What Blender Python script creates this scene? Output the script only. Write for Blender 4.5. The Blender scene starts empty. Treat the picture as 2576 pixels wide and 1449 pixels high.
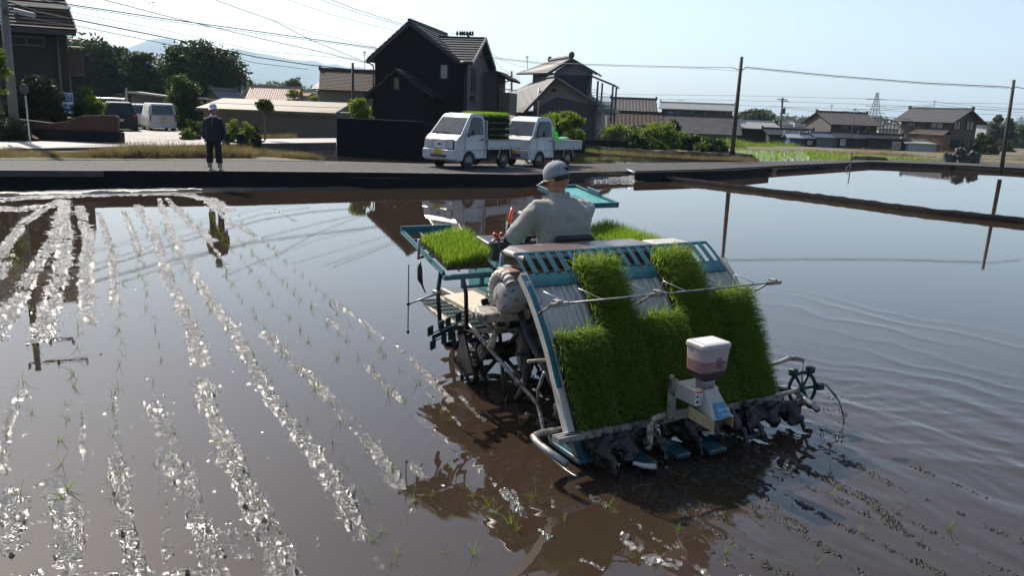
import bpy, bmesh, math, random
import numpy as np
from mathutils import Vector, Matrix
R = math.radians
random.seed(7); rng = np.random.default_rng(11)
scn = bpy.context.scene
col = scn.collection

# ---------------------------------------------------------------- camera
HC = 2.2; FPX = 2050.0; PIT = math.atan(454/2050.0); ROL = R(2.2)
cf = np.array([0, math.cos(PIT), -math.sin(PIT)]); cu0 = np.array([0, math.sin(PIT), math.cos(PIT)]); cr0 = np.array([1., 0, 0])
cr = cr0*math.cos(ROL)+cu0*math.sin(ROL); cu = cu0*math.cos(ROL)-cr0*math.sin(ROL)
CAM = np.array([0, 0, HC])
cam = bpy.data.cameras.new('camera'); camo = bpy.data.objects.new('camera', cam); col.objects.link(camo)
cam.sensor_width = 36; cam.lens = 36*FPX/2576; cam.clip_start = 0.1; cam.clip_end = 30000
camo.matrix_world = Matrix(((cr[0], cu[0], -cf[0], 0), (cr[1], cu[1], -cf[1], 0), (cr[2], cu[2], -cf[2], HC), (0, 0, 0, 1)))
scn.camera = camo
# ---------------------------------------------------------------- world, sun
SAZ, SEL = -38.0, 42.0
w = bpy.data.worlds.new("World"); scn.world = w; w.use_nodes = True
nt = w.node_tree; bg = nt.nodes['Background']
sky = nt.nodes.new('ShaderNodeTexSky'); sky.sky_type = 'NISHITA'; sky.sun_disc = False
sky.sun_elevation = R(SEL); sky.sun_rotation = R(SAZ); sky.altitude = 0; sky.air_density = 1.0; sky.dust_density = 2.2; sky.ozone_density = .7
tint = nt.nodes.new('ShaderNodeMix'); tint.data_type = 'RGBA'; tint.blend_type = 'MULTIPLY'; tint.inputs[0].default_value = 1; tint.inputs[7].default_value = (.975, 1.0, 1.03, 1)
nt.links.new(sky.outputs[0], tint.inputs[6]); nt.links.new(tint.outputs[2], bg.inputs[0]); bg.inputs[1].default_value = 0.092
sl = bpy.data.lights.new('sun', 'SUN'); sl.energy = 4.8; sl.angle = R(0.5); sl.color = (1, .93, .82)
so = bpy.data.objects.new('sun', sl); col.objects.link(so)
SD = np.array([math.sin(R(SAZ))*math.cos(R(SEL)), math.cos(R(SAZ))*math.cos(R(SEL)), math.sin(R(SEL))])
so.rotation_euler = Vector(SD).to_track_quat('Z', 'Y').to_euler()
scn.view_settings.view_transform = 'Standard'; scn.view_settings.look = 'None'; scn.view_settings.gamma = 1
scn.view_settings.exposure = 0.82
scn.render.engine = 'CYCLES'
scn.cycles.sample_clamp_direct = 0; scn.cycles.sample_clamp_indirect = 6
scn.cycles.volume_bounces = 1; scn.cycles.max_bounces = 8; scn.cycles.transparent_max_bounces = 12

# ---------------------------------------------------------------- helpers
def ray(u, v): return cf + cr*(u-1288.)/FPX + cu*(724.5-v)/FPX
def G(u, v, z=0.0):
    d = ray(u, v); return CAM + d*((z-HC)/d[2])
def at(u, v, y):
    d = ray(u, v); return CAM + d*(y/d[1])
class Fr:
    """a local frame: x along the front, y to the back, z up"""
    def __init__(s, o, yaw):
        s.o = np.array(o, float); s.yaw = yaw; a = R(yaw)
        s.X = np.array([math.cos(a), math.sin(a), 0]); s.Y = np.array([-math.sin(a), math.cos(a), 0])
    def W(s, a, b, c): return s.o+s.X*a+s.Y*b+np.array([0, 0, c])
    def _hit(s, u, v, n, d0):
        d = ray(u, v); t = ((s.o+n*d0-CAM)@n)/(d@n); p = CAM+d*t-s.o
        return float(p@s.X), float(p@s.Y), float(p[2])
    def front(s, u, v, y=0.): p = s._hit(u, v, s.Y, y); return p[0], p[2]
    def side(s, u, v, x=0.): p = s._hit(u, v, s.X, x); return p[1], p[2]
    def flat(s, u, v, z=0.):
        d = ray(u, v); t = (s.o[2]+z-HC)/d[2]; p = CAM+d*t-s.o; return float(p@s.X), float(p@s.Y)

def tag(o, label=None, cat=None, group=None, kind=None):
    if label: o['label'] = label
    if cat: o['category'] = cat
    if group: o['group'] = group
    if kind: o['kind'] = kind
    return o
def empty(name, loc, rz=0., label=None, cat=None, group=None):
    o = bpy.data.objects.new(name, None); col.objects.link(o); o.location = loc; o.rotation_euler = (0, 0, rz)
    o.empty_display_size = .2
    return tag(o, label, cat, group)

class MB:
    def __init__(s): s.v = []; s.f = []; s.m = []; s.n = 0; s.k = 0
    def add(s, vs, fs, k=None):
        b = s.n; vs = [tuple(map(float, q)) for q in vs]; s.v += vs; s.n += len(vs)
        k = s.k if k is None else k
        for f in fs: s.f.append(tuple(b+i for i in f)); s.m.append(k)
        return s
    def box(s, x0, x1, y0, y1, z0, z1, k=None):
        return s.add([(x0,y0,z0),(x1,y0,z0),(x1,y1,z0),(x0,y1,z0),(x0,y0,z1),(x1,y0,z1),(x1,y1,z1),(x0,y1,z1)],
            [(0,3,2,1),(4,5,6,7),(0,1,5,4),(1,2,6,5),(2,3,7,6),(3,0,4,7)], k)
    def bar(s, p, q, w, h, up=(0,0,1), k=None):
        p = np.array(p, float); q = np.array(q, float); d = q-p; d /= max(np.linalg.norm(d), 1e-9)
        a = np.cross(d, up)
        if np.linalg.norm(a) < 1e-4: a = np.cross(d, (1,0,0))
        a /= np.linalg.norm(a); b = np.cross(a, d)
        a = a*w/2; b = b*h/2
        return s.add([p-a-b,p+a-b,p+a+b,p-a+b,q-a-b,q+a-b,q+a+b,q-a+b],[(0,1,2,3),(7,6,5,4),(0,4,5,1),(1,5,6,2),(2,6,7,3),(3,7,4,0)], k)
    def prism(s, poly, e, k=None, cap=True):
        n = len(poly); e = np.array(e, float); P = [np.array(p, float) for p in poly]
        vs = P+[p+e for p in P]; fs = [(i,(i+1)%n,n+(i+1)%n,n+i) for i in range(n)]
        if cap: fs += [tuple(range(n-1,-1,-1)), tuple(range(n,2*n))]
        return s.add(vs, fs, k)
    def poly(s, pts, k=None): return s.add(pts, [tuple(range(len(pts)))], k)
    def tube(s, pts, r, n=8, k=None, closed=False, cap=True):
        pts = [np.array(p, float) for p in pts]; m = len(pts)
        rs = r if hasattr(r, '__len__') else [r]*m
        vs = []; up = None
        for i in range(m):
            if closed: d = pts[(i+1)%m]-pts[i-1]
            else: d = pts[min(i+1,m-1)]-pts[max(i-1,0)]
            d = d/max(np.linalg.norm(d), 1e-9)
            if up is None:
                up = np.cross(d, (0,0,1)); 
                if np.linalg.norm(up) < .05: up = np.cross(d, (1,0,0))
            up = up-d*(up@d); up /= np.linalg.norm(up); w_ = np.cross(d, up)
            for j in range(n):
                t = 2*math.pi*j/n; vs.append(pts[i]+rs[i]*(math.cos(t)*up+math.sin(t)*w_))
        fs = []
        for i in range(m if closed else m-1):
            a = i*n; b = ((i+1)%m)*n
            for j in range(n): fs.append((a+j,a+(j+1)%n,b+(j+1)%n,b+j))
        if cap and not closed: fs += [tuple(range(n-1,-1,-1)), tuple(range((m-1)*n, m*n))]
        return s.add(vs, fs, k)
    def lathe(s, prof, c=(0,0,0), axis=(0,0,1), n=20, k=None, cap=True):
        ax = np.array(axis, float); ax /= np.linalg.norm(ax); a = np.cross(ax, (0,0,1))
        if np.linalg.norm(a) < .05: a = np.cross(ax, (0,1,0))
        a /= np.linalg.norm(a); b = np.cross(ax, a); c = np.array(c, float); vs = []
        for r, h in prof:
            for j in range(n):
                t = 2*math.pi*j/n; vs.append(c+ax*h+a*r*math.cos(t)+b*r*math.sin(t))
        fs = [(i*n+j,i*n+(j+1)%n,(i+1)*n+(j+1)%n,(i+1)*n+j) for i in range(len(prof)-1) for j in range(n)]
        if cap: fs += [tuple(range(n-1,-1,-1)), tuple(range((len(prof)-1)*n, len(prof)*n))]
        return s.add(vs, fs, k)
    def rings(s, rings, k=None, cap=True):
        n = len(rings[0]); vs = [p for r_ in rings for p in r_]
        fs = [(i*n+j,i*n+(j+1)%n,(i+1)*n+(j+1)%n,(i+1)*n+j) for i in range(len(rings)-1) for j in range(n)]
        if cap: fs += [tuple(range(n-1,-1,-1)), tuple(range((len(rings)-1)*n, len(rings)*n))]
        return s.add(vs, fs, k)
    def ell(s, c, r, n=12, m=8, k=None, rot=None):
        pr = [(math.sin(math.pi*i/m), -math.cos(math.pi*i/m)) for i in range(m+1)]; vs = []
        for a, h in pr:
            for j in range(n):
                t = 2*math.pi*j/n; q = np.array([a*math.cos(t)*r[0], a*math.sin(t)*r[1], h*r[2]])
                if rot is not None: q = np.array(rot)@q
                vs.append(q+np.array(c))
        fs = [(i*n+j,i*n+(j+1)%n,(i+1)*n+(j+1)%n,(i+1)*n+j) for i in range(m) for j in range(n)]
        return s.add(vs, fs, k)
    def build(s, name, mat, parent=None, smooth=False, bevel=0, seg=2, sub=0, remesh=0, disp=None, angle=None):
        me = bpy.data.meshes.new(name); me.from_pydata(s.v, [], s.f)
        mats = mat if isinstance(mat, (list, tuple)) else [mat]
        for m_ in mats: me.materials.append(m_)
        if len(mats) > 1: me.polygons.foreach_set('material_index', np.array(s.m, dtype=np.int32))
        me.validate(); me.update()
        bm = bmesh.new(); bm.from_mesh(me); bmesh.ops.recalc_face_normals(bm, faces=bm.faces); bm.to_mesh(me); bm.free()
        if smooth: me.polygons.foreach_set('use_smooth', np.ones(len(me.polygons), dtype=bool))
        o = bpy.data.objects.new(name, me); col.objects.link(o)
        if parent: o.parent = parent
        if bevel:
            m_ = o.modifiers.new('bevel', 'BEVEL'); m_.width = bevel; m_.segments = seg; m_.limit_method = 'ANGLE'; m_.angle_limit = R(35); m_.harden_normals = False
        if sub:
            m_ = o.modifiers.new('sub', 'SUBSURF'); m_.levels = sub; m_.render_levels = sub
        if remesh:
            m_ = o.modifiers.new('re', 'REMESH'); m_.mode = 'VOXEL'; m_.voxel_size = remesh; m_.use_smooth_shade = True
            m_ = o.modifiers.new('sm', 'SMOOTH'); m_.factor = .6; m_.iterations = 4
        if disp:
            t = bpy.data.textures.new('clods', 'CLOUDS'); t.noise_scale = disp[0]; t.noise_depth = 3
            m_ = o.modifiers.new('dp', 'DISPLACE'); m_.texture = t; m_.strength = disp[1]; m_.texture_coords = 'LOCAL'
        return o
def arrmesh(name, V, F, mat, parent=None, smooth=True):
    """fast mesh from arrays; F is (n,k)"""
    V = np.asarray(V, np.float32); F = np.asarray(F, np.int32); k = F.shape[1]
    me = bpy.data.meshes.new(name); me.vertices.add(len(V)); me.vertices.foreach_set('co', V.ravel())
    me.loops.add(F.size); me.loops.foreach_set('vertex_index', F.ravel())
    me.polygons.add(len(F)); me.polygons.foreach_set('loop_start', np.arange(0, F.size, k, dtype=np.int32))
    me.update(calc_edges=True)
    if smooth: me.polygons.foreach_set('use_smooth', np.ones(len(F), dtype=bool))
    mats = mat if isinstance(mat, (list, tuple)) else [mat]
    for m_ in mats: me.materials.append(m_)
    o = bpy.data.objects.new(name, me); col.objects.link(o)
    if parent: o.parent = parent
    return o

# value noise in numpy
def _h(ix, iy, s): 
    n = (ix.astype(np.int64)*374761393+iy.astype(np.int64)*668265263+s*982451653) & 0xffffffff
    n = ((n ^ (n >> 13))*1274126177) & 0xffffffff
    return ((n ^ (n >> 16)) & 0xffff)/65535.
def vn(x, y, s=0):
    ix = np.floor(x); iy = np.floor(y); fx = x-ix; fy = y-iy; fx = fx*fx*(3-2*fx); fy = fy*fy*(3-2*fy)
    a = _h(ix,iy,s); b = _h(ix+1,iy,s); c = _h(ix,iy+1,s); d = _h(ix+1,iy+1,s)
    return (a+(b-a)*fx)*(1-fy)+(c+(d-c)*fx)*fy
def fbm(x, y, s=0, o=4, g=.5):
    t = 0; a = 1; q = 0
    for i in range(o): t = t+a*vn(x, y, s+i*17); q += a; a *= g; x = x*2.03+5.1; y = y*2.03+3.7
    return t/q

# ---------------------------------------------------------------- materials
MATS = {}
def mat(name, c, rough=.6, metal=0., var=.12, scale=6., bump=0., bscale=30., spec=.5, coat=0., trans=0., spots=None, coord='Object', ior=None, alpha=None, detail=5.):
    if name in MATS: return MATS[name]
    m = bpy.data.materials.new(name); m.use_nodes = True; n = m.node_tree; b = n.nodes['Principled BSDF']
    tc = n.nodes.new('ShaderNodeTexCoord'); no = n.nodes.new('ShaderNodeTexNoise'); no.inputs['Scale'].default_value = scale; no.inputs['Detail'].default_value = detail
    n.links.new(tc.outputs[coord], no.inputs['Vector'])
    mx = n.nodes.new('ShaderNodeMix'); mx.data_type = 'RGBA'
    mx.inputs[6].default_value = (*[q*(1-var) for q in c], 1); mx.inputs[7].default_value = (*[min(1, q*(1+var)) for q in c], 1)
    rp = n.nodes.new('ShaderNodeMapRange'); rp.inputs[1].default_value = .3; rp.inputs[2].default_value = .7
    n.links.new(no.outputs[0], rp.inputs[0]); n.links.new(rp.outputs[0], mx.inputs[0])
    out = mx.outputs[2]
    if spots:   # (colour, scale, threshold, softness)
        for i, (sc_, ss, th, sf) in enumerate(spots if isinstance(spots, list) else [spots]):
            n2 = n.nodes.new('ShaderNodeTexNoise'); n2.inputs['Scale'].default_value = ss; n2.inputs['Detail'].default_value = 6; n2.inputs['Roughness'].default_value = .65
            mp = n.nodes.new('ShaderNodeMapping'); mp.inputs['Location'].default_value = (i*3.1, 1.7, i*5.); n.links.new(tc.outputs[coord], mp.inputs[0]); n.links.new(mp.outputs[0], n2.inputs['Vector'])
            r2 = n.nodes.new('ShaderNodeMapRange'); r2.inputs[1].default_value = th; r2.inputs[2].default_value = th+sf; n.links.new(n2.outputs[0], r2.inputs[0])
            m2 = n.nodes.new('ShaderNodeMix'); m2.data_type = 'RGBA'; n.links.new(r2.outputs[0], m2.inputs[0]); n.links.new(out, m2.inputs[6]); m2.inputs[7].default_value = (*sc_, 1); out = m2.outputs[2]
    n.links.new(out, b.inputs['Base Color'])
    b.inputs['Roughness'].default_value = rough; b.inputs['Metallic'].default_value = metal
    b.inputs['Specular IOR Level'].default_value = spec; b.inputs['Coat Weight'].default_value = coat
    if trans: b.inputs['Transmission Weight'].default_value = trans
    if ior: b.inputs['IOR'].default_value = ior
    if alpha is not None: b.inputs['Alpha'].default_value = alpha
    if bump:
        nb = n.nodes.new('ShaderNodeTexNoise'); nb.inputs['Scale'].default_value = bscale; nb.inputs['Detail'].default_value = 6; n.links.new(tc.outputs[coord], nb.inputs['Vector'])
        bp = n.nodes.new('ShaderNodeBump'); bp.inputs['Strength'].default_value = bump; bp.inputs['Distance'].default_value = .02; n.links.new(nb.outputs[0], bp.inputs['Height']); n.links.new(bp.outputs[0], b.inputs['Normal'])
    MATS[name] = m; return m
def leafmat(name, c, c2, tr=.35, rough=.5, scale=1.5):
    if name in MATS: return MATS[name]
    m = bpy.data.materials.new(name); m.use_nodes = True; n = m.node_tree; b = n.nodes['Principled BSDF']; out = n.nodes['Material Output']
    tc = n.nodes.new('ShaderNodeTexCoord'); no = n.nodes.new('ShaderNodeTexNoise'); no.inputs['Scale'].default_value = scale; no.inputs['Detail'].default_value = 4
    n.links.new(tc.outputs['Object'], no.inputs['Vector']); rp = n.nodes.new('ShaderNodeMapRange'); rp.inputs[1].default_value = .35; rp.inputs[2].default_value = .65; n.links.new(no.outputs[0], rp.inputs[0])
    mx = n.nodes.new('ShaderNodeMix'); mx.data_type = 'RGBA'; mx.inputs[6].default_value = (*c, 1); mx.inputs[7].default_value = (*c2, 1); n.links.new(rp.outputs[0], mx.inputs[0])
    n.links.new(mx.outputs[2], b.inputs['Base Color']); b.inputs['Roughness'].default_value = rough; b.inputs['Specular IOR Level'].default_value = .3
    t = n.nodes.new('ShaderNodeBsdfTranslucent'); g = n.nodes.new('ShaderNodeMix'); g.data_type = 'RGBA'; g.blend_type = 'MULTIPLY'; g.inputs[0].default_value = 1; n.links.new(mx.outputs[2], g.inputs[6]); g.inputs[7].default_value = (1, 1, .45, 1)
    g2 = n.nodes.new('ShaderNodeMix'); g2.data_type = 'RGBA'; g2.blend_type = 'ADD'; g2.inputs[0].default_value = 1; n.links.new(g.outputs[2], g2.inputs[6]); n.links.new(g.outputs[2], g2.inputs[7])
    n.links.new(g2.outputs[2], t.inputs['Color'])
    ms = n.nodes.new('ShaderNodeMixShader'); ms.inputs[0].default_value = tr; n.links.new(b.outputs[0], ms.inputs[1]); n.links.new(t.outputs[0], ms.inputs[2]); n.links.new(ms.outputs[0], out.inputs['Surface'])
    MATS[name] = m; return m
def brickmat(name, c, mortar, w_=.3, h_=.08, rough=.85, axis='XZ', bump=.4):
    if name in MATS: return MATS[name]
    m = bpy.data.materials.new(name); m.use_nodes = True; n = m.node_tree; b = n.nodes['Principled BSDF']
    tc = n.nodes.new('ShaderNodeTexCoord'); sp = n.nodes.new('ShaderNodeSeparateXYZ'); cb = n.nodes.new('ShaderNodeCombineXYZ'); n.links.new(tc.outputs['Object'], sp.inputs[0])
    ad = n.nodes.new('ShaderNodeMath'); ad.operation = 'ADD'; n.links.new(sp.outputs[0], ad.inputs[0]); n.links.new(sp.outputs[1], ad.inputs[1])
    n.links.new(ad.outputs[0], cb.inputs[0]); n.links.new(sp.outputs[2], cb.inputs[1])
    br = n.nodes.new('ShaderNodeTexBrick'); br.inputs['Scale'].default_value = 1; br.inputs['Brick Width'].default_value = w_; br.inputs['Row Height'].default_value = h_; br.inputs['Mortar Size'].default_value = h_*.12
    br.inputs['Color1'].default_value = (*[q*.85 for q in c], 1); br.inputs['Color2'].default_value = (*[q*1.15 for q in c], 1); br.inputs['Mortar'].default_value = (*mortar, 1)
    n.links.new(cb.outputs[0], br.inputs['Vector'])
    no = n.nodes.new('ShaderNodeTexNoise'); no.inputs['Scale'].default_value = .7; no.inputs['Detail'].default_value = 6; n.links.new(tc.outputs['Object'], no.inputs['Vector'])
    mx = n.nodes.new('ShaderNodeMix'); mx.data_type = 'RGBA'; mx.blend_type = 'MULTIPLY'; mx.inputs[0].default_value = .5; n.links.new(br.outputs[0], mx.inputs[6]); n.links.new(no.outputs[0], mx.inputs[7]); n.links.new(mx.outputs[2], b.inputs['Base Color'])
    bp = n.nodes.new('ShaderNodeBump'); bp.inputs['Strength'].default_value = bump; bp.inputs['Distance'].default_value = .01; bp.invert = True; n.links.new(br.outputs[1], bp.inputs['Height']); n.links.new(bp.outputs[0], b.inputs['Normal'])
    b.inputs['Roughness'].default_value = rough; MATS[name] = m; return m
# ================================================================ SETTING
def T(x, y):
    """terrain height behind the roads: the land falls away towards the back"""
    return float(np.interp(y, [0, 48, 60, 100, 130, 400, 9000], [.1, .1, -.25, -1.5, -1.95, -2.5, -2.5]))
def mudmat(name, c, rough, bump, bs, dist=.02):
    m = bpy.data.materials.new(name); m.use_nodes = True; n = m.node_tree; b = n.nodes['Principled BSDF']
    tc = n.nodes.new('ShaderNodeTexCoord'); no = n.nodes.new('ShaderNodeTexNoise'); no.inputs['Scale'].default_value = bs; no.inputs['Detail'].default_value = 5; no.inputs['Roughness'].default_value = .7
    n.links.new(tc.outputs['Object'], no.inputs['Vector'])
    vo = n.nodes.new('ShaderNodeTexVoronoi'); vo.inputs['Scale'].default_value = bs*1.6; n.links.new(tc.outputs['Object'], vo.inputs['Vector'])
    ad = n.nodes.new('ShaderNodeMath'); ad.operation = 'ADD'; n.links.new(no.outputs[0], ad.inputs[0]); n.links.new(vo.outputs[0], ad.inputs[1])
    bp = n.nodes.new('ShaderNodeBump'); bp.inputs['Strength'].default_value = bump; bp.inputs['Distance'].default_value = dist; n.links.new(ad.outputs[0], bp.inputs['Height']); n.links.new(bp.outputs[0], b.inputs['Normal'])
    mx = n.nodes.new('ShaderNodeMix'); mx.data_type = 'RGBA'; mx.inputs[6].default_value = (*[q*.6 for q in c], 1); mx.inputs[7].default_value = (*[q*1.3 for q in c], 1)
    n.links.new(no.outputs[0], mx.inputs[0]); n.links.new(mx.outputs[2], b.inputs['Base Color']); b.inputs['Roughness'].default_value = rough
    b.inputs['IOR'].default_value = 2.05
    MATS[name] = m; return m
M_mud = mudmat('wet_mud', (.020, .015, .011), .20, 1., 80, .0084)
M_dmud = mudmat('drying_mud', (.05, .042, .036), .4, 1., 14, .06)
# water
m = bpy.data.materials.new('paddy_water'); m.use_nodes = True; n = m.node_tree; b = n.nodes['Principled BSDF']
tc = n.nodes.new('ShaderNodeTexCoord'); no = n.nodes.new('ShaderNodeTexNoise'); no.inputs['Scale'].default_value = .55; no.inputs['Detail'].default_value = 6; n.links.new(tc.outputs['Object'], no.inputs['Vector'])
cr_ = n.nodes.new('ShaderNodeMix'); cr_.data_type = 'RGBA'; cr_.inputs[6].default_value = (.024, .0160, .0112, 1); cr_.inputs[7].default_value = (.038, .0250, .0172, 1); n.links.new(no.outputs[0], cr_.inputs[0]); n.links.new(cr_.outputs[2], b.inputs['Base Color'])
b.inputs['Roughness'].default_value = .012; b.inputs['IOR'].default_value = 1.48
n2 = n.nodes.new('ShaderNodeTexNoise'); n2.inputs['Scale'].default_value = 9; n2.inputs['Detail'].default_value = 3; n.links.new(tc.outputs['Object'], n2.inputs['Vector'])
bp = n.nodes.new('ShaderNodeBump'); bp.inputs['Strength'].default_value = .05; bp.inputs['Distance'].default_value = .004; n.links.new(n2.outputs[0], bp.inputs['Height']); n.links.new(bp.outputs[0], b.inputs['Normal'])
M_water = m

MO = np.array([.40, 4.77, 0.]); MF = Fr(MO, 30.)      # the transplanter's frame: a across, b forward
# polar grid round the foot of the camera
def polar(nt_, nr, r0, r1, th=42):
    t = np.radians(np.linspace(-th, th, nt_)); r = r0*np.exp(np.linspace(0, math.log(r1/r0), nr))
    RR, TT = np.meshgrid(r, t, indexing='ij'); return RR*np.sin(TT), RR*np.cos(TT)
def gridfaces(nr, nc):
    i = np.arange(nr-1)[:, None]*nc+np.arange(nc-1)[None, :]; i = i.ravel()
    return np.stack([i, i+1, i+nc+1, i+nc], 1)
def ab(x, y):
    dx = x-MO[0]; dy = y-MO[1]; return dx*MF.X[0]+dy*MF.X[1], dx*MF.Y[0]+dy*MF.Y[1]
def ripples(x, y):
    a, b_ = ab(x, y)
    wx = fbm(x*1.1, y*1.1, 3, 3)-.5; wy = fbm(x*1.1+9, y*1.1, 8, 3)-.5; g1 = vn(x*.7, y*.7, 15); g2 = vn(x*1.3+3, y*1.3, 16)
    h = np.zeros_like(x)
    def arm(s, t, th, lam, lo, hi, amp, seed):
        ph = s*math.cos(th)+t*math.sin(th)+wx*.45
        e = np.clip((ph-lo)/.25, 0, 1)*np.clip((hi-ph)/.9, 0, 1)
        r_ = 1-np.abs(np.sin(math.pi*ph/lam+wy*5)); return amp*e*(r_**1.7)*np.clip(vn(s*.9+seed, t*.7, seed)*1.9-.35, 0, 1.3)
    s = a-1.75; t = b_-1.6
    ms = np.clip((s+.1)/.3, 0, 1)
    h += ms*arm(s, t, R(40), .30, -1.5, 1.3, .0060, 5)
    h += ms*arm(s, t, R(64), .16, -2.5, .9, .0030, 6)*g2
    h += ms*arm(s, t, R(15), .52, -.2, 4.5, .0060, 7)*np.clip(1.6-t*.6, 0, 1)
    s2 = .15-a; ms = np.clip((s2+.1)/.3, 0, 1)*np.clip(1.5-s2, 0, 1)
    h += ms*arm(s2, b_-1.6, R(40), .18, -1.6, .9, .0040, 9)
    for (pa_, pb_, lam, am, rr) in ((.15, 1.3, .10, .0014, .6), (2.05, .05, .09, .0022, .5), (-.25, -.1, .12, .0012, .5)):
        d = np.hypot(a-pa_, b_-pb_)+wx*.35; h += am*np.exp(-(d/rr)**2)*np.sin(2*math.pi*d/lam+wy*4)*g2*1.5
    h *= .78
    # churned water right behind and between the wheels
    tb = np.clip((2.1-a)/.5, 0, 1)*np.clip((a+.1)/.4, 0, 1)*np.clip((1.9-b_)/.5, 0, 1)*np.clip((b_+2.6)/1.5, 0, 1)
    h += tb*.014*(fbm(a*7+wx*2, b_*2.2, 21, 4)-.5)+tb*.005*(fbm(a*20, b_*8, 31, 3)-.5)
    tr = np.clip((4.6-a)/1.5, 0, 1)*np.clip((a-1.5)/.6, 0, 1)*np.clip((.9-b_)/.8, 0, 1)
    h += tr*.020*(fbm(a*4.5+wx*2, b_*1.3, 41, 4)-.5)+tr*.006*(fbm(a*14, b_*5, 43, 3)-.5)
    # rain-drop like rings
    for (u, v) in ((962, 1285), (262, 890), (250, 1310)):
        p = G(u, v); d = np.hypot(x-p[0], y-p[1]); h += .0012*np.exp(-(d/.13)**2)*np.sin(2*math.pi*d/.035)
    return h
NR, NC = 620, 820
X, Yg = polar(NC, NR, 1.6, 47., 64); X = X.reshape(NR, NC); Yg = Yg.reshape(NR, NC)
Z = ripples(X, Yg)
o = arrmesh('paddy_water', np.stack([X, Yg, Z], -1).reshape(-1, 3), gridfaces(NR, NC)[:, ::-1], M_water); tag(o, kind='structure')

mb = MB(); mb.poly([(-45, -14, -.022), (45, -14, -.022), (45, 40, -.022), (20, 44, -.022), (-45, 30, -.022)]); tag(mb.build('paddy_water', M_water), kind='structure')
# mud strips left by the planting rows, raised a little out of the water
STR = [  # picture polyline, half width (m), density, height
 ([(150,503),(118,520),(60,560),(15,620),(-30,680)], .16, .9), ([(165,505),(135,600),(75,700),(30,790),(-20,860)], .22, 1.), ([(0,520),(60,530),(120,520)], .3, .9),
 ([(160,512),(165,600),(148,700),(125,780),(100,855)], .24, 1.), ([(200,520),(222,600),(216,700),(216,790)], .2, 1.), ([(216,790),(236,815)], .1, .8),
 ([(250,535),(272,600),(285,680),(287,770)], .1, .8), ([(310,530),(335,590),(352,640)], .09, .75), ([(345,515),(390,590),(418,690),(452,760),(490,840),(503,915)], .13, .95),
 ([(400,500),(440,600),(480,680),(540,770),(592,840),(650,950),(732,1070),(812,1170),(872,1270),(905,1345)], .11, 1.),
 ([(420,500),(490,575),(540,605)], .12, .85), ([(525,510),(580,560),(645,595)], .1, .8),
 ([(-20,506),(100,497),(250,491),(400,488),(480,491),(530,502),(560,530)], .42, 1.), ([(0,530),(120,515)], .3, .9), ([(30,640),(0,700)], .1, .8),
 ([(512,960),(530,1040),(560,1100),(603,1200),(640,1300),(692,1400),(730,1460)], .105, 1.), ([(575,1080),(640,1240),(700,1330),(760,1460)], .06, .8),
 ([(665,840),(722,900),(803,970),(862,1040),(925,1110),(975,1180),(1008,1230)], .09, .9), ([(1035,1165),(1070,1210)], .05, .7),
 ([(842,760),(900,800),(962,850),(1032,900),(1082,950),(1135,1010)], .055, 1.), ([(790,770),(860,830)], .06, .7),
 ([(918,920),(990,990),(1060,1060),(1150,1140)], .045, .9), ([(1160,1000),(1200,1040),(1248,1075)], .035, .9), ([(1208,1183),(1280,1250),(1332,1310),(1385,1355)], .035, 1.),
 ([(375,1010),(405,1060),(430,1110)], .11, .85), ([(430,1150),(470,1250),(512,1360),(535,1460)], .10, .95), ([(400,1130),(410,1260),(430,1460)], .05, .6),
 ([(132,1210),(160,1300),(170,1380),(175,1460)], .12, .9), ([(190,1260),(205,1460)], .06, .8), ([(290,1155),(305,1250),(330,1380),(352,1460)], .08, .95), ([(0,1235),(40,1290),(15,1390)], .13, .95),
 ([(60,980),(22,1060),(0,1190)], .07, .8), ([(208,1035),(207,1190)], .03, .8), ([(40,1446),(200,1441),(400,1446),(560,1430)], .05, .7), ([(560,1340),(620,1400)], .09, .6), ([(770,1340),(800,1370)], .05, .5),
 ([(690,525),(745,558)], .07, .6), ([(452,520),(520,600),(580,680)], .05, .7), ([(300,1160),(292,1060),(285,980)], .03, .6), ([(585,860),(670,1000),(770,1140),(840,1250),(890,1330)], .04, .85), ([(500,960),(545,1080),(590,1210)], .035, .9), ([(700,860),(800,980),(880,1080)], .03, .8), ([(380,560),(430,700),(475,800)], .04, .8), ([(600,540),(650,600),(700,640)], .03, .5), ([(1040,960),(1100,1010),(1160,1070)], .03, .7), ([(480,1160),(500,1260),(560,1400)], .04, .8), ([(820,1230),(900,1330),(960,1430)], .025, .5), ([(870,1050),(960,1160),(1050,1260)], .02, .4), ([(540,1350),(620,1340)], .05, .6),
 ([(1560,1350),(1600,1375)], .07, .8), ([(1470,1410),(1510,1428)], .06, .8), ([(1640,1405),(1700,1420)], .08, .7), ([(1290,1240),(1300,1280)], .04, .8),
 ([(1900,1080),(2020,1180),(2180,1260),(2330,1380)], .05, .75), ([(1840,1180),(1950,1280),(2100,1400)], .05, .7), ([(1880,1400),(2010,1470)], .08, .7),
 ([(2030,1010),(2110,1035),(2240,1110)], .05, .55), ([(2170,1065),(2190,1060)], .05, .8), ([(1960,1090),(2080,1130),(2230,1210)], .05, .6),
 ([(1560,1180),(1700,1240),(1800,1300)], .14, .6), ([(1700,1150),(1900,1230)], .2, .6), ([(1500,440),(1580,445),(1700,452)], .5, .8)]
STR += [([MF.W(a_+.03*math.sin(7*k_+a_*9), -.25-.28*k_, 0) for k_ in range(9)], h_, d_) for a_, h_, d_ in ((-.08, .04, .5), (.12, .05, .5), (.30, .04, .6), (.66, .05, .6), (1.0, .04, .62), (1.2, .06, .5), (1.38, .04, .6), (1.72, .05, .52), (2.05, .04, .5))]
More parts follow.
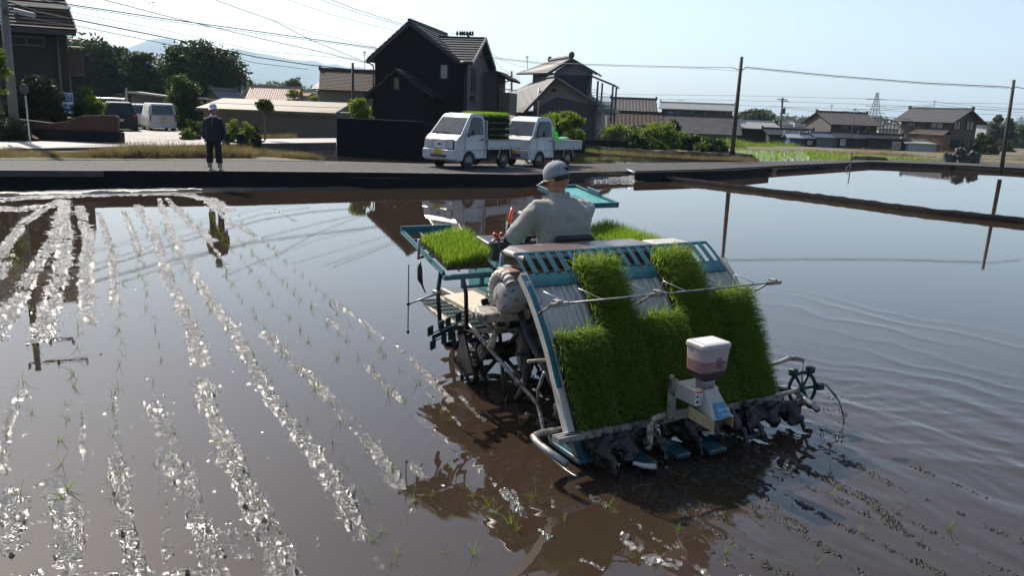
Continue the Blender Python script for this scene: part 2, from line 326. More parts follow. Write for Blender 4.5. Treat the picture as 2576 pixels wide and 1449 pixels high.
STR += [([MF.W(a_, .9-.2*k_, 0) for k_ in range(7)], .10, .8) for a_ in (.25, .5, 1.3)]
NR2, NC2 = 760, 1000
X, Yg = polar(NC2, NR2, 3.1, 31., 37); X = X.reshape(NR2, NC2); Yg = Yg.reshape(NR2, NC2)
Hm = np.full_like(X, 0.); wob = fbm(X*2.3, Yg*2.3, 61, 3)-.5; wob2 = fbm(X*9, Yg*9, 63, 3)-.5; wob3 = fbm(X*30, Yg*30, 65, 3, .6)-.5
for pl, hw, den in STR:
    hw *= .45 if hw < .2 else .37
    P = [np.array(q[:2]) if len(q) == 3 else G(*q)[:2] for q in pl]; D = np.full_like(X, 9.)
    for p, q in zip(P[:-1], P[1:]):
        lo = np.minimum(p, q)-hw*2-.3; hi = np.maximum(p, q)+hw*2+.3
        mk = (X > lo[0]) & (X < hi[0]) & (Yg > lo[1]) & (Yg < hi[1])
        if not mk.any(): continue
        d = q-p; L2 = d@d; x_ = X[mk]-p[0]; y_ = Yg[mk]-p[1]; tt = np.clip((x_*d[0]+y_*d[1])/L2, 0, 1)
        D[mk] = np.minimum(D[mk], np.hypot(x_-tt*d[0], y_-tt*d[1]))
    e = np.clip(1.06-(D/hw)*.62+wob*.8+wob2*1.3+wob3*2.0, 0, 1)*(1+.9*np.exp(-((D/hw-.85)/.22)**2)); e = e*den*np.clip(.55+1.2*vn(X*1.7, Yg*1.7, 5), 0, 1.1)
    Hm = np.maximum(Hm, e)
# splats around: sparse little clods on the left half
sp = np.clip((vn(X*11, Yg*11, 77)-.93)*14, 0, 1)*np.clip(vn(X*.9, Yg*.9, 12)*1.6-.4, 0, 1)
Hm = np.maximum(Hm, sp*.8)
sp2 = np.clip((vn(X*23+3, Yg*23, 78)-.945)*22, 0, 1)*np.clip(vn(X*.6+7, Yg*.6, 13)*1.5-.25, 0, 1)
Hm = np.maximum(Hm, sp2*.95*(X < 1.2))
clod = fbm(X*17, Yg*17, 71, 5, .62); clod2 = vn(X*55, Yg*55, 73)
Zm = -.010+np.minimum(Hm, 1.35)*.020+np.minimum(Hm, 1.35)*.030*(clod-.5)+Hm*.014*(clod2-.5)
# the machine tramples the strip it is on
keep = (Zm > -.002)
F = gridfaces(NR2, NC2); kf = keep.ravel()[F].any(1); F = F[kf]
us = np.unique(F); idx = np.full(X.size, -1); idx[us] = np.arange(len(us))
V = np.stack([X, Yg, Zm], -1).reshape(-1, 3)[us]
M_mud2 = mudmat('churned_mud', (.012, .0095, .008), .42, 1., 40, .012); M_mud2.node_tree.nodes['Principled BSDF'].inputs['IOR'].default_value = 1.38  # darker mud copy: the shade under and behind the machine is in its colour
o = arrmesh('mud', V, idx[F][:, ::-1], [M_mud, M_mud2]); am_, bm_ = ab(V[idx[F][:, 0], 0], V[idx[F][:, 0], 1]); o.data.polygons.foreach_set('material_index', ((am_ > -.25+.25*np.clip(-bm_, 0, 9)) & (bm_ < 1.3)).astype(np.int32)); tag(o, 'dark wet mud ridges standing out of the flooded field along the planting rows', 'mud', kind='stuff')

# land sheet behind the roads
def plate(name, pts, mt, drop=.35, kind='structure', **k):
    b_ = MB(); t = [np.array(p, float) for p in pts]; n_ = len(t)
    b_.add(t+[p-np.array([0, 0, drop]) for p in t], [tuple(range(n_))]+[(i, (i+1) % n_, n_+(i+1) % n_, n_+i) for i in range(n_)])
    o = b_.build(name, mt); tag(o, kind=kind, **k); return o
M_asph = mat('old_asphalt', (.036, .034, .033), .85, var=.6, scale=30, spec=.25, bump=.35, bscale=140, spots=[((.14, .13, .12), 20, .56, .04), ((.05, .05, .05), .8, .55, .2)], coord='Object')
M_conc = mat('pale_concrete_road', (.33, .315, .30), .8, var=.15, scale=2, bump=.15, bscale=30, spots=((.27, .25, .23), .9, .55, .15))
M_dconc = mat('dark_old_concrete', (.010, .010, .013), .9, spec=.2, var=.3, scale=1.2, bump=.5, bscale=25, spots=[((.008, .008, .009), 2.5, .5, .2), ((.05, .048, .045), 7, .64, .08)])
M_earth = mat('earth', (.10, .075, .048), .95, var=.35, scale=.9, bump=.5, bscale=12, spots=[((.06, .075, .025), .35, .5, .12), ((.2, .14, .075), .8, .56, .1)])
M_grav = mat('light_gravel', (.36, .33, .30), .9, var=.2, scale=3, bump=.3, bscale=60, spots=((.25, .22, .19), 1.1, .5, .2))
edge = [(-500, 424, .4), (0, 426, .4), (600, 430, .4), (1290, 438, .33), (1420, 434, .3), (1592, 430, .27), (1790, 425, .25), (1943, 417, .24), (2193, 406, .22), (2350, 412, .22), (2600, 424, .22), (3000, 440, .22)]
V = []; cols = 0
gy = [0., .0]
base = [G(u, v, z) for u, v, z in edge]
ys = [27, 31, 34, 40, 48, 60, 80, 100, 130, 200, 400, 1000, 3000, 9000]
rows = [[(p[0], p[1]+.15, .1) for p in base]]
for yy in ys:
    r_ = []
    for p in base:
        f = yy/ max(p[1], 1); d = p[:2]/p[1]; y2 = max(p[1]+.15+.02*(ys.index(yy)+1), yy); r_.append((d[0]*y2*(1.0), y2, T(0, y2)))
    rows.append(r_)
mb = MB(); W_ = len(base)
mb.add([q for r_ in rows for q in r_], [(i*W_+j, i*W_+j+1, (i+1)*W_+j+1, (i+1)*W_+j) for i in range(len(rows)-1) for j in range(W_-1)])
tag(mb.build('ground', M_earth, smooth=True), kind='structure')
# far floor so that nothing is open behind the frame edges
mb = MB(); mb.add([(-9000, -60, -.35), (9000, -60, -.35), (9000, 60, -.35), (-9000, 60, -.35), (9000, 200, -2.7), (-9000, 200, -2.7), (9000, 9000, -2.8), (-9000, 9000, -2.8)], [(0, 1, 2, 3), (3, 2, 4, 5), (5, 4, 6, 7)]); tag(mb.build('terrain', M_earth), kind='structure')

def PL(lst): return [G(u, v, z) for u, v, z in lst]
plate('road', PL([(-500, 424, .4), (0, 426, .4), (600, 430, .4), (1290, 438, .33), (1420, 434, .3), (1592, 430, .27), (1790, 425, .25), (1943, 417, .24), (2193, 406, .22), (2350, 412, .22), (2600, 424, .22), (3000, 440, .22),
      (3000, 420, .2), (2600, 412, .2), (2400, 404, .2), (2190, 402, .2), (1943, 405, .21), (1453, 412, .25), (1063, 411, .3), (806, 404, .36), (600, 403, .4), (0, 401, .4), (-500, 400, .4)]), M_asph, .5)
plate('verge', PL([(-500, 400, .41), (0, 401, .41), (600, 403, .41), (815, 404.5, .37), (690, 386, .37), (640, 377, .42), (0, 380, .44), (-500, 381, .44)]), M_earth, .5)
plate('village_road', PL([(-500, 376, .5), (0, 374, .5), (420, 366, .5), (640, 360, .48), (846, 357.5, .42), (846, 347, .42), (620, 349, .45), (420, 352, .47), (0, 355, .5), (-500, 356, .5)]), M_conc, .5)
plate('driveway', PL([(255, 353.5, .48), (620, 349.5, .455), (600, 341, .35), (470, 333, .2), (440, 326, .1), (320, 326, .1), (300, 336, .3), (240, 348, .47)]), M_grav, .6)
# concrete retaining walls: along the near field, and under the village road
def wallrun(name, pts, th, mt, label, cat, z0=-.3, cap=None, **k):
    """pts = top front edge points in the world; a wall with real thickness going back from it"""
    b_ = MB(); n_ = len(pts); F_ = []; vs = []
    for i, p in enumerate(pts):
        d = np.array(pts[min(i+1, n_-1)])-np.array(pts[max(i-1, 0)]); d[2] = 0; d /= np.linalg.norm(d); nb = np.array([-d[1], d[0], 0])
        p = np.array(p); vs += [p, p+nb*th, np.array([*(p+nb*th)[:2], z0]), np.array([p[0], p[1], z0])]
    for i in range(n_-1):
        a = i*4; b2 = a+4
        for j in range(4): F_.append((a+j, a+(j+1) % 4, b2+(j+1) % 4, b2+j))
    F_ += [(0, 1, 2, 3), tuple(4*(n_-1)+q for q in (3, 2, 1, 0))]
    b_.add(vs, F_); o = b_.build(name, mt, bevel=.015); tag(o, label, cat, **k); return o
M_lit_top = mat('worn_concrete_cap', (.10, .095, .09), .85, var=.5, scale=5, bump=.4, bscale=30, spots=((.02, .02, .02), 3, .55, .1))  # lighter than the wall concrete: sun on the wall top is put into the colour
wp = PL([(-500, 427, .41), (0, 429, .41), (262, 430.5, .41), (600, 432, .41), (950, 435, .37), (1290, 439.5, .335), (1420, 437, .3)])
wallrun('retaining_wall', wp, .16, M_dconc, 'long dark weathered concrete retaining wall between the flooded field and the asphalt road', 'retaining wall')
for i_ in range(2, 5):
    b_ = MB(); q0, q1 = np.array(wp[i_]), np.array(wp[i_+1]); b_.prism([q0+(0, -.012, .0), q0+(0, .17, .0), q0+(0, .17, .022), q0+(0, -.012, .022)], (q1-q0)*.994); tag(b_.build('wall_cap', M_lit_top, bevel=.006), ['weathered pale cap stones on the wall left of the woman', 'weathered pale cap stones on the wall right of the woman', 'weathered pale cap stones on the wall below the trucks'][i_-2], 'cap stone')  # added thin plates whose pale colour stands for sunlight along the top edge
b_ = MB(); q0, q1 = np.array(wp[3]), np.array(wp[5])
b_.prism([q0+(0, -.05, -.12), q0+(0, .0, -.12), q0+(0, .0, -.40), q0+(0, -.05, -.40)], q1-q0+np.array([0, 0, .0])); tag(b_.build('ledge', M_dconc), 'narrow concrete ledge running along the foot of the road retaining wall', 'ledge')
b_ = MB(); q0, q1 = np.array(wp[0]), np.array(wp[2]); b_.prism([q0+(0, -.10, .02), q0+(0, .12, .02), q0+(0, .12, -.12), q0+(0, -.10, -.12)], q1-q0); tag(b_.build('kerb', mat('kerb_concrete', (.06, .056, .053), .85, var=.25, scale=3, bump=.4, bscale=20)), 'raised concrete kerb on the left stretch of the retaining wall', 'kerb')
wallrun('retaining_wall', PL([(-500, 376.5, .5), (0, 374.5, .5), (420, 366.5, .5), (640, 360.5, .48), (845, 358, .42)]), .12, mat('road_edge_concrete', (.05, .048, .048), .9, var=.25, scale=1.5, bump=.4, bscale=14), 'concrete retaining wall below the pale village road behind the woman', 'retaining wall', z0=.05)
# block wall dividing the ditch on the right
bw = PL([(1602, 433, .30), (1700, 431.5, .3), (1843, 427.5, .3), (1937, 420, .31)])
wallrun('retaining_wall', bw, .12, M_dconc, 'black concrete wall with an angled end standing in the water beside the road on the right', 'retaining wall')
# the field dikes
def berm(name, line, w_, h, mt, label, cat='dike', seed=1, step=.12, z0=-.06, rough=.04):
    """a rounded earth bank along a ground polyline"""
    P = [np.array(p[:2]) for p in line]; seg = [np.linalg.norm(q-p) for p, q in zip(P[:-1], P[1:])]; L = sum(seg); n_ = max(6, int(L/step)); cs = np.concatenate([[0], np.cumsum(seg)])
    t = np.linspace(0, L, n_); cx_ = np.interp(t, cs, [p[0] for p in P]); cy_ = np.interp(t, cs, [p[1] for p in P])
    dx = np.gradient(cx_); dy = np.gradient(cy_); l_ = np.hypot(dx, dy); nx = -dy/l_; ny = dx/l_
    prof = np.linspace(-1, 1, 17); hz = np.clip(1.35*(1-np.abs(prof)**2.2), 0, 1)
    Xb = cx_[:, None]+nx[:, None]*prof*w_; Yb = cy_[:, None]+ny[:, None]*prof*w_
    nz = fbm(Xb*5, Yb*5, seed, 4)-.5; nz2 = fbm(Xb*1.2, Yb*1.2, seed+3, 2)-.5
    Zb = z0+hz[None, :]*(h-z0)*(1+nz2*.25)+nz*rough*2*hz[None, :]
    e = np.minimum(np.arange(n_), np.arange(n_)[::-1])/4.; Zb = z0+(Zb-z0)*np.clip(e, 0, 1)[:, None]
    o = arrmesh(name, np.stack([Xb+nz*rough, Yb+nz*rough, Zb], -1).reshape(-1, 3), gridfaces(n_, 17), mt); tag(o, label, cat); return o
M_dike = mat('dike_earth', (.006, .0052, .0045), .9, spec=.1, var=.4, scale=6, bump=.8, bscale=30, spots=((.035, .027, .018), 5, .64, .08))
L1 = [(1440, 446), (1530, 446), (1600, 448), (1727, 459), (1935, 485), (2144, 511), (2352, 539), (2575, 563), (2800, 590)]
berm('dike', [G(u, v) for u, v in L1], .22, .13, M_dike, 'long dark earth dike slanting across the flooded fields on the right', seed=4, rough=.03)
L2 = [(1938, 434), (2040, 425), (2144, 416), (2193, 410.5), (2260, 414), (2330, 420), (2450, 429), (2600, 440), (2900, 463)]
berm('dike', [G(u, v) for u, v in L2], .26, .15, M_dike, 'dark earth bank edging the far flooded field below the right hand road', seed=9, rough=.03)
berm('mud_heap', [G(u, v) for u, v in [(2150, 411), (2193, 410), (2250, 413)]], .75, .32, M_dike, 'heap of dark cut straw and mud at the corner of the far field', 'mud heap', seed=19, rough=.1)
berm('mud_heap', [G(u, v) for u, v in [(1440, 455), (1490, 452), (1560, 450), (1640, 455)]], .75, .13, M_dmud, 'lumpy grey mud bank at the field corner beside the trucks', 'mud heap', seed=29, rough=.07)
berm('mud_bank', [G(u, v, 0) for u, v in [(-80, 492), (140, 486), (280, 483), (575, 476), (950, 470), (1290, 463), (1420, 458)]], .22, .05, M_mud, 'narrow strip of wet mud piled against the foot of the long retaining wall', cat='mud bank', seed=53, rough=.03)
for i, u in enumerate((120, 262, 430, 600, 800, 990, 1160)):
    p = np.array([np.interp(u, [-500, 0, 262, 600, 950, 1290], [q[j] for q in wp[:6]]) for j in range(3)]); p = np.array(G(u, float(np.interp(u, [0, 262, 600, 950, 1290], [429, 430.5, 432, 435, 439.5])), float(p[2])))
# water behind the road
def sheet(name, pts, mt, kind='structure', **k):
    b_ = MB(); b_.poly(pts); o = b_.build(name, mt); tag(o, kind=kind, **k); return o
ZC = .14
sheet('paddy_water', PL([(735, 383, ZC), (850, 377, ZC), (1063, 382, ZC), (1300, 379, ZC), (1478, 383, ZC), (1570, 391, ZC), (1680, 398, ZC), (1800, 403, ZC), (1850, 405, ZC), (1800, 414, ZC), (1500, 419, ZC), (1063, 418, ZC), (800, 411, ZC)]), M_water)
berm('dike', [G(u, v, .12) for u, v in [(1300, 377), (1478, 381), (1560, 388), (1650, 394), (1760, 399), (1840, 402), (1905, 407)]], .8, .42, M_dike, 'weedy earth bank along the back of the small flooded field by the trucks', seed=39, z0=.08, rough=.08)
ZD = .10
D_ = PL([(1840, 391, ZD), (1846, 379.5, ZD), (2005, 381, ZD), (2144, 389, ZD), (2318, 400, ZD), (2385, 405, ZD), (2340, 409, ZD), (2193, 406, ZD), (1910, 406, ZD)])
# stubble strips further back
for i, (v0, v1, c) in enumerate([(372, 378, (.13, .105, .055)), (364, 371, (.19, .14, .08))]):
    pass
# mountains and hills
def ridge(name, prof, y, zb, mt, thick, seed, rough=.02):
    """a mountain range with real depth: prof = skyline in picture points"""
    n_ = 220; us = np.linspace(prof[0][0], prof[-1][0], n_); vs = np.interp(us, [p[0] for p in prof], [p[1] for p in prof])
    top = np.array([at(u, v, y) for u, v in zip(us, vs)]); K = 22
    t = np.linspace(-1, 1, K); V = []
    Xc = top[:, 0][:, None]+0*t; Yc = y+t[None, :]*thick+0*top[:, :1]; H_ = top[:, 2][:, None]-zb
    sh = np.clip(1-np.abs(t)**1.15, 0, 1)[None, :]
    nz = fbm(Xc/y*14+seed, Yc/y*14, seed, 5)-.5
    Zc = zb+H_*sh*(1+.55*nz*(1-sh)*1.5)+H_*nz*rough
    o = arrmesh(name, np.stack([Xc, Yc, Zc], -1).reshape(-1, 3), gridfaces(n_, K), mt); tag(o, kind='structure'); return o
M_mtn = mat('mountain_forest', (.035, .055, .035), .95, var=.3, scale=.002)
ridge('mountain', [(60, 235), (180, 175), (260, 140), (300, 124), (340, 112), (375, 97), (400, 91), (425, 91), (440, 97), (470, 112), (500, 122), (560, 150), (640, 190), (760, 236)], 5200, -5, M_mtn, 900, 3)
ridge('mountain', [(430, 215), (520, 140), (560, 132), (585, 121), (600, 118), (630, 125), (688, 134), (730, 144), (771, 149), (792, 148), (820, 159), (848, 157), (875, 166), (905, 164), (930, 176), (1000, 190), (1100, 225), (1200, 255)], 5900, -5, M_mtn, 800, 8)
ridge('hill', [(450, 200), (560, 190), (640, 194), (730, 208), (860, 224), (1000, 246)], 4200, -5, M_mtn, 300, 13)
ridge('hill', [(2380, 325), (2440, 312), (2480, 304), (2520, 301), (2576, 303), (2650, 298), (2800, 310)], 1700, -5, M_mtn, 250, 23)
# ================================================================ BUILDINGS
def tiles(b, A, B, C, D, pu=.30, pv=.28, amp=.03, step=.025, th=.07, k=0, ku=None):
    """tiled slope: A,B eave ends, C,D ridge ends (B-C and A-D are the rakes)"""
    A, B, C, D = [np.array(q, float) for q in (A, B, C, D)]
    n_ = np.cross(B-A, D-A); n_ /= np.linalg.norm(n_)
    if n_[2] < 0: n_ = -n_
    nu = max(1, int(np.linalg.norm(B-A)/pu)); nv = max(1, int(max(np.linalg.norm(D-A), np.linalg.norm(C-B))/pv))
    sub = 4 if amp > 0 else 1
    U = np.linspace(0, 1, nu*sub+1); wave = amp*np.array([0, .75, 1, .75])[np.arange(nu*sub+1) % 4] if amp > 0 else np.zeros(nu*sub+1)
    vs = []; lines = []
    for j in range(nv):
        for t, h in ((j/nv, step), ((j+1)/nv, 0)):
            L = A+(D-A)*t; Rr = B+(C-B)*t
            vs += [L+(Rr-L)*u+n_*(h+w_) for u, w_ in zip(U, wave)]
    W_ = len(U); fs = [(i*W_+j, i*W_+j+1, (i+1)*W_+j+1, (i+1)*W_+j) for i in range(2*nv-1) for j in range(W_-1)]
    b.add(vs, fs, k)
    q = [p-n_*.01 for p in (A, B, C, D)]
    b.prism(q, -n_*th, k=k if ku is None else ku)
def win(par, x0, x1, z0, z1, y=0., frame=None, glass=None, shut=None, mull=1, d=.07, name='window', axis='x', f=.06):
    """a window standing proud of a wall; its pane is a sub-part"""
    S = (lambda a, b_, c: (a, b_, c)) if axis == 'x' else (lambda a, b_, c: (b_, a, c))
    def bx(m_, a0, a1, b0, b1, c0, c1):
        p = S(a0, b0, c0); q = S(a1, b1, c1); m_.box(min(p[0], q[0]), max(p[0], q[0]), min(p[1], q[1]), max(p[1], q[1]), c0, c1)
    s = 1 if d > 0 else -1
    m_ = MB(); bx(m_, x0-f, x1+f, y, y-d, z0-f, z0); bx(m_, x0-f, x1+f, y, y-d, z1, z1+f); bx(m_, x0-f, x0, y, y-d, z0, z1); bx(m_, x1, x1+f, y, y-d, z0, z1)
    for i in range(mull): c = x0+(x1-x0)*(i+1)/(mull+1); bx(m_, c-f*.35, c+f*.35, y, y-d*.8, z0, z1)
    o = m_.build(name, frame or M_frame, par)
    m_ = MB(); bx(m_, x0, x1, y-.004*s, y-d*.35, z0, z1); m_.build('pane', glass or M_glass, o)
    if shut:
        m_ = MB(); bx(m_, x1+f+.005, x1+f+(x1-x0)*shut, y-.004*s, y-d*1.5, z0-f, z1+f); m_.build('shutter', M_shut, o)
    return o
M_frame = mat('window_frame', (.035, .032, .03), .4, .3); M_glass = mat('window_glass', (.035, .045, .055), .06, 0, var=.2, scale=1.5, spec=.8, ior=1.6)
M_curt = mat('curtained_glass', (.22, .23, .24), .15, var=.2, scale=3, spec=.8); M_shut = mat('shutter_brown', (.05, .04, .035), .6)
M_wfr = mat('white_frame', (.6, .6, .6), .4)
M_tile = mat('grey_roof_tiles', (.055, .055, .060), .6, var=.4, scale=5, spec=.35, detail=2)
M_tile2 = mat('brown_roof_tiles', (.07, .058, .053), .6, var=.4, scale=5, spec=.35, detail=2)
M_slate = mat('dark_roof_slates', (.014, .016, .022), .6, var=.25, scale=3, spec=.3)
def roofgable(b, x0, x1, y0, y1, ze, zr, axis='x', oh=.5, og=.4, kw=0, kr=1, kt=2, pu=.3, pv=.28, amp=.03, rx=None, ridgecap=True, wall=True, z0=0, sides=(1, 1), eo=None):
    """walls k=kw, roof k=kr.  axis: ridge direction"""
    if axis == 'x':
        ym = (y0+y1)/2 if rx is None else rx
        if wall: b.prism([(x0, y0, z0), (x0, y1, z0), (x0, y1, ze), (x0, ym, zr), (x0, y0, ze)], (x1-x0, 0, 0), k=kw)
        s = (zr-ze)/(ym-y0); s2 = (zr-ze)/(y1-ym); e = .06
        if sides[0]: tiles(b, (x0-og, y0-oh, ze-oh*s+e), (x1+og, y0-oh, ze-oh*s+e), (x1+og, ym, zr+e), (x0-og, ym, zr+e), pu, pv, amp, k=kr, ku=kt)
        if sides[1]: tiles(b, (x0-og, y1+oh, ze-oh*s2+e), (x1+og, y1+oh, ze-oh*s2+e), (x1+og, ym, zr+e), (x0-og, ym, zr+e), pu, pv, amp, k=kr, ku=kt)
        if ridgecap:
            b.box(x0-og-.02, x1+og+.02, ym-.12, ym+.12, zr+.04, zr+.26, k=kr)
            for xx in (x0-og, x1+og): b.box(xx-.10, xx+.10, ym-.17, ym+.17, zr, zr+.42, k=kr)
    else:
        xm = (x0+x1)/2 if rx is None else rx
        if wall: b.prism([(x0, y0, z0), (x1, y0, z0), (x1, y0, ze), (xm, y0, zr), (x0, y0, ze)], (0, y1-y0, 0), k=kw)
        s = (zr-ze)/(xm-x0); s2 = (zr-ze)/(x1-xm); e = .06
        if sides[0]: tiles(b, (x0-oh, y0-og, ze-oh*s+e), (x0-oh, y1+og, ze-oh*s+e), (xm, y1+og, zr+e), (xm, y0-og, zr+e), pu, pv, amp, k=kr, ku=kt)
        if sides[1]: tiles(b, (x1+oh, y0-og, ze-oh*s2+e), (x1+oh, y1+og, ze-oh*s2+e), (xm, y1+og, zr+e), (xm, y0-og, zr+e), pu, pv, amp, k=kr, ku=kt)
        if ridgecap:
            b.box(xm-.12, xm+.12, y0-og-.02, y1+og+.02, zr+.04, zr+.26, k=kr)
            for yy in (y0-og, y1+og): b.box(xm-.17, xm+.17, yy-.1, yy+.1, zr, zr+.42, k=kr)
class Bld:
    def __init__(s, name, u, v, y, z, yaw, label, cat='house', group=None):
        p = at(u, v, y); s.f = Fr((p[0], p[1], z), yaw); s.e = empty(name, s.f.o, R(yaw), label, cat, group); s.z = z
    def part(s, name, b, mt, **k): return b.build(name, mt, s.e, **k)
    def w(s, u0, v0, u1, v1, y=0., **k):
        a = s.f.front(u0, v0, y); b = s.f.front(u1, v1, y); return win(s.e, min(a[0], b[0]), max(a[0], b[0]), min(a[1], b[1]), max(a[1], b[1]), y, **k)
def tube_part(e, name, pts, r, mt, n=6): return MB().tube(pts, r, n).build(name, mt, e, smooth=True)

# ---- dark house in the middle
M_dark = mat('charcoal_render', (.0065, .0075, .011), .9, spec=.15, var=.12, scale=1.5, bump=.15, bscale=40); M_fascia = mat('dark_fascia', (.02, .021, .025), .5)
M_gfas = mat('grey_bargeboard', (.22, .21, .21), .5); M_taupe = mat('taupe_render', (.075, .064, .062), .85, var=.1, scale=2)
H = Bld('dark_house', 1171, 330, 50, -.2, -9, 'tall charcoal two-storey house with steep banded slate roof and a lower gabled annex')
f = H.f
xl = f.front(943, 200)[0]; xr = 0.; (xa, za) = f.front(1035, 52); (xel, zel) = f.front(943, 135); (xer, zer) = f.front(1161, 155)
gx = 2*xa-xl
zE = zel
b = MB(); b.prism([(xl, 0, 0), (xr, 0, 0), (xr, 0, zer+.05), (xer, 0, zer+.05), (xa, 0, za-.25), (xl, 0, zE)], (0, 8.2, 0)); H.part('wall', b, M_dark)
s1 = (za-zE)/(xa-xl); b = MB()
tiles(b, (xl-.35, -.45, zE-.35*s1), (xl-.35, 8.6, zE-.35*s1), (xa, 8.6, za), (xa, -.45, za), .4, .33, 0, .05, k=0, th=.14)
s2 = (za-zer)/(xer-xa)
tiles(b, (xer+.05, -.45, zer-.05*s2), (xer+.05, 8.6, zer-.05*s2), (xa, 8.6, za), (xa, -.45, za), .4, .33, 0, .05, k=0, th=.14)
b.box(xa-.1, xa+.1, -.48, 8.6, za-.02, za+.1)
H.part('roof', b, M_slate)
# wing roof: ridge across, slope towards us
(w0, zw) = f.front(1100, 93, 3.2); (w1, _) = f.front(1201, 93, 3.2); zwe = f.front(1190, 156, -.35)[1]
b = MB(); tiles(b, (xer-.1, -.42, zwe), (xr+.42, -.42, zwe), (xr+.42, 3.2, zw), (w0-.1, 3.2, zw), .5, .42, 0, .06, th=.13)
tiles(b, (xer-.1, 6.8, zwe), (xr+.42, 6.8, zwe), (xr+.42, 3.2, zw), (w0-.1, 3.2, zw), .5, .42, 0, .06, th=.13)
b.box(w0-.3, xr+.43, 3.1, 3.3, zw-.02, zw+.08); H.part('roof', b, M_slate)
b = MB(); b.prism([(xr-.02, .0, zwe), (xr-.02, 3.2, zw-.2), (xr-.02, 6.4, zwe), (xr-.02, 6.4, 0), (xr-.02, 0, 0)], (.05, 0, 0)); H.part('wall', b, M_taupe)
b = MB(); b.bar((xr+.45, -.45, zwe-.05), (xr+.45, 3.2, zw), .06, .2); b.bar((xr+.45, 6.85, zwe-.05), (xr+.45, 3.2, zw), .06, .2); H.part('bargeboard', b, M_gfas)
b = MB(); b.bar((xl-.36, -.47, zE-.5), (xa, -.47, za-.12), .05, .22); H.part('bargeboard', b, M_fascia)
b = MB(); b.bar((xa, -.47, za-.12), (xer, -.47, zer-.05), .05, .22); H.part('bargeboard', b, M_fascia)
tube_part(H.e, 'gutter', [(xl-.4, -.4, zE-.42), (xl-.4, 8.4, zE-.42)], .07, M_fascia); tube_part(H.e, 'downpipe', [(xl-.36, -.2, zE-.45), (xl-.06, -.08, zE-.75), (xl-.06, -.08, .1)], .045, M_fascia)
tube_part(H.e, 'downpipe', [(xr-.1, -.07, zwe-.1), (xr-.1, -.07, .1)], .045, M_fascia); tube_part(H.e, 'gutter', [(xer-.1, -.46, zwe-.03), (xr+.4, -.46, zwe-.03)], .07, M_fascia)
H.w(1110, 163, 1125, 196, 0, frame=M_fascia, glass=M_curt, mull=0)
# annex
(an0, zn0) = f.front(925, 238, -2.); (anp, znp) = f.front(999, 172, -2.); (an1, zn1) = f.front(1098, 242, -2.)
b = MB(); b.prism([(an0+.3, -2, 0), (an1-.7, -2, 0), (an1-.7, -2, zn1+.4), (anp, -2, znp-.1), (an0+.3, -2, zn0+.2)], (0, 2.0-.003, 0)); H.part('annex_wall', b, M_dark)
b = MB(); tiles(b, (an0-.15, -2.4, zn0-.1), (an0-.15, 0, zn0-.1), (anp, 0, znp), (anp, -2.4, znp), .4, .33, 0, .05, th=.12); tiles(b, (an1, -2.4, zn1), (an1, 0, zn1), (anp, 0, znp), (anp, -2.4, znp), .4, .33, 0, .05, th=.12); H.part('annex_roof', b, M_slate)
H.w(993, 197, 1003, 222, -2., frame=M_fascia, glass=mat('amber_glass', (.16, .12, .05), .2), mull=0)
tube_part(H.e, 'downpipe', [(an0-.1, -2.3, zn0-.25), (an0+.25, -2.08, zn0-.5), (an0+.25, -2.08, .1)], .045, M_fascia)
# right flank: louvres, bay, balcony
b = MB(); b.box(xr+.03, xr+.9, 5.0, 8.2, .9, zwe-.3); H.part('wall', b, M_taupe)
b = MB(); b.box(xr+.9, xr+1.75, 5.1, 8.2, 2.05, 3.35); b.box(xr+.9, xr+1.75, 5.1, 8.2, 1.93, 2.04); H.part('balcony', b, mat('beige_render', (.10, .085, .075), .85, var=.1, scale=2))
b = MB(); b.tube([(xr+.9, 5.12, 3.55), (xr+1.72, 5.12, 3.55), (xr+1.72, 8.1, 3.55)], .03); [b.tube([(xr+.95+i*.38, 5.12, 3.3), (xr+.95+i*.38, 5.12, 3.55)], .02) for i in range(3)]; H.part('balcony_rail', b, M_gfas)
b = MB()
for i in range(4): b.box(xr+.032, xr+.10, 1.1+i*.35, 1.22+i*.35, 3.2, zwe-.25)
H.part('louvre', b, M_fascia)
b = MB(); b.box(xr+.032, xr+.35, .9, 2.6, 2.75, 3.0); b.box(xr+.032, xr+.5, .8, 2.7, 1.75, 1.82); H.part('awning', b, M_fascia)
b = MB(); tiles(b, (xr+1.9, 4.6, 4.15), (xr+1.9, 8.6, 4.15), (xr+.7, 8.6, 4.75), (xr+.7, 4.6, 4.75), .4, .33, 0, .05, th=.12); H.part('roof', b, M_slate)
tube_part(H.e, 'downpipe', [(xr+1.75, 4.75, 4.1), (xr+1.0, 4.95, 3.85), (xr+1.0, 4.95, 1.9)], .045, M_fascia)
# ---- dark wall in front of it
BW = Bld('block_wall', 1063, 383, 31, .05, -14, 'plain black garden wall in front of the charcoal house', 'wall')
x_, z_ = BW.f.front(847, 299); b = MB(); b.box(x_, 0, 0, .15, 0, z_); b.box(x_-.02, .0, -.02, .17, z_, z_+.05); BW.part('panel', b, M_dark, bevel=.01)
x2, z2 = BW.f.front(1110, 345); b = MB(); b.box(.003, x2, .0, .15, 0, z_*.97); BW.part('panel', b, M_dark)

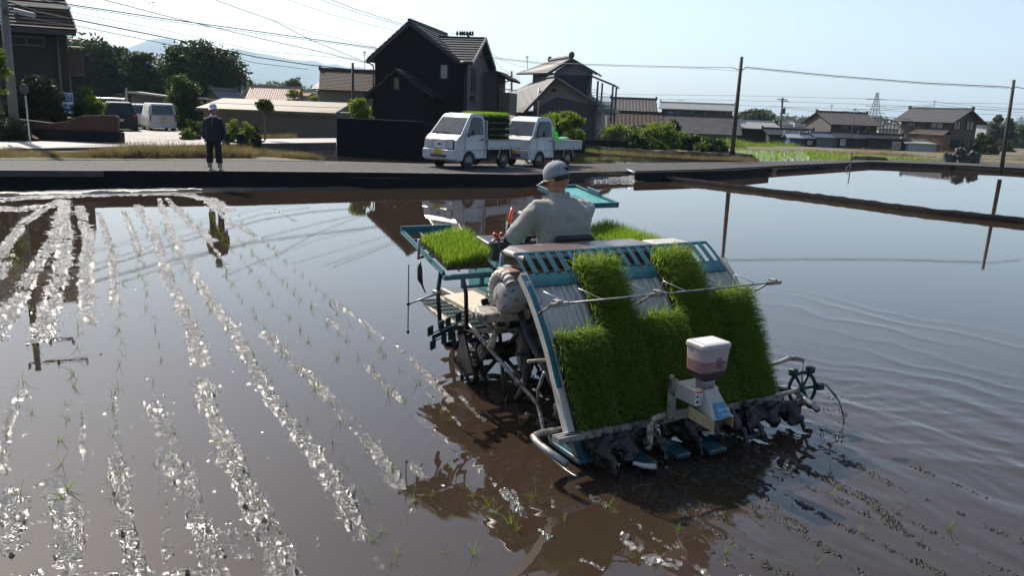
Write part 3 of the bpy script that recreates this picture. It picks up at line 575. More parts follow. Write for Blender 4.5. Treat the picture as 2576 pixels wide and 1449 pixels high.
# ---- purple tiled-roof house with the roofed terrace
M_purp = mat('mauve_render', (.052, .045, .058), .9, var=.12, scale=1.2, bump=.1); M_plas = mat('white_plaster', (.17, .168, .17), .85, var=.1, scale=1.5); M_slt = mat('slate_blue_render', (.045, .045, .060), .85, var=.1, scale=2)
M_green = mat('dark_green_steel', (.03, .045, .042), .45); M_poly = mat('frosted_sheet', (.45, .42, .42), .35, var=.05, alpha=.7)
P_ = Bld('tiled_house', 1497, 345, 66, -.4, -10, 'mauve two-storey house with grey Japanese roof tiles, white gables and a roofed steel terrace')
f = P_.f
(l0, lz0) = f.front(1320, 283); (lp, lzp) = f.front(1402, 196); (l1, lz1) = f.front(1505, 262)
x0 = f.front(1340, 300)[0]
kink = [f.front(1332, 277), f.front(1400, 243), f.front(1487, 265)]
b = MB(); b.prism([(x0, 0, 0), (0, 0, 0), (0, 0, kink[2][1]), (kink[1][0], 0, kink[1][1]), (x0, 0, kink[0][1])], (0, .08, 0)); P_.part('wall', b, M_purp)
ex = x0-.1
s = (lzp-lz1)/(l1-lp)
b = MB(); zR = lzp+(lz1-lzp)*(0-lp)/(l1+.1-lp)-.12; zL = lzp+(lz0-lzp)*(lp-x0)/(lp-l0)-.12; b.prism([(x0, .02, 0), (0, .02, 0), (0, .02, zR), (lp, .02, lzp-.10), (x0, .02, zL)], (0, 9, 0)); P_.part('gable_wall', b, M_plas)
# lower roof: ridge runs back-left; left slope seen broad
(rb, rbz) = f.front(1312, 207, 6.); (eb, ebz) = f.front(1225, 270, 3.)
b = MB()
tiles(b, (l0, -.6, lz0), (l0-6.0, 6.8, lz0+.1), (lp-2.6, 6.8, lzp), (lp, -.6, lzp), .3, .28, .035, .03, th=.1)
tiles(b, (l1+.1, -.6, lz1-.05), (l1+.1, 9.5, lz1-.05), (lp, 9.5, lzp), (lp, -.6, lzp), .3, .28, .035, .03, th=.1)
b.tube([(lp, -.62, lzp+.12), (lp-2.6, 6.8, lzp+.12)], .16, 6); b.ell((lp, -.62, lzp+.25), (.22, .12, .25)); b.ell((lp-2.6, 6.8, lzp+.25), (.2, .2, .3))
P_.part('roof', b, M_tile)
b = MB(); b.bar((l0, -.62, lz0-.08), (lp, -.62, lzp-.08), .06, .2); b.bar((lp, -.62, lzp-.08), (l1+.1, -.62, lz1-.13), .06, .2); P_.part('bargeboard', b, M_fascia)
# upper storey
yu = 2.6
(u0, uz0) = f.front(1392, 200, yu); (um, _) = f.front(1480, 190, yu); (up_, uzp) = f.front(1440, 147, yu); (ul, uzl) = f.front(1393, 183, yu); (ur, uzr) = f.front(1503, 184, yu); zb = f.front(1440, 188, yu)[1]
b = MB(); b.prism([(u0, yu, lz1), (um, yu, lz1), (um, yu, zb), (u0, yu, zb)], (0, .08, 0)); b.prism([(u0, yu, lz1), (u0, yu, zb+.15), (u0-2.4, yu+4.2, zb+.15), (u0-2.4, yu+4.2, lz1)], (.08, .04, 0)); P_.part('upper_wall', b, M_slt)
b = MB(); zR = uzp+(uzr-uzp)*(um-up_)/(ur-up_)-.10; zL = uzp+(uzl-.05-uzp)*(up_-u0)/(up_-u0+.45)-.10; b.prism([(u0+.08, yu+.02, zb), (um-.02, yu+.02, zb), (um-.02, yu+.02, max(zb+.02, zR)), (up_, yu+.02, uzp-.10), (u0+.08, yu+.02, max(zb+.02, zL))], (0, 4.2, 0)); P_.part('gable_wall', b, M_plas)
b = MB(); b.box(u0+.09, um-.03, yu+.09, yu+4.1, lz1, zb-.01); P_.part('upper_wall', b, M_slt)
b = MB(); tiles(b, (u0-.45, yu-.6, uzl-.05), (u0-4.1, yu+5.2, uzl+.05), (up_-2.6, yu+5.2, uzp), (up_, yu-.6, uzp), .3, .28, .035, .03, th=.1)
tiles(b, (ur, yu-.6, uzr), (ur, yu+4.8, uzr), (up_, yu+4.8, uzp), (up_, yu-.6, uzp), .3, .28, .035, .03, th=.1)
b.tube([(up_, yu-.62, uzp+.12), (up_-2.6, yu+5.2, uzp+.12)], .16, 6); b.ell((up_, yu-.62, uzp+.25), (.24, .12, .28)); b.ell((up_-2.6, yu+5.2, uzp+.22), (.2, .2, .26)); P_.part('roof', b, M_tile)
b = MB(); b.bar((u0-.45, yu-.62, uzl-.13), (up_, yu-.62, uzp-.08), .06, .2); b.bar((up_, yu-.62, uzp-.08), (ur, yu-.62, uzr-.08), .06, .2); P_.part('bargeboard', b, M_fascia)
for (u, v, yy) in ((1434, 163, yu), (1394, 227, 0)):
    a, c = f.front(u, v, yy); b = MB(); b.ell((a, yy-.01, c), (.22, .05, .13), 8, 6); P_.part('gable_vent', b, M_fascia)
a, c = f.front(1348, 220, 0); a2, c2 = f.front(1343, 322, 0); tube_part(P_.e, 'flue', [(a2+.3, -.15, c2), (a2+.3, -.15, c)], .07, mat('galvanised', (.4, .41, .42), .4, .6))
tube_part(P_.e, 'downpipe', [(-.15, -.08, lz1), (-.15, -.08, .1)], .05, M_purp)
a, c = f.front(1377, 170, yu); tube_part(P_.e, 'downpipe', [(u0-.1, yu-.1, zb+.1), (u0-.1, yu-.1, zb-1.2)], .05, M_fascia)
# lean-to at the left
(a0, c0) = f.front(1232, 278, 1.); (a1, c1) = f.front(1335, 285, 1.)
b = MB(); b.box(a0-3, x0-.02, 1.0, 6, 0, c0+.1); P_.part('wall', b, M_fascia); 
b = MB(); b.prism([(a0-.8, -1.1, c0-.75), (x0-.1, -1.1, c0-.8), (x0-.1, .98, c0-.3), (a0-.8, .98, c0-.25)], (0, 0, .06)); P_.part('porch_roof', b, mat('rusty_sheet', (.20, .14, .12), .6, var=.3, scale=3))
# terrace
tz = f.front(1541, 218, 1.)[1]; tz0 = f.front(1483, 183, 1.)[1]; tx = f.front(1549, 217, 1.)[0]; fl = f.front(1520, 275, .5)[1]; xp2 = f.front(1537, 300, .5)[0]; xp1 = f.front(1499, 300, .5)[0]
for yy in (.4, 5.0):
    for xx in (xp1, xp2): b = MB(); b.box(xx-.07, xx+.07, yy-.07, yy+.07, 0, tz+.05+(xp2-xx)*.3); P_.part('terrace_post', b, M_green)
b = MB(); b.box(xp1-.4, xp2+.35, .0, 5.3, fl-.25, fl+.05); P_.part('terrace_floor', b, mat('grey_green_fascia', (.10, .12, .125), .5))
b = MB(); b.prism([(um-.1, .1, tz0), (tx, .1, tz+.12), (tx, 5.3, tz+.12), (um-.1, 5.3, tz0)], (0, 0, .03)); P_.part('terrace_roof', b, M_poly)
b = MB()
for yy in (.08, 1.4, 2.7, 4.0, 5.3): b.bar((um-.1, yy, tz0-.05), (tx, yy, tz+.07), .06, .09)
b.bar((tx, 0, tz+.05), (tx, 5.3, tz+.05), .08, .14); P_.part('roof_frame', b, M_green)
b = MB(); b.bar((xp1, .4, fl+1.0), (xp2, .4, fl+1.0), .05, .05); [b.tube([(xp1+i*(xp2-xp1)/14, .4, fl), (xp1+i*(xp2-xp1)/14, .4, fl+1.0)], .015, 4) for i in range(15)]
P_.part('railing', b, mat('pale_rail', (.35, .36, .36), .4))
# low dark wall and steel fence in front of it
LW = Bld('low_wall', 1578, 385, 47, -.05, -4, 'low dark concrete wall below the tiled house', 'wall'); a, c = LW.f.front(1300, 348); c = LW.f.front(1500, 351)[1]; b = MB(); b.box(a-1.5, 0, 0, .2, -.3, c); LW.part('panel', b, M_dconc)
FN = Bld('steel_fence', 1578, 350, 47.1, LW.z+c, -4, 'black steel bar fence on the low wall below the terrace', 'fence'); a, c = FN.f.front(1497, 329); b = MB(); b.bar((a, .1, c), (0, .1, c), .04, .04); b.bar((a, .1, .08), (0, .1, .08), .04, .04); [b.tube([(a+i*(-a)/26, .1, 0), (a+i*(-a)/26, .1, c)], .014, 4) for i in range(27)]; FN.part('bars', b, M_fascia)
for xx in (a, a/2, -.03): b = MB(); b.box(xx-.03, xx+.03, .06, .14, 0, c+.04); FN.part('post', b, M_fascia)

# ---- brick house left
M_brick = brickmat('brown_brick_cladding', (.040, .032, .029), (.02, .017, .016), .30, .085); M_bt = mat('brown_flat_tiles', (.060, .042, .033), .8, var=.3, scale=5, spec=.2)
B_ = Bld('brick_house', 185, 320, 35, -.1, 28, 'brown brick-clad house with a banded brown tile roof, cut by the left frame edge')
f = B_.f; ze = f.front(187, 79, -.5)[1]; b = MB(); b.box(-9, 0, 0, 9, 0, ze+.2); B_.part('wall', b, M_brick)
b = MB(); tiles(b, (-9.5, -.55, ze+.05), (.35, -.55, ze+.05), (-.5, 4.5, ze+3.4), (-9.5, 4.5, ze+3.4), .5, .26, 0, .05, th=.15); B_.part('roof', b, M_bt)
b = MB(); b.box(-9.5, .36, -.62, -.5, ze-.16, ze+.02); B_.part('gutter', b, M_fascia)
b = MB(); b.bar((.38, -.5, ze+.05), (-.47, 4.5, ze+3.45), .05, .16); B_.part('bargeboard', b, mat('pink_fascia', (.45, .36, .33), .6))
b = MB()
for i in range(7): a = f.front(45+i*21, 52+i*1.4, .9); b.box(a[0]-.16, a[0]+.16, .55, .75, ze+.98, ze+1.06)
B_.part('snow_guard', b, mat('bright_metal', (.6, .58, .52), .25, .9))
B_.w(26, 92, 107, 112, 0, mull=1, d=.1, f=.1, glass=mat('dark_glass', (.012, .012, .014), .4, spec=.2))
tube_part(B_.e, 'downpipe', [(-.35, -.1, ze), (-.35, -.1, .2)], .06, mat('brown_pipe', (.07, .055, .05), .5))
(a0, c0) = f.front(210, 125, 1.2); (_, c1) = f.front(205, 188, 1.2)
b = MB(); b.box(.003, a0, 1.2, 4.5, c1, c0); B_.part('balcony', b, brickmat('brick_balcony', (.11, .085, .075), (.06, .05, .045), .3, .085))
b = MB(); b.tube([(.02, 1.25, c0+.42), (a0-.1, 1.25, c0+.42)], .025); b.tube([(.02, 1.25, c0+.1), (a0, 1.25, c0+.1)], .025); b.tube([(a0-.1, 1.25, c0+.42), (a0-.1, 4.4, c0+.42)], .025); b.tube([(a0-.1, 1.25, c0), (a0-.1, 1.25, c0+.42)], .02); B_.part('balcony_rail', b, mat('brass_rail', (.45, .40, .28), .25, .8))
# campaign board
BD = Bld('campaign_board', 181, 283, 34.5, 0.0, 28, 'blue and white campaign board with Japanese lettering on the brick house', 'sign')
f = BD.f; (q0, c0) = f.front(134, 283, 0); (q1, c1) = f.front(183, 233, 0); cm = f.front(160, 257, 0)[1]; hgt = c1-c0
def text(par, name, s, loc, size, mt, sx=1.):
    c_ = bpy.data.curves.new(name, 'FONT'); c_.body = s; c_.size = size; c_.extrude = .003
    t = bpy.data.objects.new(name, c_); me = bpy.data.meshes.new_from_object(t); bpy.data.objects.remove(t); me.materials.clear(); me.materials.append(mt)
    me.transform(Matrix(((sx, 0, 0, loc[0]), (0, 0, -1, loc[1]), (0, 1, 0, loc[2]), (0, 0, 0, 1)))); o = bpy.data.objects.new(name, me); col.objects.link(o); o.parent = par; return o
M_blue = mat('campaign_blue', (.012, .05, .24), .4, var=.05); M_wht = mat('printed_white', (.62, .63, .66), .5, var=.03)
b = MB(); b.box(q0, q1, -.04, 0, c0, c1); BD.part('panel', b, M_wht)
b = MB(); b.box(q0+.01, q1-.02, -.046, -.041, c0+hgt*.56, c1-.03); b.box(q0+.01, q1-.02, -.046, -.041, c0+hgt*.09, c0+hgt*.44); BD.part('blue_field', b, M_blue)
ww = q1-q0
text(BD.e, 'lettering', '生活者', (q0+ww*.2, -.05, c0+hgt*.81), ww*.26, M_wht); text(BD.e, 'lettering', 'ファースト', (q0+ww*.06, -.05, c0+hgt*.62), ww*.21, M_wht, sx=.85); text(BD.e, 'lettering', '中道', (q0+ww*.1, -.05, c0+hgt*.25), ww*.28, M_wht)
text(BD.e, 'lettering', '改革', (q0+ww*.66, -.05, c0+hgt*.31), ww*.14, M_wht); text(BD.e, 'lettering', '連合', (q0+ww*.66, -.05, c0+hgt*.22), ww*.14, M_wht)
# terracotta garden wall
M_terra = mat('terracotta_render', (.055, .024, .019), .9, var=.15, scale=1.5, bump=.3, bscale=20, spots=((.07, .03, .025), 2.2, .62, .08))
TW = Bld('garden_wall', 296, 350, 28.6, .3, 4, 'rust red rendered garden wall with a curved top beside the driveway', 'wall')
f = TW.f; top = [f.front(u, v) for u, v in [(296, 296), (290, 290), (206, 290), (190, 296), (170, 305), (130, 309), (90, 304), (45, 299), (0, 298), (-60, 298)]]; zb = f.front(240, 331)[1]
b = MB(); b.prism([(0, 0, zb)]+[(a, 0, c) for a, c in top]+[(top[-1][0], 0, zb)], (0, .22, 0)); TW.part('wall', b, M_terra, bevel=.02)
b = MB(); x_ = f.front(304, 340)[0]; b.box(top[-1][0], x_, -.12, .35, -.3, zb-.002); TW.part('base', b, M_dconc, bevel=.02)
b = MB(); 
for u, v in ((281, 312), (364, 312)): pass
for u in (0.282, ): a, c = f.front(283, 312); b.box(a-.03, a+.03, -.02, .0, c-.18, c+.12); a, c = f.front(205+160*0, 312)
TW.part('slot', b, M_fascia)
# low brick bed at the far left
M_cshrub = M_terra
GB = Bld('garden_bed', 88, 350, 27.6, .3, 4, 'low red garden bed edge at the foot of the concrete pole', 'garden bed'); f = GB.f; pts = [f.front(u, v) for u, v in [(90, 350), (70, 338), (0, 318), (-80, 316), (-80, 352)]]; b = MB(); b.prism([(a, 0, c) for a, c in pts], (0, .3, 0)); GB.part('wall', b, M_terra, bevel=.02)

# ---- long low warehouse
M_whw = mat('warehouse_wall', (.115, .094, .078), .85, var=.08, scale=.8); M_whr = mat('beige_metal_roof', (.21, .165, .12), .65, var=.08, scale=1.2, spots=((.7, .7, .66), 9, .73, .02))
WH = Bld('warehouse', 846, 338, 44, .05, -2, 'long low warehouse with a beige sheet metal roof behind the woman')
f = WH.f; xl, ze = f.front(511, 272); _, zr = f.front(560, 246, 3.5); _, ze2 = f.front(838, 277); b = MB(); b.box(xl, 0, 0, 6, 0, ze+.02); WH.part('wall', b, M_whw)
b = MB(); tiles(b, (xl-.3, -.3, ze), (.0, -.3, ze), (.0, 3.5, zr), (xl-.3, 3.5, zr), 1.2, 1.3, 0, .02, th=.09); WH.part('roof', b, M_whr)
b = MB(); b.box(xl-.3, .0, -.36, -.31, ze-.12, ze+.03); WH.part('gutter', b, mat('brown_gutter', (.08, .06, .05), .5))
SH = Bld('shed', 420, 320, 56, -.1, 8, 'brown shed with a slanting pale edged roof behind the white van', 'shed')
f = SH.f; pts = [f.front(u, v) for u, v in [(330, 233), (350, 234), (440, 246), (520, 249), (520, 320), (330, 320)]]; b = MB(); b.prism([(a, 0, c) for a, c in pts], (0, 4, 0)); SH.part('wall', b, mat('brown_sheet', (.09, .08, .07), .7, var=.15))
b = MB(); [b.bar((pts[i][0], -.1, pts[i][1]+.04), (pts[i+1][0], -.1, pts[i+1][1]+.04), 1.2, .12) for i in range(3)]; SH.part('roof', b, mat('pale_edge', (.4, .36, .32), .6))
FR_ = Bld('carport_frame', 318, 300, 50, 0, 6, 'thin galvanised pipe frame above the black car', 'frame'); f = FR_.f; q = [f.front(u, v) for u, v in [(240, 246), (314, 249), (240, 262), (314, 264), (318, 221), (318, 300)]]
b = MB(); b.tube([(q[0][0], 0, q[0][1]), (q[1][0], 0, q[1][1])], .05); b.tube([(q[2][0], 0, q[2][1]), (q[3][0], 0, q[3][1])], .05); b.tube([(q[4][0], 0, q[4][1]), (q[5][0], 0, 0)], .05); b.tube([(q[0][0], 0, q[0][1]), (q[0][0], 0, 0)], .04); FR_.part('pipe', b, mat('galvanised', (.4, .41, .42), .4, .6))

# ---- far houses, left of the dark house
M_beige = mat('beige_wall', (.15, .128, .105), .85, var=.08); M_red = mat('red_tiles', (.30, .17, .14), .6, var=.25, scale=3)
def simple(name, u, v, y, z, yaw, label, ext, ridge, depth, mw, mr, axis='x', oh=.5, amp=.03, wins=(), cat='house', pu=.3, pv=.3, og=.4, **k):
    """ext: (u0,v_eave_left, u1,v_eave_right) of the front wall; ridge v"""
    H_ = Bld(name, u, v, y, z, yaw, label, cat); f = H_.f
    x0, ze = f.front(ext[0], ext[1]); x1, ze1 = f.front(ext[2], ext[3]); 
    if axis == 'x': zr = f.front(ext[2], ridge, depth/2)[1]; rx = None
    else: rx, zr = f.front(ridge[0], ridge[1]) 
    b = MB(); b2 = MB(); 
    if axis == 'x': b.prism([(x0, 0, 0), (x0, depth, 0), (x0, depth, ze), (x0, depth/2, zr), (x0, 0, ze)], (x1-x0, 0, 0))
    else: b.prism([(x0, 0, 0), (x1, 0, 0), (x1, 0, ze), (rx, 0, zr), (x0, 0, ze)], (0, depth, 0))
    H_.part('wall', b, mw); roofgable(b2, x0, x1, 0, depth, ze, zr, axis, oh, og, 0, 0, 0, pu, pv, amp, rx=rx, wall=False); H_.part('roof', b2, mr)
    for w_ in wins: H_.w(*w_[:4], **(w_[4] if len(w_) > 4 else {}))
    H_.x0, H_.x1, H_.ze, H_.zr, H_.d = x0, x1, ze, zr, depth; return H_
simple('far_house', 740, 262, 110, -1.5, 6, 'distant roof of pale red tiles above the warehouse', (625, 249, 740, 249), 222, 7, M_beige, M_red, wins=())
H1 = simple('far_house', 886, 300, 82, -.7, -14, 'beige house with pale tiles and a white gable left of the charcoal house', (800, 219, 886, 222), 183, 7, M_beige, mat('pale_tiles', (.33, .29, .26), .5, var=.3, scale=4), wins=[(852, 231, 860, 250, dict(mull=1)), (873, 236, 879, 250, dict(mull=0))])
H2 = simple('far_house', 944, 300, 70, -.5, 12, 'beige house with a brown hipped roof beside the black utility pole', (815, 220, 945, 218), 183, 7, M_beige, M_bt, amp=0, wins=[(917, 228, 927, 250, dict(mull=1)), (882, 228, 889, 242, dict(mull=0)), (904, 247, 913, 256, dict(mull=0))])
# a roof with an ornate gable top behind the hedge
simple('far_house', 556, 262, 75, -.6, 0, 'small tiled gable roof with a tall finial behind the warehouse', (516, 250, 556, 250), (533, 226), 6, M_beige, M_tile, axis='y', amp=.02)
simple('far_house', 760, 262, 150, -2, 0, 'tiny orange roofed house far off between the trees', (757, 240, 770, 240), 234, 6, M_beige, mat('orange_roof', (.5, .3, .15), .7))

# ---- right side group
M_bl = mat('blue_grey_siding', (.055, .068, .088), .8, var=.15, scale=.8, spots=((.07, .085, .10), 1.2, .55, .15)); M_bl2 = mat('pale_green_siding', (.12, .145, .15), .8, var=.15, scale=.6); M_och = mat('ochre_wall', (.10, .066, .038), .85, var=.15)
H3 = simple('tiled_house', 1662, 320, 92, -1.3, -6, 'low ochre walled house with dark wavy roof tiles behind the terrace', (1545, 275, 1645, 278), 252, 8, M_och, M_tile2, wins=[(1572, 284, 1592, 296, dict(mull=1)), (1600, 284, 1612, 296, dict(mull=0))], amp=.03, pu=.36)
simple('tiled_house', 1590, 340, 84, -1., -4, 'small outbuilding with a white gable and grey tiles seen under the terrace', (1500, 318, 1545, 318), 286, 5, M_plas, M_tile, amp=.04, pu=.4)
simple('tiled_house', 1672, 340, 80, -.9, -5, 'low brown roofed outbuilding with a blue ridge behind the shrubs', (1545, 318, 1662, 316), 288, 6, M_och, M_bt, amp=.04, pu=.4)
H4 = simple('long_house', 1843, 340, 112, -1.8, -12, 'long two-storey blue grey house with a flat metal roof and small windows', (1665, 271, 1843, 281), 265, 9, M_bl, mat('pale_metal_roof', (.35, .34, .32), .5), oh=.8, amp=0, wins=[(1681, 280, 1693, 292, dict(mull=0, glass=M_curt)), (1697, 279, 1713, 293, dict(mull=0, glass=M_bl2)), (1733, 278, 1746, 290, dict(mull=2)), (1769, 280, 1777, 293, dict(mull=1)), (1808, 281, 1815, 292, dict(mull=1)), (1826, 280, 1834, 288, dict(mull=0))])
H5 = simple('long_house', 1861, 365, 104, -1.7, -8, 'long low pale green building with a huge sagging dark roof behind the grass', (1672, 324, 1858, 326), 296, 7, M_bl2, mat('weathered_dark_roof', (.038, .035, .041), .7, var=.35, scale=1.2, spots=((.065, .057, .06), .6, .5, .2)), oh=.9, amp=0, wins=[(1769, 335, 1786, 350, dict(mull=0)), (1823, 335, 1832, 352, dict(mull=0)), (1836, 335, 1847, 352, dict(mull=1, frame=M_wfr))])
M_blk = mat('dark_boarding', (.028, .027, .027), .85, var=.3, scale=1)
simple('barn', 1958, 366, 108, -1.7, -3, 'open fronted dark barn with a long pale roof edge right of the slanted pole', (1863, 318, 1955, 318), 309, 7, M_blk, mat('pale_metal_roof', (.35, .34, .32), .5), amp=0, oh=1.2, cat='barn')
simple('barn', 2008, 372, 104, -1.7, -4, 'dark low barn with a flat black roof and a rusty car parked in front', (1936, 335, 2052, 333), 329, 5, M_blk, M_fascia, amp=0, oh=.8, cat='barn')
simple('shed', 2025, 376, 98, -1.6, -10, 'small bright blue shed with a pale corrugated roof', (1988, 345, 2028, 345), 338, 4, mat('blue_tarp', (.018, .05, .16), .6, var=.2), mat('light_corrugated', (.26, .29, .31), .5), amp=0, cat='shed')
simple('shed', 2056, 377, 97, -1.6, -6, 'cluttered open lean-to with white posts beside the blue shed', (2031, 347, 2058, 347), 340, 4, M_blk, mat('blue_sheet', (.075, .11, .15), .5), amp=0, cat='shed', wins=[(2033, 355, 2041, 362, dict(mull=1, glass=M_curt, frame=M_wfr))])
simple('shed', 2100, 379, 96, -1.6, -5, 'plain grey blue sheet metal shed in front of the small tiled house', (2059, 344, 2116, 346), 338, 4, mat('steel_blue_sheet', (.11, .14, .165), .6, var=.15, scale=.7), mat('blue_sheet', (.075, .11, .15), .5), amp=0, cat='shed')
simple('shed', 2188, 381, 95, -1.6, -6, 'black open shed with a small white framed window and a doorway full of tools', (2112, 345, 2185, 348), 337, 5, M_blk, M_fascia, amp=0, cat='shed', wins=[(2116, 350, 2124, 364, dict(mull=1, frame=M_wfr, glass=M_curt))])
simple('shed', 2282, 384, 94, -1.6, -5, 'charcoal box shed with one tall white window', (2186, 347, 2281, 350), 343, 5, M_blk, M_fascia, amp=0, cat='shed', oh=.3, wins=[(2247, 357, 2262, 374, dict(mull=0, frame=M_wfr, glass=M_curt))])
SR = simple('storage_shed', 2358, 386, 93, -1.5, -4, 'pair of pale grey metal storage sheds beside the brown house', (2286, 360, 2357, 364), 357, 2.5, mat('pale_grey_metal', (.27, .30, .32), .5, var=.05), mat('pale_metal_roof', (.35, .34, .32), .5), amp=0, cat='shed', oh=.2)
H6 = simple('small_tiled_house', 2215, 370, 108, -1.7, 4, 'brown two-storey farmhouse with grey wavy tiles and a wide lower roof', (2092, 307, 2208, 310), 288, 8, mat('grey_brown_wall', (.075, .062, .056), .85), M_tile2, amp=.05, pu=.5, oh=1.1, wins=[(2117, 313, 2133, 326, dict(mull=1)), (2150, 312, 2164, 325, dict(mull=1)), (2178, 312, 2190, 325, dict(mull=1))])
b = MB(); f = H6.f; q = [f.front(u, v, -3.5) for u, v in [(2025, 344), (2205, 346)]]; q2 = [f.front(u, v, -.2) for u, v in [(2050, 330), (2212, 334)]]
tiles(b, (q[0][0], -3.5, q[0][1]), (q[1][0], -3.5, q[1][1]), (q2[1][0], -.2, q2[1][1]), (q2[0][0], -.2, q2[0][1]), .5, .32, .05, .03); H6.part('lower_roof', b, M_tile2)
b = MB(); b.box(q[0][0]+.6, q[1][0]-.3, -2.7, -.21, 0, q[0][1]+.05); H6.part('lower_wall', b, mat('grey_brown_wall', (.10, .085, .078), .85))
M_brw = mat('brown_render', (.095, .070, .058), .85, var=.1, scale=.8)
H7 = Bld('brown_house', 2383, 392, 93, -1.6, 20, 'large brown two-storey house with a grey tiled gable roof on the far right', 'house'); f = H7.f
gw = f.front(2456, 320)[0]; gl_ = f.side(2263, 340)[0]; ze = f.side(2383, 300)[1]; zr = f.front(2425, 277)[1]
b = MB(); b.prism([(0, 0, 0), (gw, 0, 0), (gw, 0, ze), (gw/2, 0, zr), (0, 0, ze)], (0, gl_, 0)); H7.part('wall', b, M_brw)
b = MB(); roofgable(b, 0, gw, 0, gl_, ze, zr, 'y', .75, .8, 0, 0, 0, .42, .30, .045, wall=False); H7.part('roof', b, M_tile)
def wface(u0, v0, u1, v1, face, **k):
    if face == 'f': a = f.front(u0, v0); c = f.front(u1, v1); return win(H7.e, min(a[0], c[0]), max(a[0], c[0]), min(a[1], c[1]), max(a[1], c[1]), 0., **k)
    a = f.side(u0, v0); c = f.side(u1, v1); return win(H7.e, min(a[0], c[0]), max(a[0], c[0]), min(a[1], c[1]), max(a[1], c[1]), 0., axis='y', **k)
for q in ((2401, 304, 2413, 325), (2432, 305, 2446, 326)): wface(*q, 'f', mull=1, glass=M_curt, d=.12, f=.09)
for q in ((2395, 351, 2407, 369), (2425, 351, 2438, 369)): wface(*q, 'f', mull=1, d=.12, f=.09)
for q, m_ in (((2284, 308, 2302, 315), 2), ((2319, 308, 2331, 316), 1), ((2343, 307, 2372, 326), 1), ((2362, 352, 2374, 363), 0)): wface(*q, 's', mull=m_, glass=M_curt if m_ == 2 else M_glass, d=.12, f=.08)
b = MB(); b.box(-.09, gw+.09, -.09, -.003, ze*.49, ze*.49+.12); H7.part('string_course', b, M_fascia)
q = [f.side(u, v, -1.6) for u, v in [(2372, 341), (2282, 339)]]; b = MB(); tiles(b, (-1.6, q[1][0], q[0][1]), (-1.6, q[0][0], q[0][1]), (-.05, q[0][0]+.3, q[0][1]+.75), (-.05, q[1][0]-.3, q[0][1]+.75), .42, .3, .045, .03); H7.part('porch_roof', b, M_tile2)
b = MB(); b.box(-1.2, -.003, min(q[0][0], q[1][0])+.4, max(q[0][0], q[1][0])-.4, 0, q[0][1]+.1); H7.part('porch_wall', b, mat('ochre_brown_wall', (.16, .10, .06), .85))
# far pale buildings on the skyline
M_fw = mat('far_white_wall', (.28, .29, .30), .8); M_fg = mat('far_grey_roof', (.20, .20, .215), .7)
simple('far_house', 2572, 360, 190, -2.2, 8, 'pale grey modern house with a slanted roof behind the right hand pole', (2483, 318, 2545, 322), 322-6, 10, M_fw, M_fg, amp=0, wins=[(2490, 335, 2494, 341, dict(mull=0)), (2520, 330, 2524, 337, dict(mull=0))])
simple('far_house', 2600, 360, 170, -2.2, 0, 'white house with a dark roof at the right frame edge', (2555, 330, 2640, 332), 322, 8, M_fw, M_fg, amp=0, wins=[(2562, 333, 2570, 338, dict(mull=0))])
simple('far_building', 2028, 330, 330, -2.6, 0, 'pale grey apartment block on the skyline right of the crossarm pole', (2000, 306, 2032, 307), 304, 14, M_fw, M_fg, amp=0, cat='building', oh=.2)
simple('far_building', 1975, 330, 300, -2.6, 0, 'small white stepped building on the skyline left of the apartment block', (1955, 312, 1996, 312), 309, 12, mat('far_beige', (.33, .30, .28), .8), M_fg, amp=0, cat='building', oh=.2)
simple('far_house', 1925, 330, 240, -2.5, 0, 'grey roofed house on the skyline behind the round tree', (1908, 318, 1965, 318), 312, 10, M_fw, M_fg, amp=0)
simple('far_house', 2030, 340, 220, -2.4, 0, 'brown roofed house on the skyline in front of the apartment block', (1990, 328, 2032, 329), 322, 9, M_beige, mat('far_brown_roof', (.16, .12, .11), .7), amp=0)
simple('far_house', 2255, 350, 160, -2.2, 0, 'pale house seen between the farmhouse and the brown house', (2212, 322, 2262, 322), 316, 8, M_fw, M_fg, amp=0)
simple('far_house', 1886, 320, 200, -2.3, 0, 'grey hall roof on the skyline left of the round tree', (1853, 305, 1890, 306), 300, 10, M_fw, M_fg, amp=0)
simple('far_building', 1590, 320, 260, -2.5, 0, 'white block far behind seen under the terrace roof', (1500, 262, 1545, 264), 258, 10, M_fw, M_fg, amp=0, cat='building')
PG = Bld('pergola', 2262, 350, 150, -2.1, 0, 'skeletal brown balcony frame between the farmhouse and the brown house', 'frame'); f = PG.f; a0, c0 = f.front(2216, 303); a1, c1 = f.front(2260, 310); b = MB()
for i in range(6): xx = a0+(a1-a0)*i/5; b.box(xx-.08, xx+.08, 0, .16, 0, c1+.5)
for zz in (c1+.5, c1-1.2, c1-2.4): b.box(a0, a1, 0, .16, zz, zz+.12)
PG.part('frame', b, M_och)
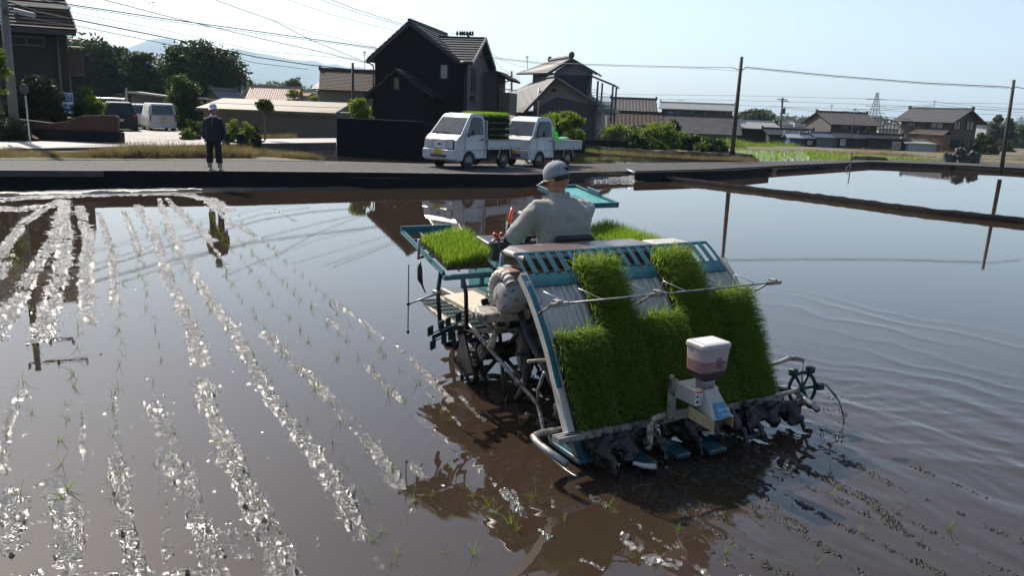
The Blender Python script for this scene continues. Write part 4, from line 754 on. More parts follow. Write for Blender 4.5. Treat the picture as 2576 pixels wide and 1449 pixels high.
# ================================================================ RICE TRANSPLANTER
TR = empty('rice_transplanter', MO, R(30), 'riding rice transplanter, teal and muddy white, planting across the flooded field', 'rice transplanter')
def tp(name, b, mt, **k): return b.build(name, mt, TR, **k)
M_teal = mat('teal_plastic', (.012, .10, .125), .42, var=.15, scale=8, spots=((.05, .08, .08), 18, .66, .06)); M_teal2 = mat('light_teal_paint', (.06, .27, .25), .4, var=.1, scale=4, spots=((.16, .15, .12), 14, .64, .05))
M_white = mat('stained_white_plastic', (.38, .36, .33), .5, var=.12, scale=9, spots=[((.22, .16, .10), 5, .60, .12), ((.07, .05, .04), 40, .68, .03)])
M_cream = mat('muddy_cream_paint', (.30, .265, .22), .55, var=.15, scale=8, spots=[((.10, .08, .06), 12, .52, .05), ((.05, .04, .03), 45, .6, .04)])
M_dgreen = mat('dark_green_plastic', (.005, .026, .022), .4, var=.2, scale=10); M_black = mat('black_plastic', (.012, .012, .013), .45); M_steel = mat('muddy_steel', (.30, .29, .27), .42, .55, var=.3, scale=20, spots=((.09, .07, .055), 22, .52, .08))
M_alu = mat('aluminium_rail', (.5, .5, .5), .35, .8, var=.2, scale=14); M_rubber = mat('muddy_rubber', (.028, .022, .018), .45, var=.5, scale=10, bump=1., bscale=25); M_mudc = mat('caked_mud', (.015, .012, .011), .36, var=.5, scale=9, bump=1., bscale=30, spots=((.05, .047, .047), 9, .60, .07))
M_red = mat('red_knob', (.42, .03, .02), .35); M_orange = mat('orange_reflector', (.85, .09, .02), .3); M_grey = mat('dark_grey_panel', (.06, .06, .062), .5, var=.1)
M_floatblue = mat('float_teal', (.008, .06, .085), .35, var=.3, scale=10, spots=((.03, .025, .02), 12, .5, .1))
# tray: profile in the b-c plane
prof = np.array([(-.015, .235), (.07, .375), (.17, .545), (.26, .70), (.335, .80), (.41, .895), (.49, .985), (.58, 1.065), (.66, 1.125), (.73, 1.175), (.80, 1.215)])
dl = np.concatenate([[0], np.cumsum(np.hypot(*np.diff(prof, axis=0).T))]); PLEN = dl[-1]
def tray(s):
    s = np.asarray(s, float)*PLEN; b_ = np.interp(s, dl, prof[:, 0]); c_ = np.interp(s, dl, prof[:, 1]); e = .03
    b2 = np.interp(s+e, dl, prof[:, 0]); c2 = np.interp(s+e, dl, prof[:, 1]); b1 = np.interp(s-e, dl, prof[:, 0]); c1 = np.interp(s-e, dl, prof[:, 1])
    tb = b2-b1; tc_ = c2-c1; l = np.hypot(tb, tc_)+1e-9; return b_, c_, -tc_/l, tb/l      # point and outward normal (towards -b, +c)
CW = .348
def traysheet(a0, a1, s0, s1, name, mt, off=0., rib=.006, th=.008, n=8, ns=26, par=TR):
    ss = np.linspace(s0, s1, ns); b_, c_, nb, nc = tray(ss); A_ = []; hh = []
    for i in range(n+1):
        x = a0+(a1-a0)*i/n
        for dx, h in ((-.011, 0), (-.006, rib), (.006, rib), (.011, 0)):
            if 0 < i < n or (i == 0 and dx > 0) or (i == n and dx < 0): A_.append(x+dx); hh.append(h)
    A_ = np.array([a0]+A_+[a1]); hh = np.array([.014]+hh+[.014])+off
    V = np.stack([np.broadcast_to(A_, (ns, len(A_))), b_[:, None]+nb[:, None]*hh, c_[:, None]+nc[:, None]*hh], -1).reshape(-1, 3)
    o = arrmesh(name, V, gridfaces(ns, len(A_)), mt, par, smooth=False); md = o.modifiers.new('t', 'SOLIDIFY'); md.thickness = th; md.offset = -1 if True else 1; return o
for i in range(5):
    traysheet(.005+i*CW, (i+1)*CW-.003, .0, .84, 'seedling_tray', M_white)
# green slotted extensions on top
def ext(a0, a1):
    b = MB(); S = [.80, .845, .875, 1.0]
    def strip(x0, x1, s0, s1, lift=.012, n=5, th=.016):
        ss = np.linspace(s0, s1, n); b_, c_, nb, nc = tray(ss); v = []
        for k in range(n):
            for x, h in ((x0, lift), (x1, lift), (x1, lift+th), (x0, lift+th)): v.append((x, b_[k]+nb[k]*h, c_[k]+nc[k]*h))
        f_ = [(k*4+j, k*4+(j+1) % 4, k*4+4+(j+1) % 4, k*4+4+j) for k in range(n-1) for j in range(4)]+[(0, 1, 2, 3), (4*n-1, 4*n-2, 4*n-3, 4*n-4)]; b.add(v, f_)
    strip(a0, a1, .76, .84, .010); strip(a0, a1, .985, 1.02); w_ = (a1-a0)
    for k in range(5): x = a0+w_*k/4; strip(max(a0, x-.017), min(a1, x+.017), .841, .984, .012+.0005*k)
    return tp('tray_extension', b, M_teal, bevel=.004)
for i in range(5): ext(.008+i*CW-.012, (i+1)*CW-.012)
# side rails with the lettering
for a0, a1, nm in ((-.045, .0, 'l'), (5*CW+.001, 5*CW+.03, 'r')):
    ss = np.linspace(-.0, .85, 26); b_, c_, nb, nc = tray(ss); b = MB(); v = []
    for k in range(26):
        for x, h in ((a0, -.03), (a1, -.03), (a1, .035), (a0, .035)): v.append((x, b_[k]+nb[k]*h, c_[k]+nc[k]*h))
    b.add(v, [(k*4+j, k*4+(j+1) % 4, k*4+4+(j+1) % 4, k*4+4+j) for k in range(25) for j in range(4)]+[(0, 1, 2, 3), (103, 102, 101, 100)]); tp('tray_rail', b, M_white)
ss = np.linspace(.22, .83, 20); b_, c_, nb, nc = tray(ss); b = MB(); v = []
for k in range(20):
    for x, h in ((-.052, .033), (-.012, .033), (-.012, .038), (-.052, .038)): v.append((x, b_[k]+nb[k]*h, c_[k]+nc[k]*h))
b.add(v, [(k*4+j, k*4+(j+1) % 4, k*4+4+(j+1) % 4, k*4+4+j) for k in range(19) for j in range(4)]); tp('teal_stripe', b, M_teal)
def textmesh(par, name, s, size, mt, M, ext=.0008, font=None):
    """flat lettering as a real mesh; M: 4x4 matrix placing it in its parent"""
    c_ = bpy.data.curves.new(name, 'FONT'); c_.body = s; c_.size = size; c_.extrude = ext
    t = bpy.data.objects.new(name, c_); me = bpy.data.meshes.new_from_object(t); bpy.data.objects.remove(t)
    me.materials.clear(); me.materials.append(mt); me.transform(M); o = bpy.data.objects.new(name, me); col.objects.link(o); o.parent = par; return o
def place(o, x, n):
    """matrix with the text's x along x and its face towards n"""
    x = np.array(x, float); x /= np.linalg.norm(x); n = np.array(n, float); n /= np.linalg.norm(n); y = np.cross(n, x)
    return Matrix(((x[0], y[0], n[0], o[0]), (x[1], y[1], n[1], o[1]), (x[2], y[2], n[2], o[2]), (0, 0, 0, 1)))
M_ink = mat('white_ink', (.75, .78, .78), .5, var=.02); M_inkb = mat('black_ink', (.02, .02, .02), .6, var=.02); M_inkr = mat('red_ink', (.6, .04, .03), .5, var=.02)
q0 = tray(.79); q1 = tray(.60); d = np.array([0, q1[0]-q0[0], q1[1]-q0[1]]); textmesh(TR, 'lettering', 'Kubota', .046, M_ink, place((-.047, float(q0[0]+q0[2]*.040), float(q0[1]+q0[3]*.040)), d, (0, q0[2], q0[3])), .0006)
# bottom rail, bumpers
b = MB(); b.bar((-.12, -.03, .215), (1.78, -.03, .215), .06, .035); tp('bottom_rail', b, M_alu, bevel=.004)
b = MB(); b.bar((-.10, -.075, .235), (1.80, -.075, .235), .012, .05); tp('rail_lip', b, M_steel)
b = MB(); [b.bar((-.16, -.10+i*.03, .245), (.03, -.10+i*.03, .245), .012, .03) for i in range(3)]; tp('rail_end', b, M_alu)
for sx in (0, 1):
    a_ = (lambda x: x) if sx == 0 else (lambda x: 1.75-x)
    tp('bumper_pipe', MB().tube([(a_(.12), .12, .20), (a_(-.16), .10, .22), (a_(-.235), .06, .225), (a_(-.25), .0, .22), (a_(-.235), -.10, .20), (a_(-.20), -.26, .17)], [.022]*5+[.024], 10), M_steel, smooth=True)
# rod across the mats with brackets and tines
b = MB(); b.tube([(.0, .25, 1.0), (1.95, .25, 1.0)], .007, 6); tp('hold_down_rod', b, M_steel, smooth=True)
for a in (.0, .80, 1.90):
    b = MB(); b.box(a-.03, a+.10, .235, .265, .985, 1.012); b.box(a+.0, a+.04, .22, .28, 1.0, 1.03); b.tube([(a-.02, .25, 1.0), (a-.07, .34, .92)], .009, 6); tp('rod_clamp', b, M_steel, bevel=.003)
for a in (.0, .27, .70, .98, 1.38, 1.66): tp('tine', MB().tube([(a+.10, .25, 1.0), (a-.02, .36, 1.06), (a-.03, .38, .97)], .004, 5), M_alu, smooth=True)
# fertiliser box with its lid
b = MB(); b.prism([(.20, 1.0, 1.06), (1.42, 1.0, 1.06), (1.42, .99, 1.14), (.20, .99, 1.14)], (0, .30, 0)); tp('fertiliser_box', b, mat('tinted_box', (.05, .028, .026), .3, var=.15), bevel=.01)
b = MB(); b.prism([(.17, .96, 1.141), (1.44, .96, 1.141), (1.44, .98, 1.175), (1.40, 1.02, 1.19), (.26, 1.02, 1.19), (.19, .98, 1.17)], (0, .30, 0)); tp('box_lid', b, mat('dusty_brown_lid', (.11, .082, .078), .35, var=.15, scale=12, spots=((.26, .22, .19), 7, .60, .1)), bevel=.012)
b = MB(); b.box(1.45, 1.80, .98, 1.26, 1.10, 1.19); tp('white_cover', b, M_white, bevel=.03)
for i in range(5): tp('feed_unit', MB().box(.10+i*CW, .30+i*CW, 1.02, 1.22, .86, 1.055), mat('feed_unit', (.20, .12, .10), .5, var=.3), bevel=.015)
for i in range(5): tp('hose', MB().tube([(.2+i*CW, 1.1, .88), (.2+i*CW, .9, .6), (.2+i*CW, .45, .3), (.2+i*CW, .15, .12)], .024, 8), M_black, smooth=True)
# blower
b = MB(); b.lathe([(.02, -.10), (.09, -.095), (.12, -.06), (.13, .0), (.125, .05), (.10, .09), (.02, .10)], (.14, 1.06, .86), (1, 0, 0), 24); tp('blower', b, mat('blower_white', (.27, .265, .27), .45, var=.15, scale=5, spots=[((.08, .065, .05), 16, .53, .06)]), smooth=True)
b = MB(); pts = [(.10+.0*t, 1.10+.15*math.cos(t), .87+.145*math.sin(t)) for t in np.linspace(-.9, 2.4, 26)]; b.tube(pts, [.045 if i % 2 else .037 for i in range(26)], 12); tp('ribbed_hose', b, mat('hose_cream', (.42, .38, .31), .55, var=.1, scale=10, spots=((.12, .10, .08), 25, .6, .05)))
# chassis, decks, body
b = MB(); b.box(.42, 1.33, 1.05, 2.9, .42, .52); tp('chassis', b, M_grey, bevel=.03)
def deck(sx):
    A_ = (lambda x: x) if sx == 0 else (lambda x: 1.75-x)
    b = MB(); pts = [(A_(.26), 1.40), (A_(.06), 1.52), (A_(-.02), 1.85), (A_(.06), 2.45), (A_(.30), 2.62), (A_(.45), 2.55), (A_(.45), 1.40)]; b.prism([(x, y, .475) for x, y in pts], (0, 0, .035)); tp('step_frame', b, M_cream, bevel=.01)
    b = MB()
    for i in range(9): y = 1.5+i*.12; b.box(min(A_(.045), A_(.24)), max(A_(.045), A_(.24)), y, y+.016, .512, .526)
    for i in range(7): x = A_(.05+i*.03); b.box(x-.004, x+.004, 1.5, 2.47, .512, .522)
    tp('step_grating', b, M_dgreen)
    b = MB(); b.prism([(A_(.26), 1.5, .513), (A_(.62), 1.5, .513), (A_(.62), 2.6, .513), (A_(.28), 2.5, .513)], (0, 0, .03)); tp('floor_mat', b, mat('sandy_floor', (.46, .38, .29), .75, var=.2, scale=12, bump=.4, bscale=40, spots=((.16, .12, .09), 18, .6, .05)), bevel=.008)
    b = MB(); b.prism([(A_(.30), 1.02, .68), (A_(-.09), 1.02, .68), (A_(-.11), 1.10, .69), (A_(-.07), 1.22, .70), (A_(.30), 1.24, .70)], (0, 0, .075)); tp('step_box', b, M_cream, bevel=.02)
    tp('step_bracket', MB().tube([(A_(-.02), 1.12, .68), (A_(.02), 1.05, .60), (A_(.0), 1.06, .50), (A_(.06), 1.2, .45), (A_(.2), 1.4, .48)], .024, 8), M_cream, smooth=True)
    b = MB(); b.prism([(A_(.44), 1.30, .50), (A_(.44), 1.32, .95), (A_(.40), 1.42, 1.02), (A_(.36), 1.60, .98), (A_(.34), 1.78, .80), (A_(.33), 1.80, .62), (A_(.40), 1.84, .52)], (.22*(1 if sx == 0 else -1), 0, 0)); tp('side_cover', b, M_teal2, bevel=.03, seg=3)
    b = MB(); b.prism([(A_(.335), 1.20, .50), (A_(.33), 1.16, .93), (A_(.325), 1.32, .97), (A_(.32), 1.42, .84), (A_(.318), 1.60, .62), (A_(.318), 1.75, .53)], (.12*(1 if sx == 0 else -1), 0, 0)); tp('grey_panel', b, M_grey, bevel=.02)
    b = MB()
    for i in range(4): b.bar((A_(.312), 1.36-i*.02, .62+i*.035), (A_(.312), 1.22-i*.02, .67+i*.035), .008, .012)
    tp('louvre', b, M_cream)
deck(0); deck(1)
b = MB(); b.prism([(.74, 2.30, .5), (.74, 2.95, .45), (.74, 3.0, .70), (.74, 2.85, .90), (.74, 2.35, .96)], (.42, 0, 0)); tp('bonnet', b, M_teal2, bevel=.06, seg=3)
b = MB(); b.prism([(.55, 2.10, .9), (.55, 2.42, .92), (.55, 2.45, 1.08), (.55, 2.20, 1.05)], (.65, 0, 0)); tp('dashboard', b, M_black, bevel=.02)
b = MB(); b.tube([(.88+.185*math.cos(t), 2.05+.17*math.sin(t), 1.12+.07*math.sin(t)) for t in np.linspace(0, 2*math.pi, 25)[:-1]], .016, 8, closed=True); b.bar((.72, 2.04, 1.12), (1.04, 2.04, 1.12), .03, .012); b.tube([(.88, 2.05, 1.12), (.88, 2.25, .9)], .025, 8); tp('steering_wheel', b, M_black, smooth=True)
# seat
b = MB(); b.prism([(.70, 1.40, .90), (1.10, 1.40, .90), (1.16, 1.40, 1.13), (1.09, 1.40, 1.222), (.75, 1.40, 1.222), (.68, 1.40, 1.13)], (0, .055, 0)); tp('seat_back', b, M_black, bevel=.025, seg=3)
b = MB(); b.box(.66, 1.14, 1.42, 1.86, .86, .93); tp('seat_cushion', b, M_black, bevel=.03, seg=3)
b = MB(); b.box(.6, 1.2, 1.35, 1.8, .52, .86); tp('seat_base', b, M_grey, bevel=.03)
# levers on the left
p = lambda u, v, b_: np.array([MF.front(u, v, b_)[0], b_, MF.front(u, v, b_)[1]])
b = MB(); b.tube([p(1285, 648, 1.9), p(1268, 640, 1.9), p(1260, 632, 1.95), p(1254, 600, 2.0)], .009, 6); o = tp('lever', b, M_black, smooth=True); b = MB(); b.tube([p(1255, 605, 2.0), p(1250, 594, 2.0), p(1242, 588, 1.99)], [.013, .02, .014], 8); b.build('grip', M_red, o, smooth=True)
b = MB(); b.ell(p(1262, 590, 2.02), (.022, .022, .022)); tp('knob', b, M_red, smooth=True)
b = MB(); b.tube([p(1232, 612, 2.0), p(1243, 603, 2.0), p(1262, 603, 2.02), p(1300, 603, 2.05), p(1306, 640, 2.05)], .010, 6); tp('handlebar', b, M_steel, smooth=True)
b = MB(); b.tube([p(1272, 610, 2.02), p(1277, 585, 2.02), p(1281, 560, 2.0)], [.024, .016, .012], 8); o = tp('marker_stick', b, M_black, smooth=True); b = MB(); b.tube([p(1281, 562, 2.0), p(1284, 545, 2.0), p(1289, 522, 2.0)], [.013, .017, .010], 8); b.build('reflector', M_orange, o, smooth=True)
# racks for spare seedlings
def rack(name, a0, a1, b0, c0, b1, c1, nrail=4, solid=False):
    e = empty(name, (0, 0, 0)); e.parent = TR; s = (c1-c0)/(b1-b0)
    Z_ = lambda b_: c0+(b_-b0)*s
    b = MB(); 
    for a in (a0, a1): b.prism([(a, b0, Z_(b0)), (a, b1, Z_(b1)), (a, b1, Z_(b1)+.035), (a, b0, Z_(b0)+.035)], (.018, 0, 0)); b.prism([(a-.008, b0, Z_(b0)+.004), (a-.008, b1, Z_(b1)+.004), (a-.008, b1, Z_(b1)+.014), (a-.008, b0, Z_(b0)+.014)], (.034, 0, 0))
    b.build('side_rail', M_teal, e)
    b = MB()
    for i in range(nrail): b.bar((a0+.018, b1-.02-(b1-b0)*i/(nrail+1), Z_(b1-(b1-b0)*i/(nrail+1))+.01), (a1, b1-.02-(b1-b0)*i/(nrail+1), Z_(b1-(b1-b0)*i/(nrail+1))+.01), .02, .02)
    b.box(a0, a1+.018, b1-.0, b1+.02, Z_(b1)-.01, Z_(b1)+.06); b.build('cross_bar', M_teal, e)
    b = MB(); am = (a0+a1)/2
    for a in (am-.07, am+.07): b.bar((a, b0+.02, Z_(b0)+.018), (a, b1, Z_(b1)+.018), .014, .01)
    b.build('runner', M_alu, e)
    return Z_, e
ZL, eL = rack('seedling_rack', -.20, .24, 1.50, .955, 2.32, 1.145)
b = MB(); b.prism([(-.20, 1.46, .92), (.40, 1.46, .92), (.40, 1.46, .955), (-.20, 1.46, .955)], (0, .05, 0)); b.prism([(-.06, 1.45, .85), (.30, 1.45, .85), (.30, 1.45, .87), (-.06, 1.45, .87)], (0, .03, 0)); [b.box(x, x+.03, 1.45, 1.48, .855, .93) for x in (-.06, .27, .10)]; b.build('handle_frame', M_teal, eL, bevel=.006)
b = MB(); b.box(-.19, .25, 1.50, 2.2, .945, .955); 
tp('rack_post', MB().tube([(-.03, 1.50, .93), (.0, 1.50, .80), (.0, 1.47, .52)], .017, 8), M_black, smooth=True)
tp('rack_post', MB().tube([(-.16, 1.62, .95), (-.19, 1.60, .80), (-.17, 1.58, .5)], .017, 8), M_black, smooth=True)
tp('rack_hook', MB().tube([(-.10, 1.95, 1.03), (-.22, 1.92, 1.01), (-.23, 1.88, 1.05), (-.23, 1.88, 1.17)], .012, 8), M_steel, smooth=True)
tp('strap', MB().tube([(-.19, 1.95, .98), (-.20, 1.93, .93), (-.20, 1.92, .84), (-.18, 1.92, .79), (-.16, 1.90, .73)], [.006, .02, .022, .008, .005], 6), M_black, smooth=True)
ZR, eR = rack('seedling_rack', 1.52, 1.96, 1.35, .955, 2.5, 1.02)
tp('rack_post', MB().tube([(1.7, 1.50, .93), (1.72, 1.50, .5)], .017, 8), M_black, smooth=True); tp('rack_post', MB().tube([(1.88, 2.1, .98), (1.8, 2.3, .7), (1.7, 2.4, .5)], .017, 8), M_black, smooth=True)
# raised solid teal shelf at the front right
e = empty('seedling_shelf', (0, 0, 0)); e.parent = TR
C1 = np.array([1.98, *MF.side(1555, 515, 1.98)]); C0 = np.array([1.98, *MF.side(1447, 470, 1.98)]); dv = np.array([-.44, .0, -.0])
b = MB(); b.prism([C1, C0, C0+dv, C1+dv], (0, 0, -.018)); b.build('panel', M_teal2, e, bevel=.004)
b = MB(); b.bar(C1, C0, .025, .05); b.bar(C1+dv*.0+(0, 0, 0), C1+dv, .03, .05); b.bar(C0, C0+dv, .03, .05); b.bar(C1+dv, C0+dv, .025, .05); b.build('rim', M_teal, e, bevel=.006)
b = MB(); m0 = C1*.62+C0*.38; m1 = C1*.32+C0*.68; b.prism([m0+(0, 0, .02), m1+(0, 0, .02), m1+(0, 0, .06), m0+(0, 0, .06)], (-.02, 0, 0)); b.build('grip', M_teal, e, bevel=.008)
b = MB(); m0 = C1*.7+C0*.3+dv*.55; m1 = C1*.45+C0*.55+dv*.55
for k in range(3): b.bar(m0+dv*.12*k+(0, 0, .001), m1+dv*.12*k+(0, 0, .001), .012, .004)
b.build('slot', M_black, e)
tp('rack_post', MB().tube([C1*.4+C0*.6+dv*.7, (1.45, 2.75, .8), (1.3, 2.8, .5)], .018, 8), M_black, smooth=True)
# T shaped sighting rod on the left
pL = lambda u, v, a=-.30: np.array([a, *MF.side(u, v, a)])
b = MB(); b.tube([(-.17, 1.58, .80), (-.22, 1.62, .80)], .02, 8); b.tube([(-.18, 1.58, .805), pL(1027, 765, -.45)], [.009, .007], 6); tp('marker_arm', b, M_steel, smooth=True)
q = pL(1027, 765, -.45); b = MB(); b.tube([q+(0, 0, .30), q-(0, 0, .21)], .0042, 6); b.ell(q, (.014, .014, .014)); b.ell(q-(0, 0, .215), (.012, .012, .016)); tp('sighting_rod', b, M_black, smooth=True)
# folded line marker with its paddles
P0 = np.array([-.10, 1.38, .60]); P1 = np.array([-.42, *MF.side(1088, 850, -.42)]); dd = P1-P0; L_ = np.linalg.norm(dd); dn = dd/L_; sn = np.cross(dn, (0, 0, 1)); sn /= np.linalg.norm(sn); un = np.cross(sn, dn)
b = MB()
for k in (-.03, -.01, .012, .03): b.bar(P0+un*k, P1+un*k*1.1, .006, .008)
b.bar(P0+sn*.02, P1, .008, .02); tp('line_marker', b, M_dgreen)
for t, s_ in ((.0, .07), (.38, .055), (.62, .055), (1.0, .06)):
    c0_ = P0+dd*t
    for sg in (-1, 1):
        q = c0_+un*sg*.05+sn*.01*sg; b = MB(); b.prism([q-dn*s_/2-un*.035, q+dn*s_/2-un*.035, q+dn*s_/2+un*.035, q-dn*s_/2+un*.035], sn*.014); tp('marker_paddle', b, M_dgreen, bevel=.003)
tp('marker_strut', MB().tube([(-.02, 1.42, .56), P0+dd*.45], .007, 6), M_black, smooth=True)
# wheels
def wheel(a, b0, r, c0, nm, w_=.06):
    e = empty(nm, (a, b0, c0)); e.parent = TR
    b = MB(); b.tube([(0, r*math.cos(t), r*math.sin(t)) for t in np.linspace(0, 2*math.pi, 33)[:-1]], w_/2, 8, closed=True); b.build('tyre', M_rubber, e, smooth=True, disp=(.05, .02))
    b = MB(); b.lathe([(.05, -.06), (.07, -.04), (.07, .04), (.05, .06)], (0, 0, 0), (1, 0, 0), 14)
    for k in range(6): t = k*math.pi/3+.3; b.tube([(0, .05*math.cos(t), .05*math.sin(t)), (0, r*math.cos(t), r*math.sin(t))], .018, 6)
    b.build('rim', M_mudc, e, smooth=True)
    for k in range(11):
        t = k*2*math.pi/11; d_ = np.array([0, math.cos(t), math.sin(t)]); q = d_*(r+.035); b = MB(); b.bar(q-np.array([.10, 0, 0])-d_*.03, q+np.array([.10, 0, 0])+d_*.0, .025, .085, up=d_)
        b.build('lug', M_mudc, e, remesh=.012, disp=(.04, .015))
    return e
wheel(.30, 1.45, .40, .30, 'rear_wheel'); wheel(1.45, 1.45, .40, .30, 'rear_wheel'); wheel(.50, 2.5, .26, .16, 'front_wheel'); wheel(1.25, 2.5, .26, .16, 'front_wheel')
b = MB(); b.tube([(.1, 1.42, .34), (1.65, 1.42, .34)], .07, 10); b.box(.6, 1.15, 1.1, 1.8, .25, .5); tp('rear_axle', b, M_mudc, remesh=.02, disp=(.06, .03))
# mud-guard plate beside the left wheel
b = MB(); b.prism([(.14, 1.82, .42), (.14, 1.95, .12), (.14, 1.75, .055), (.14, 1.62, .10)], (.02, 0, 0)); b.prism([(.10, 1.95, .12), (.10, 1.70, .05), (.24, 1.70, .05), (.24, 1.95, .12)], (0, 0, .02)); tp('guard_plate', b, mat('muddy_plate', (.05, .042, .035), .5, var=.5, scale=12, spots=((.22, .19, .15), 10, .62, .05)), bevel=.004)
b = MB(); b.prism([(.33, 1.20, .60), (.33, 1.28, .45), (.33, 1.26, .30), (.33, 1.20, .22), (.33, 1.22, .32), (.33, 1.20, .45)], (.02, 0, 0)); tp('guard_plate', b, M_cream)
# lift links
for a_ in (.02, 1.73):
    tp('link_rod', MB().tube([(a_, 1.50, .55), (a_+.03, 1.42, .51), (a_+.06, .52, .22)], [.022, .018, .014], 8), M_steel, smooth=True)
    tp('link_rod', MB().tube([(a_+.06, .52, .22), (a_+.04, .50, .34), (a_+.02, .40, .50)], .011, 8), M_steel, smooth=True)
    tp('link_rod', MB().tube([(a_+.06, .52, .22), (a_-.02, .30, .10)], .014, 8), M_steel, smooth=True)
for a_ in (.72, 1.02): tp('lift_arm', MB().tube([(a_, 1.5, .50), (a_, .75, .42), (a_, .35, .30)], .03, 8), M_mudc, smooth=True)
b = MB(); b.box(.05, 1.70, .22, .30, .22, .32); tp('planting_frame', b, M_mudc, remesh=.015, disp=(.05, .03))
# planting units: mud caked gear cases with arms
rr = np.random.default_rng(5)
for i, a_ in enumerate((.36, 1.06, 1.62)):
    b = MB(); b.tube([(a_-.28, -.05, .15), (a_-.10, -.08, .14), (a_+.12, -.07, .15), (a_+.26, -.05, .15)], [.035, .06, .055, .03], 8)
    b.tube([(a_, .25, .26), (a_, .0, .20), (a_, -.20, .09)], [.05, .075, .04], 8)
    for k in (-1, 1):
        c_ = (a_+k*.2, -.10, .13); b.ell(c_, (.055, .10, .08)); b.tube([c_, (c_[0], -.24, .12), (c_[0], -.27, .03)], [.035, .025, .012], 6)
    for k in range(16): b.ell((a_+rr.uniform(-.26, .26), rr.uniform(-.2, .06), rr.uniform(.07, .24)), rr.uniform(.02, .05, 3), 8, 6)
    tp('planting_unit', b, M_mudc, remesh=.011, disp=(.035, .03))
b = MB(); 
for k in range(26): b.ell((rr.uniform(.1, 1.65), rr.uniform(-.02, .3), rr.uniform(.10, .24)), rr.uniform(.03, .08, 3), 8, 6)
tp('caked_mud', b, M_mudc, remesh=.014, disp=(.04, .035))
tp('planting_arm', MB().tube([(.30, -.26, .08), (.36, -.30, .065), (.43, -.31, .05), (.45, -.30, .03)], [.012, .016, .02, .006], 6), M_white, smooth=True)
tp('planting_arm', MB().tube([(.95, -.16, .13), (1.05, -.19, .12), (1.12, -.18, .10)], [.01, .016, .008], 6), M_white, smooth=True)
for a_, bb, w_ in ((.10, .0, .12), (.42, -.22, .13), (.72, -.20, .12), (.98, -.24, .15), (1.38, -.16, .13)):
    b = MB(); b.prism([(a_-w_/2, bb-.06, .028), (a_+w_/2, bb-.06, .028), (a_+w_/2, bb+.30, .028), (a_+w_*.2, bb+.40, .06), (a_-w_*.2, bb+.40, .06), (a_-w_/2, bb+.30, .028)], (0, 0, .035)); tp('float', b, M_floatblue, bevel=.01)
b = MB(); b.prism([(.01, -.02, .19), (.14, -.02, .19), (.15, -.03, .10), (.11, -.06, .02), (.05, -.04, .06)], (0, .10, 0)); tp('rotor_cover', b, M_floatblue, bevel=.015)
# granule applicator on the right half of the tray
ap = lambda u, v, b_: np.array([MF.front(u, v, b_)[0], b_, MF.front(u, v, b_)[1]])
e = empty('granule_applicator', (.66*.29+.04, -.10*.24, .26*.10)); e.parent = TR; e.scale = (.71, .76, .90)
M_hop = mat('cloudy_hopper', (.42, .33, .325), .3, var=.06, scale=6); M_gran = mat('granules', (.075, .042, .048), .5, var=.2, scale=20)
def rrect(cx_, cy_, z, hx, hy, r, n=4):
    out = []
    for sx_, sy_, t0 in ((1, 1, 0), (-1, 1, 90), (-1, -1, 180), (1, -1, 270)):
        for k in range(n+1): t = R(t0+90*k/n); out.append((cx_+sx_*(hx-r)+r*math.cos(t), cy_+sy_*(hy-r)+r*math.sin(t), z))
    return out
cx_, cy_ = .845, -.32
b = MB(); b.rings([rrect(cx_, cy_, z, hx, hy, .03) for z, hx, hy in ((.84, .158, .115), (.74, .150, .108), (.70, .148, .106))], cap=False); b.build('hopper', M_hop, e, smooth=True)
b = MB(); b.rings([rrect(cx_, cy_, z, hx, hy, .03) for z, hx, hy in ((.745, .1515, .1095), (.70, .1495, .1075), (.672, .1475, .1055))], cap=False); b.build('dusty_band', mat('pink_dust', (.26, .15, .145), .35), e, smooth=True); b = MB(); b.rings([rrect(cx_, cy_, z, hx, hy, .03) for z, hx, hy in ((.672, .147, .105), (.655, .143, .102), (.60, .09, .07), (.59, .075, .06))]); b.build('granule_fill', M_gran, e, smooth=True)
b = MB(); b.rings([rrect(cx_, cy_, z, hx, hy, .025) for z, hx, hy in ((.5895, .075, .06), (.53, .07, .055))]); b.build('neck', mat('smoky_neck', (.20, .18, .19), .35), e, smooth=True)
b = MB(); b.rings([rrect(cx_, cy_, z, hx, hy, .035) for z, hx, hy in ((.835, .166, .122), (.862, .166, .122), (.872, .155, .112))]); b.build('lid', mat('hopper_lid', (.42, .38, .375), .35, var=.04), e, bevel=.004)
b = MB(); b.box(cx_-.115, cx_+.115, cy_-.08, cy_+.08, .8725, .875); b.build('paper_label', mat('paper', (.72, .72, .70), .6, var=.03), e)
b = MB()
for k in range(5): b.box(cx_-.10, cx_+.06+.03*(k % 2), cy_+.055-k*.028, cy_+.062-k*.028, .8752, .8757)
b.build('print', mat('grey_ink', (.3, .3, .32), .6), e)
b = MB(); yf = cy_-.1075
for k in range(7): b.box(cx_+.0, cx_+.085-(k % 3)*.012, yf-.003, yf-.0005, .775-k*.013, .781-k*.013)
b.build('print', M_inkb, e); b = MB(); b.box(cx_+.0, cx_+.05, yf-.003, yf-.0005, .789, .796); [b.box(cx_+.098, cx_+.128, yf-.003, yf-.0005, .785-k*.03, .788-k*.03) for k in range(3)]; b.build('print', M_inkr, e)
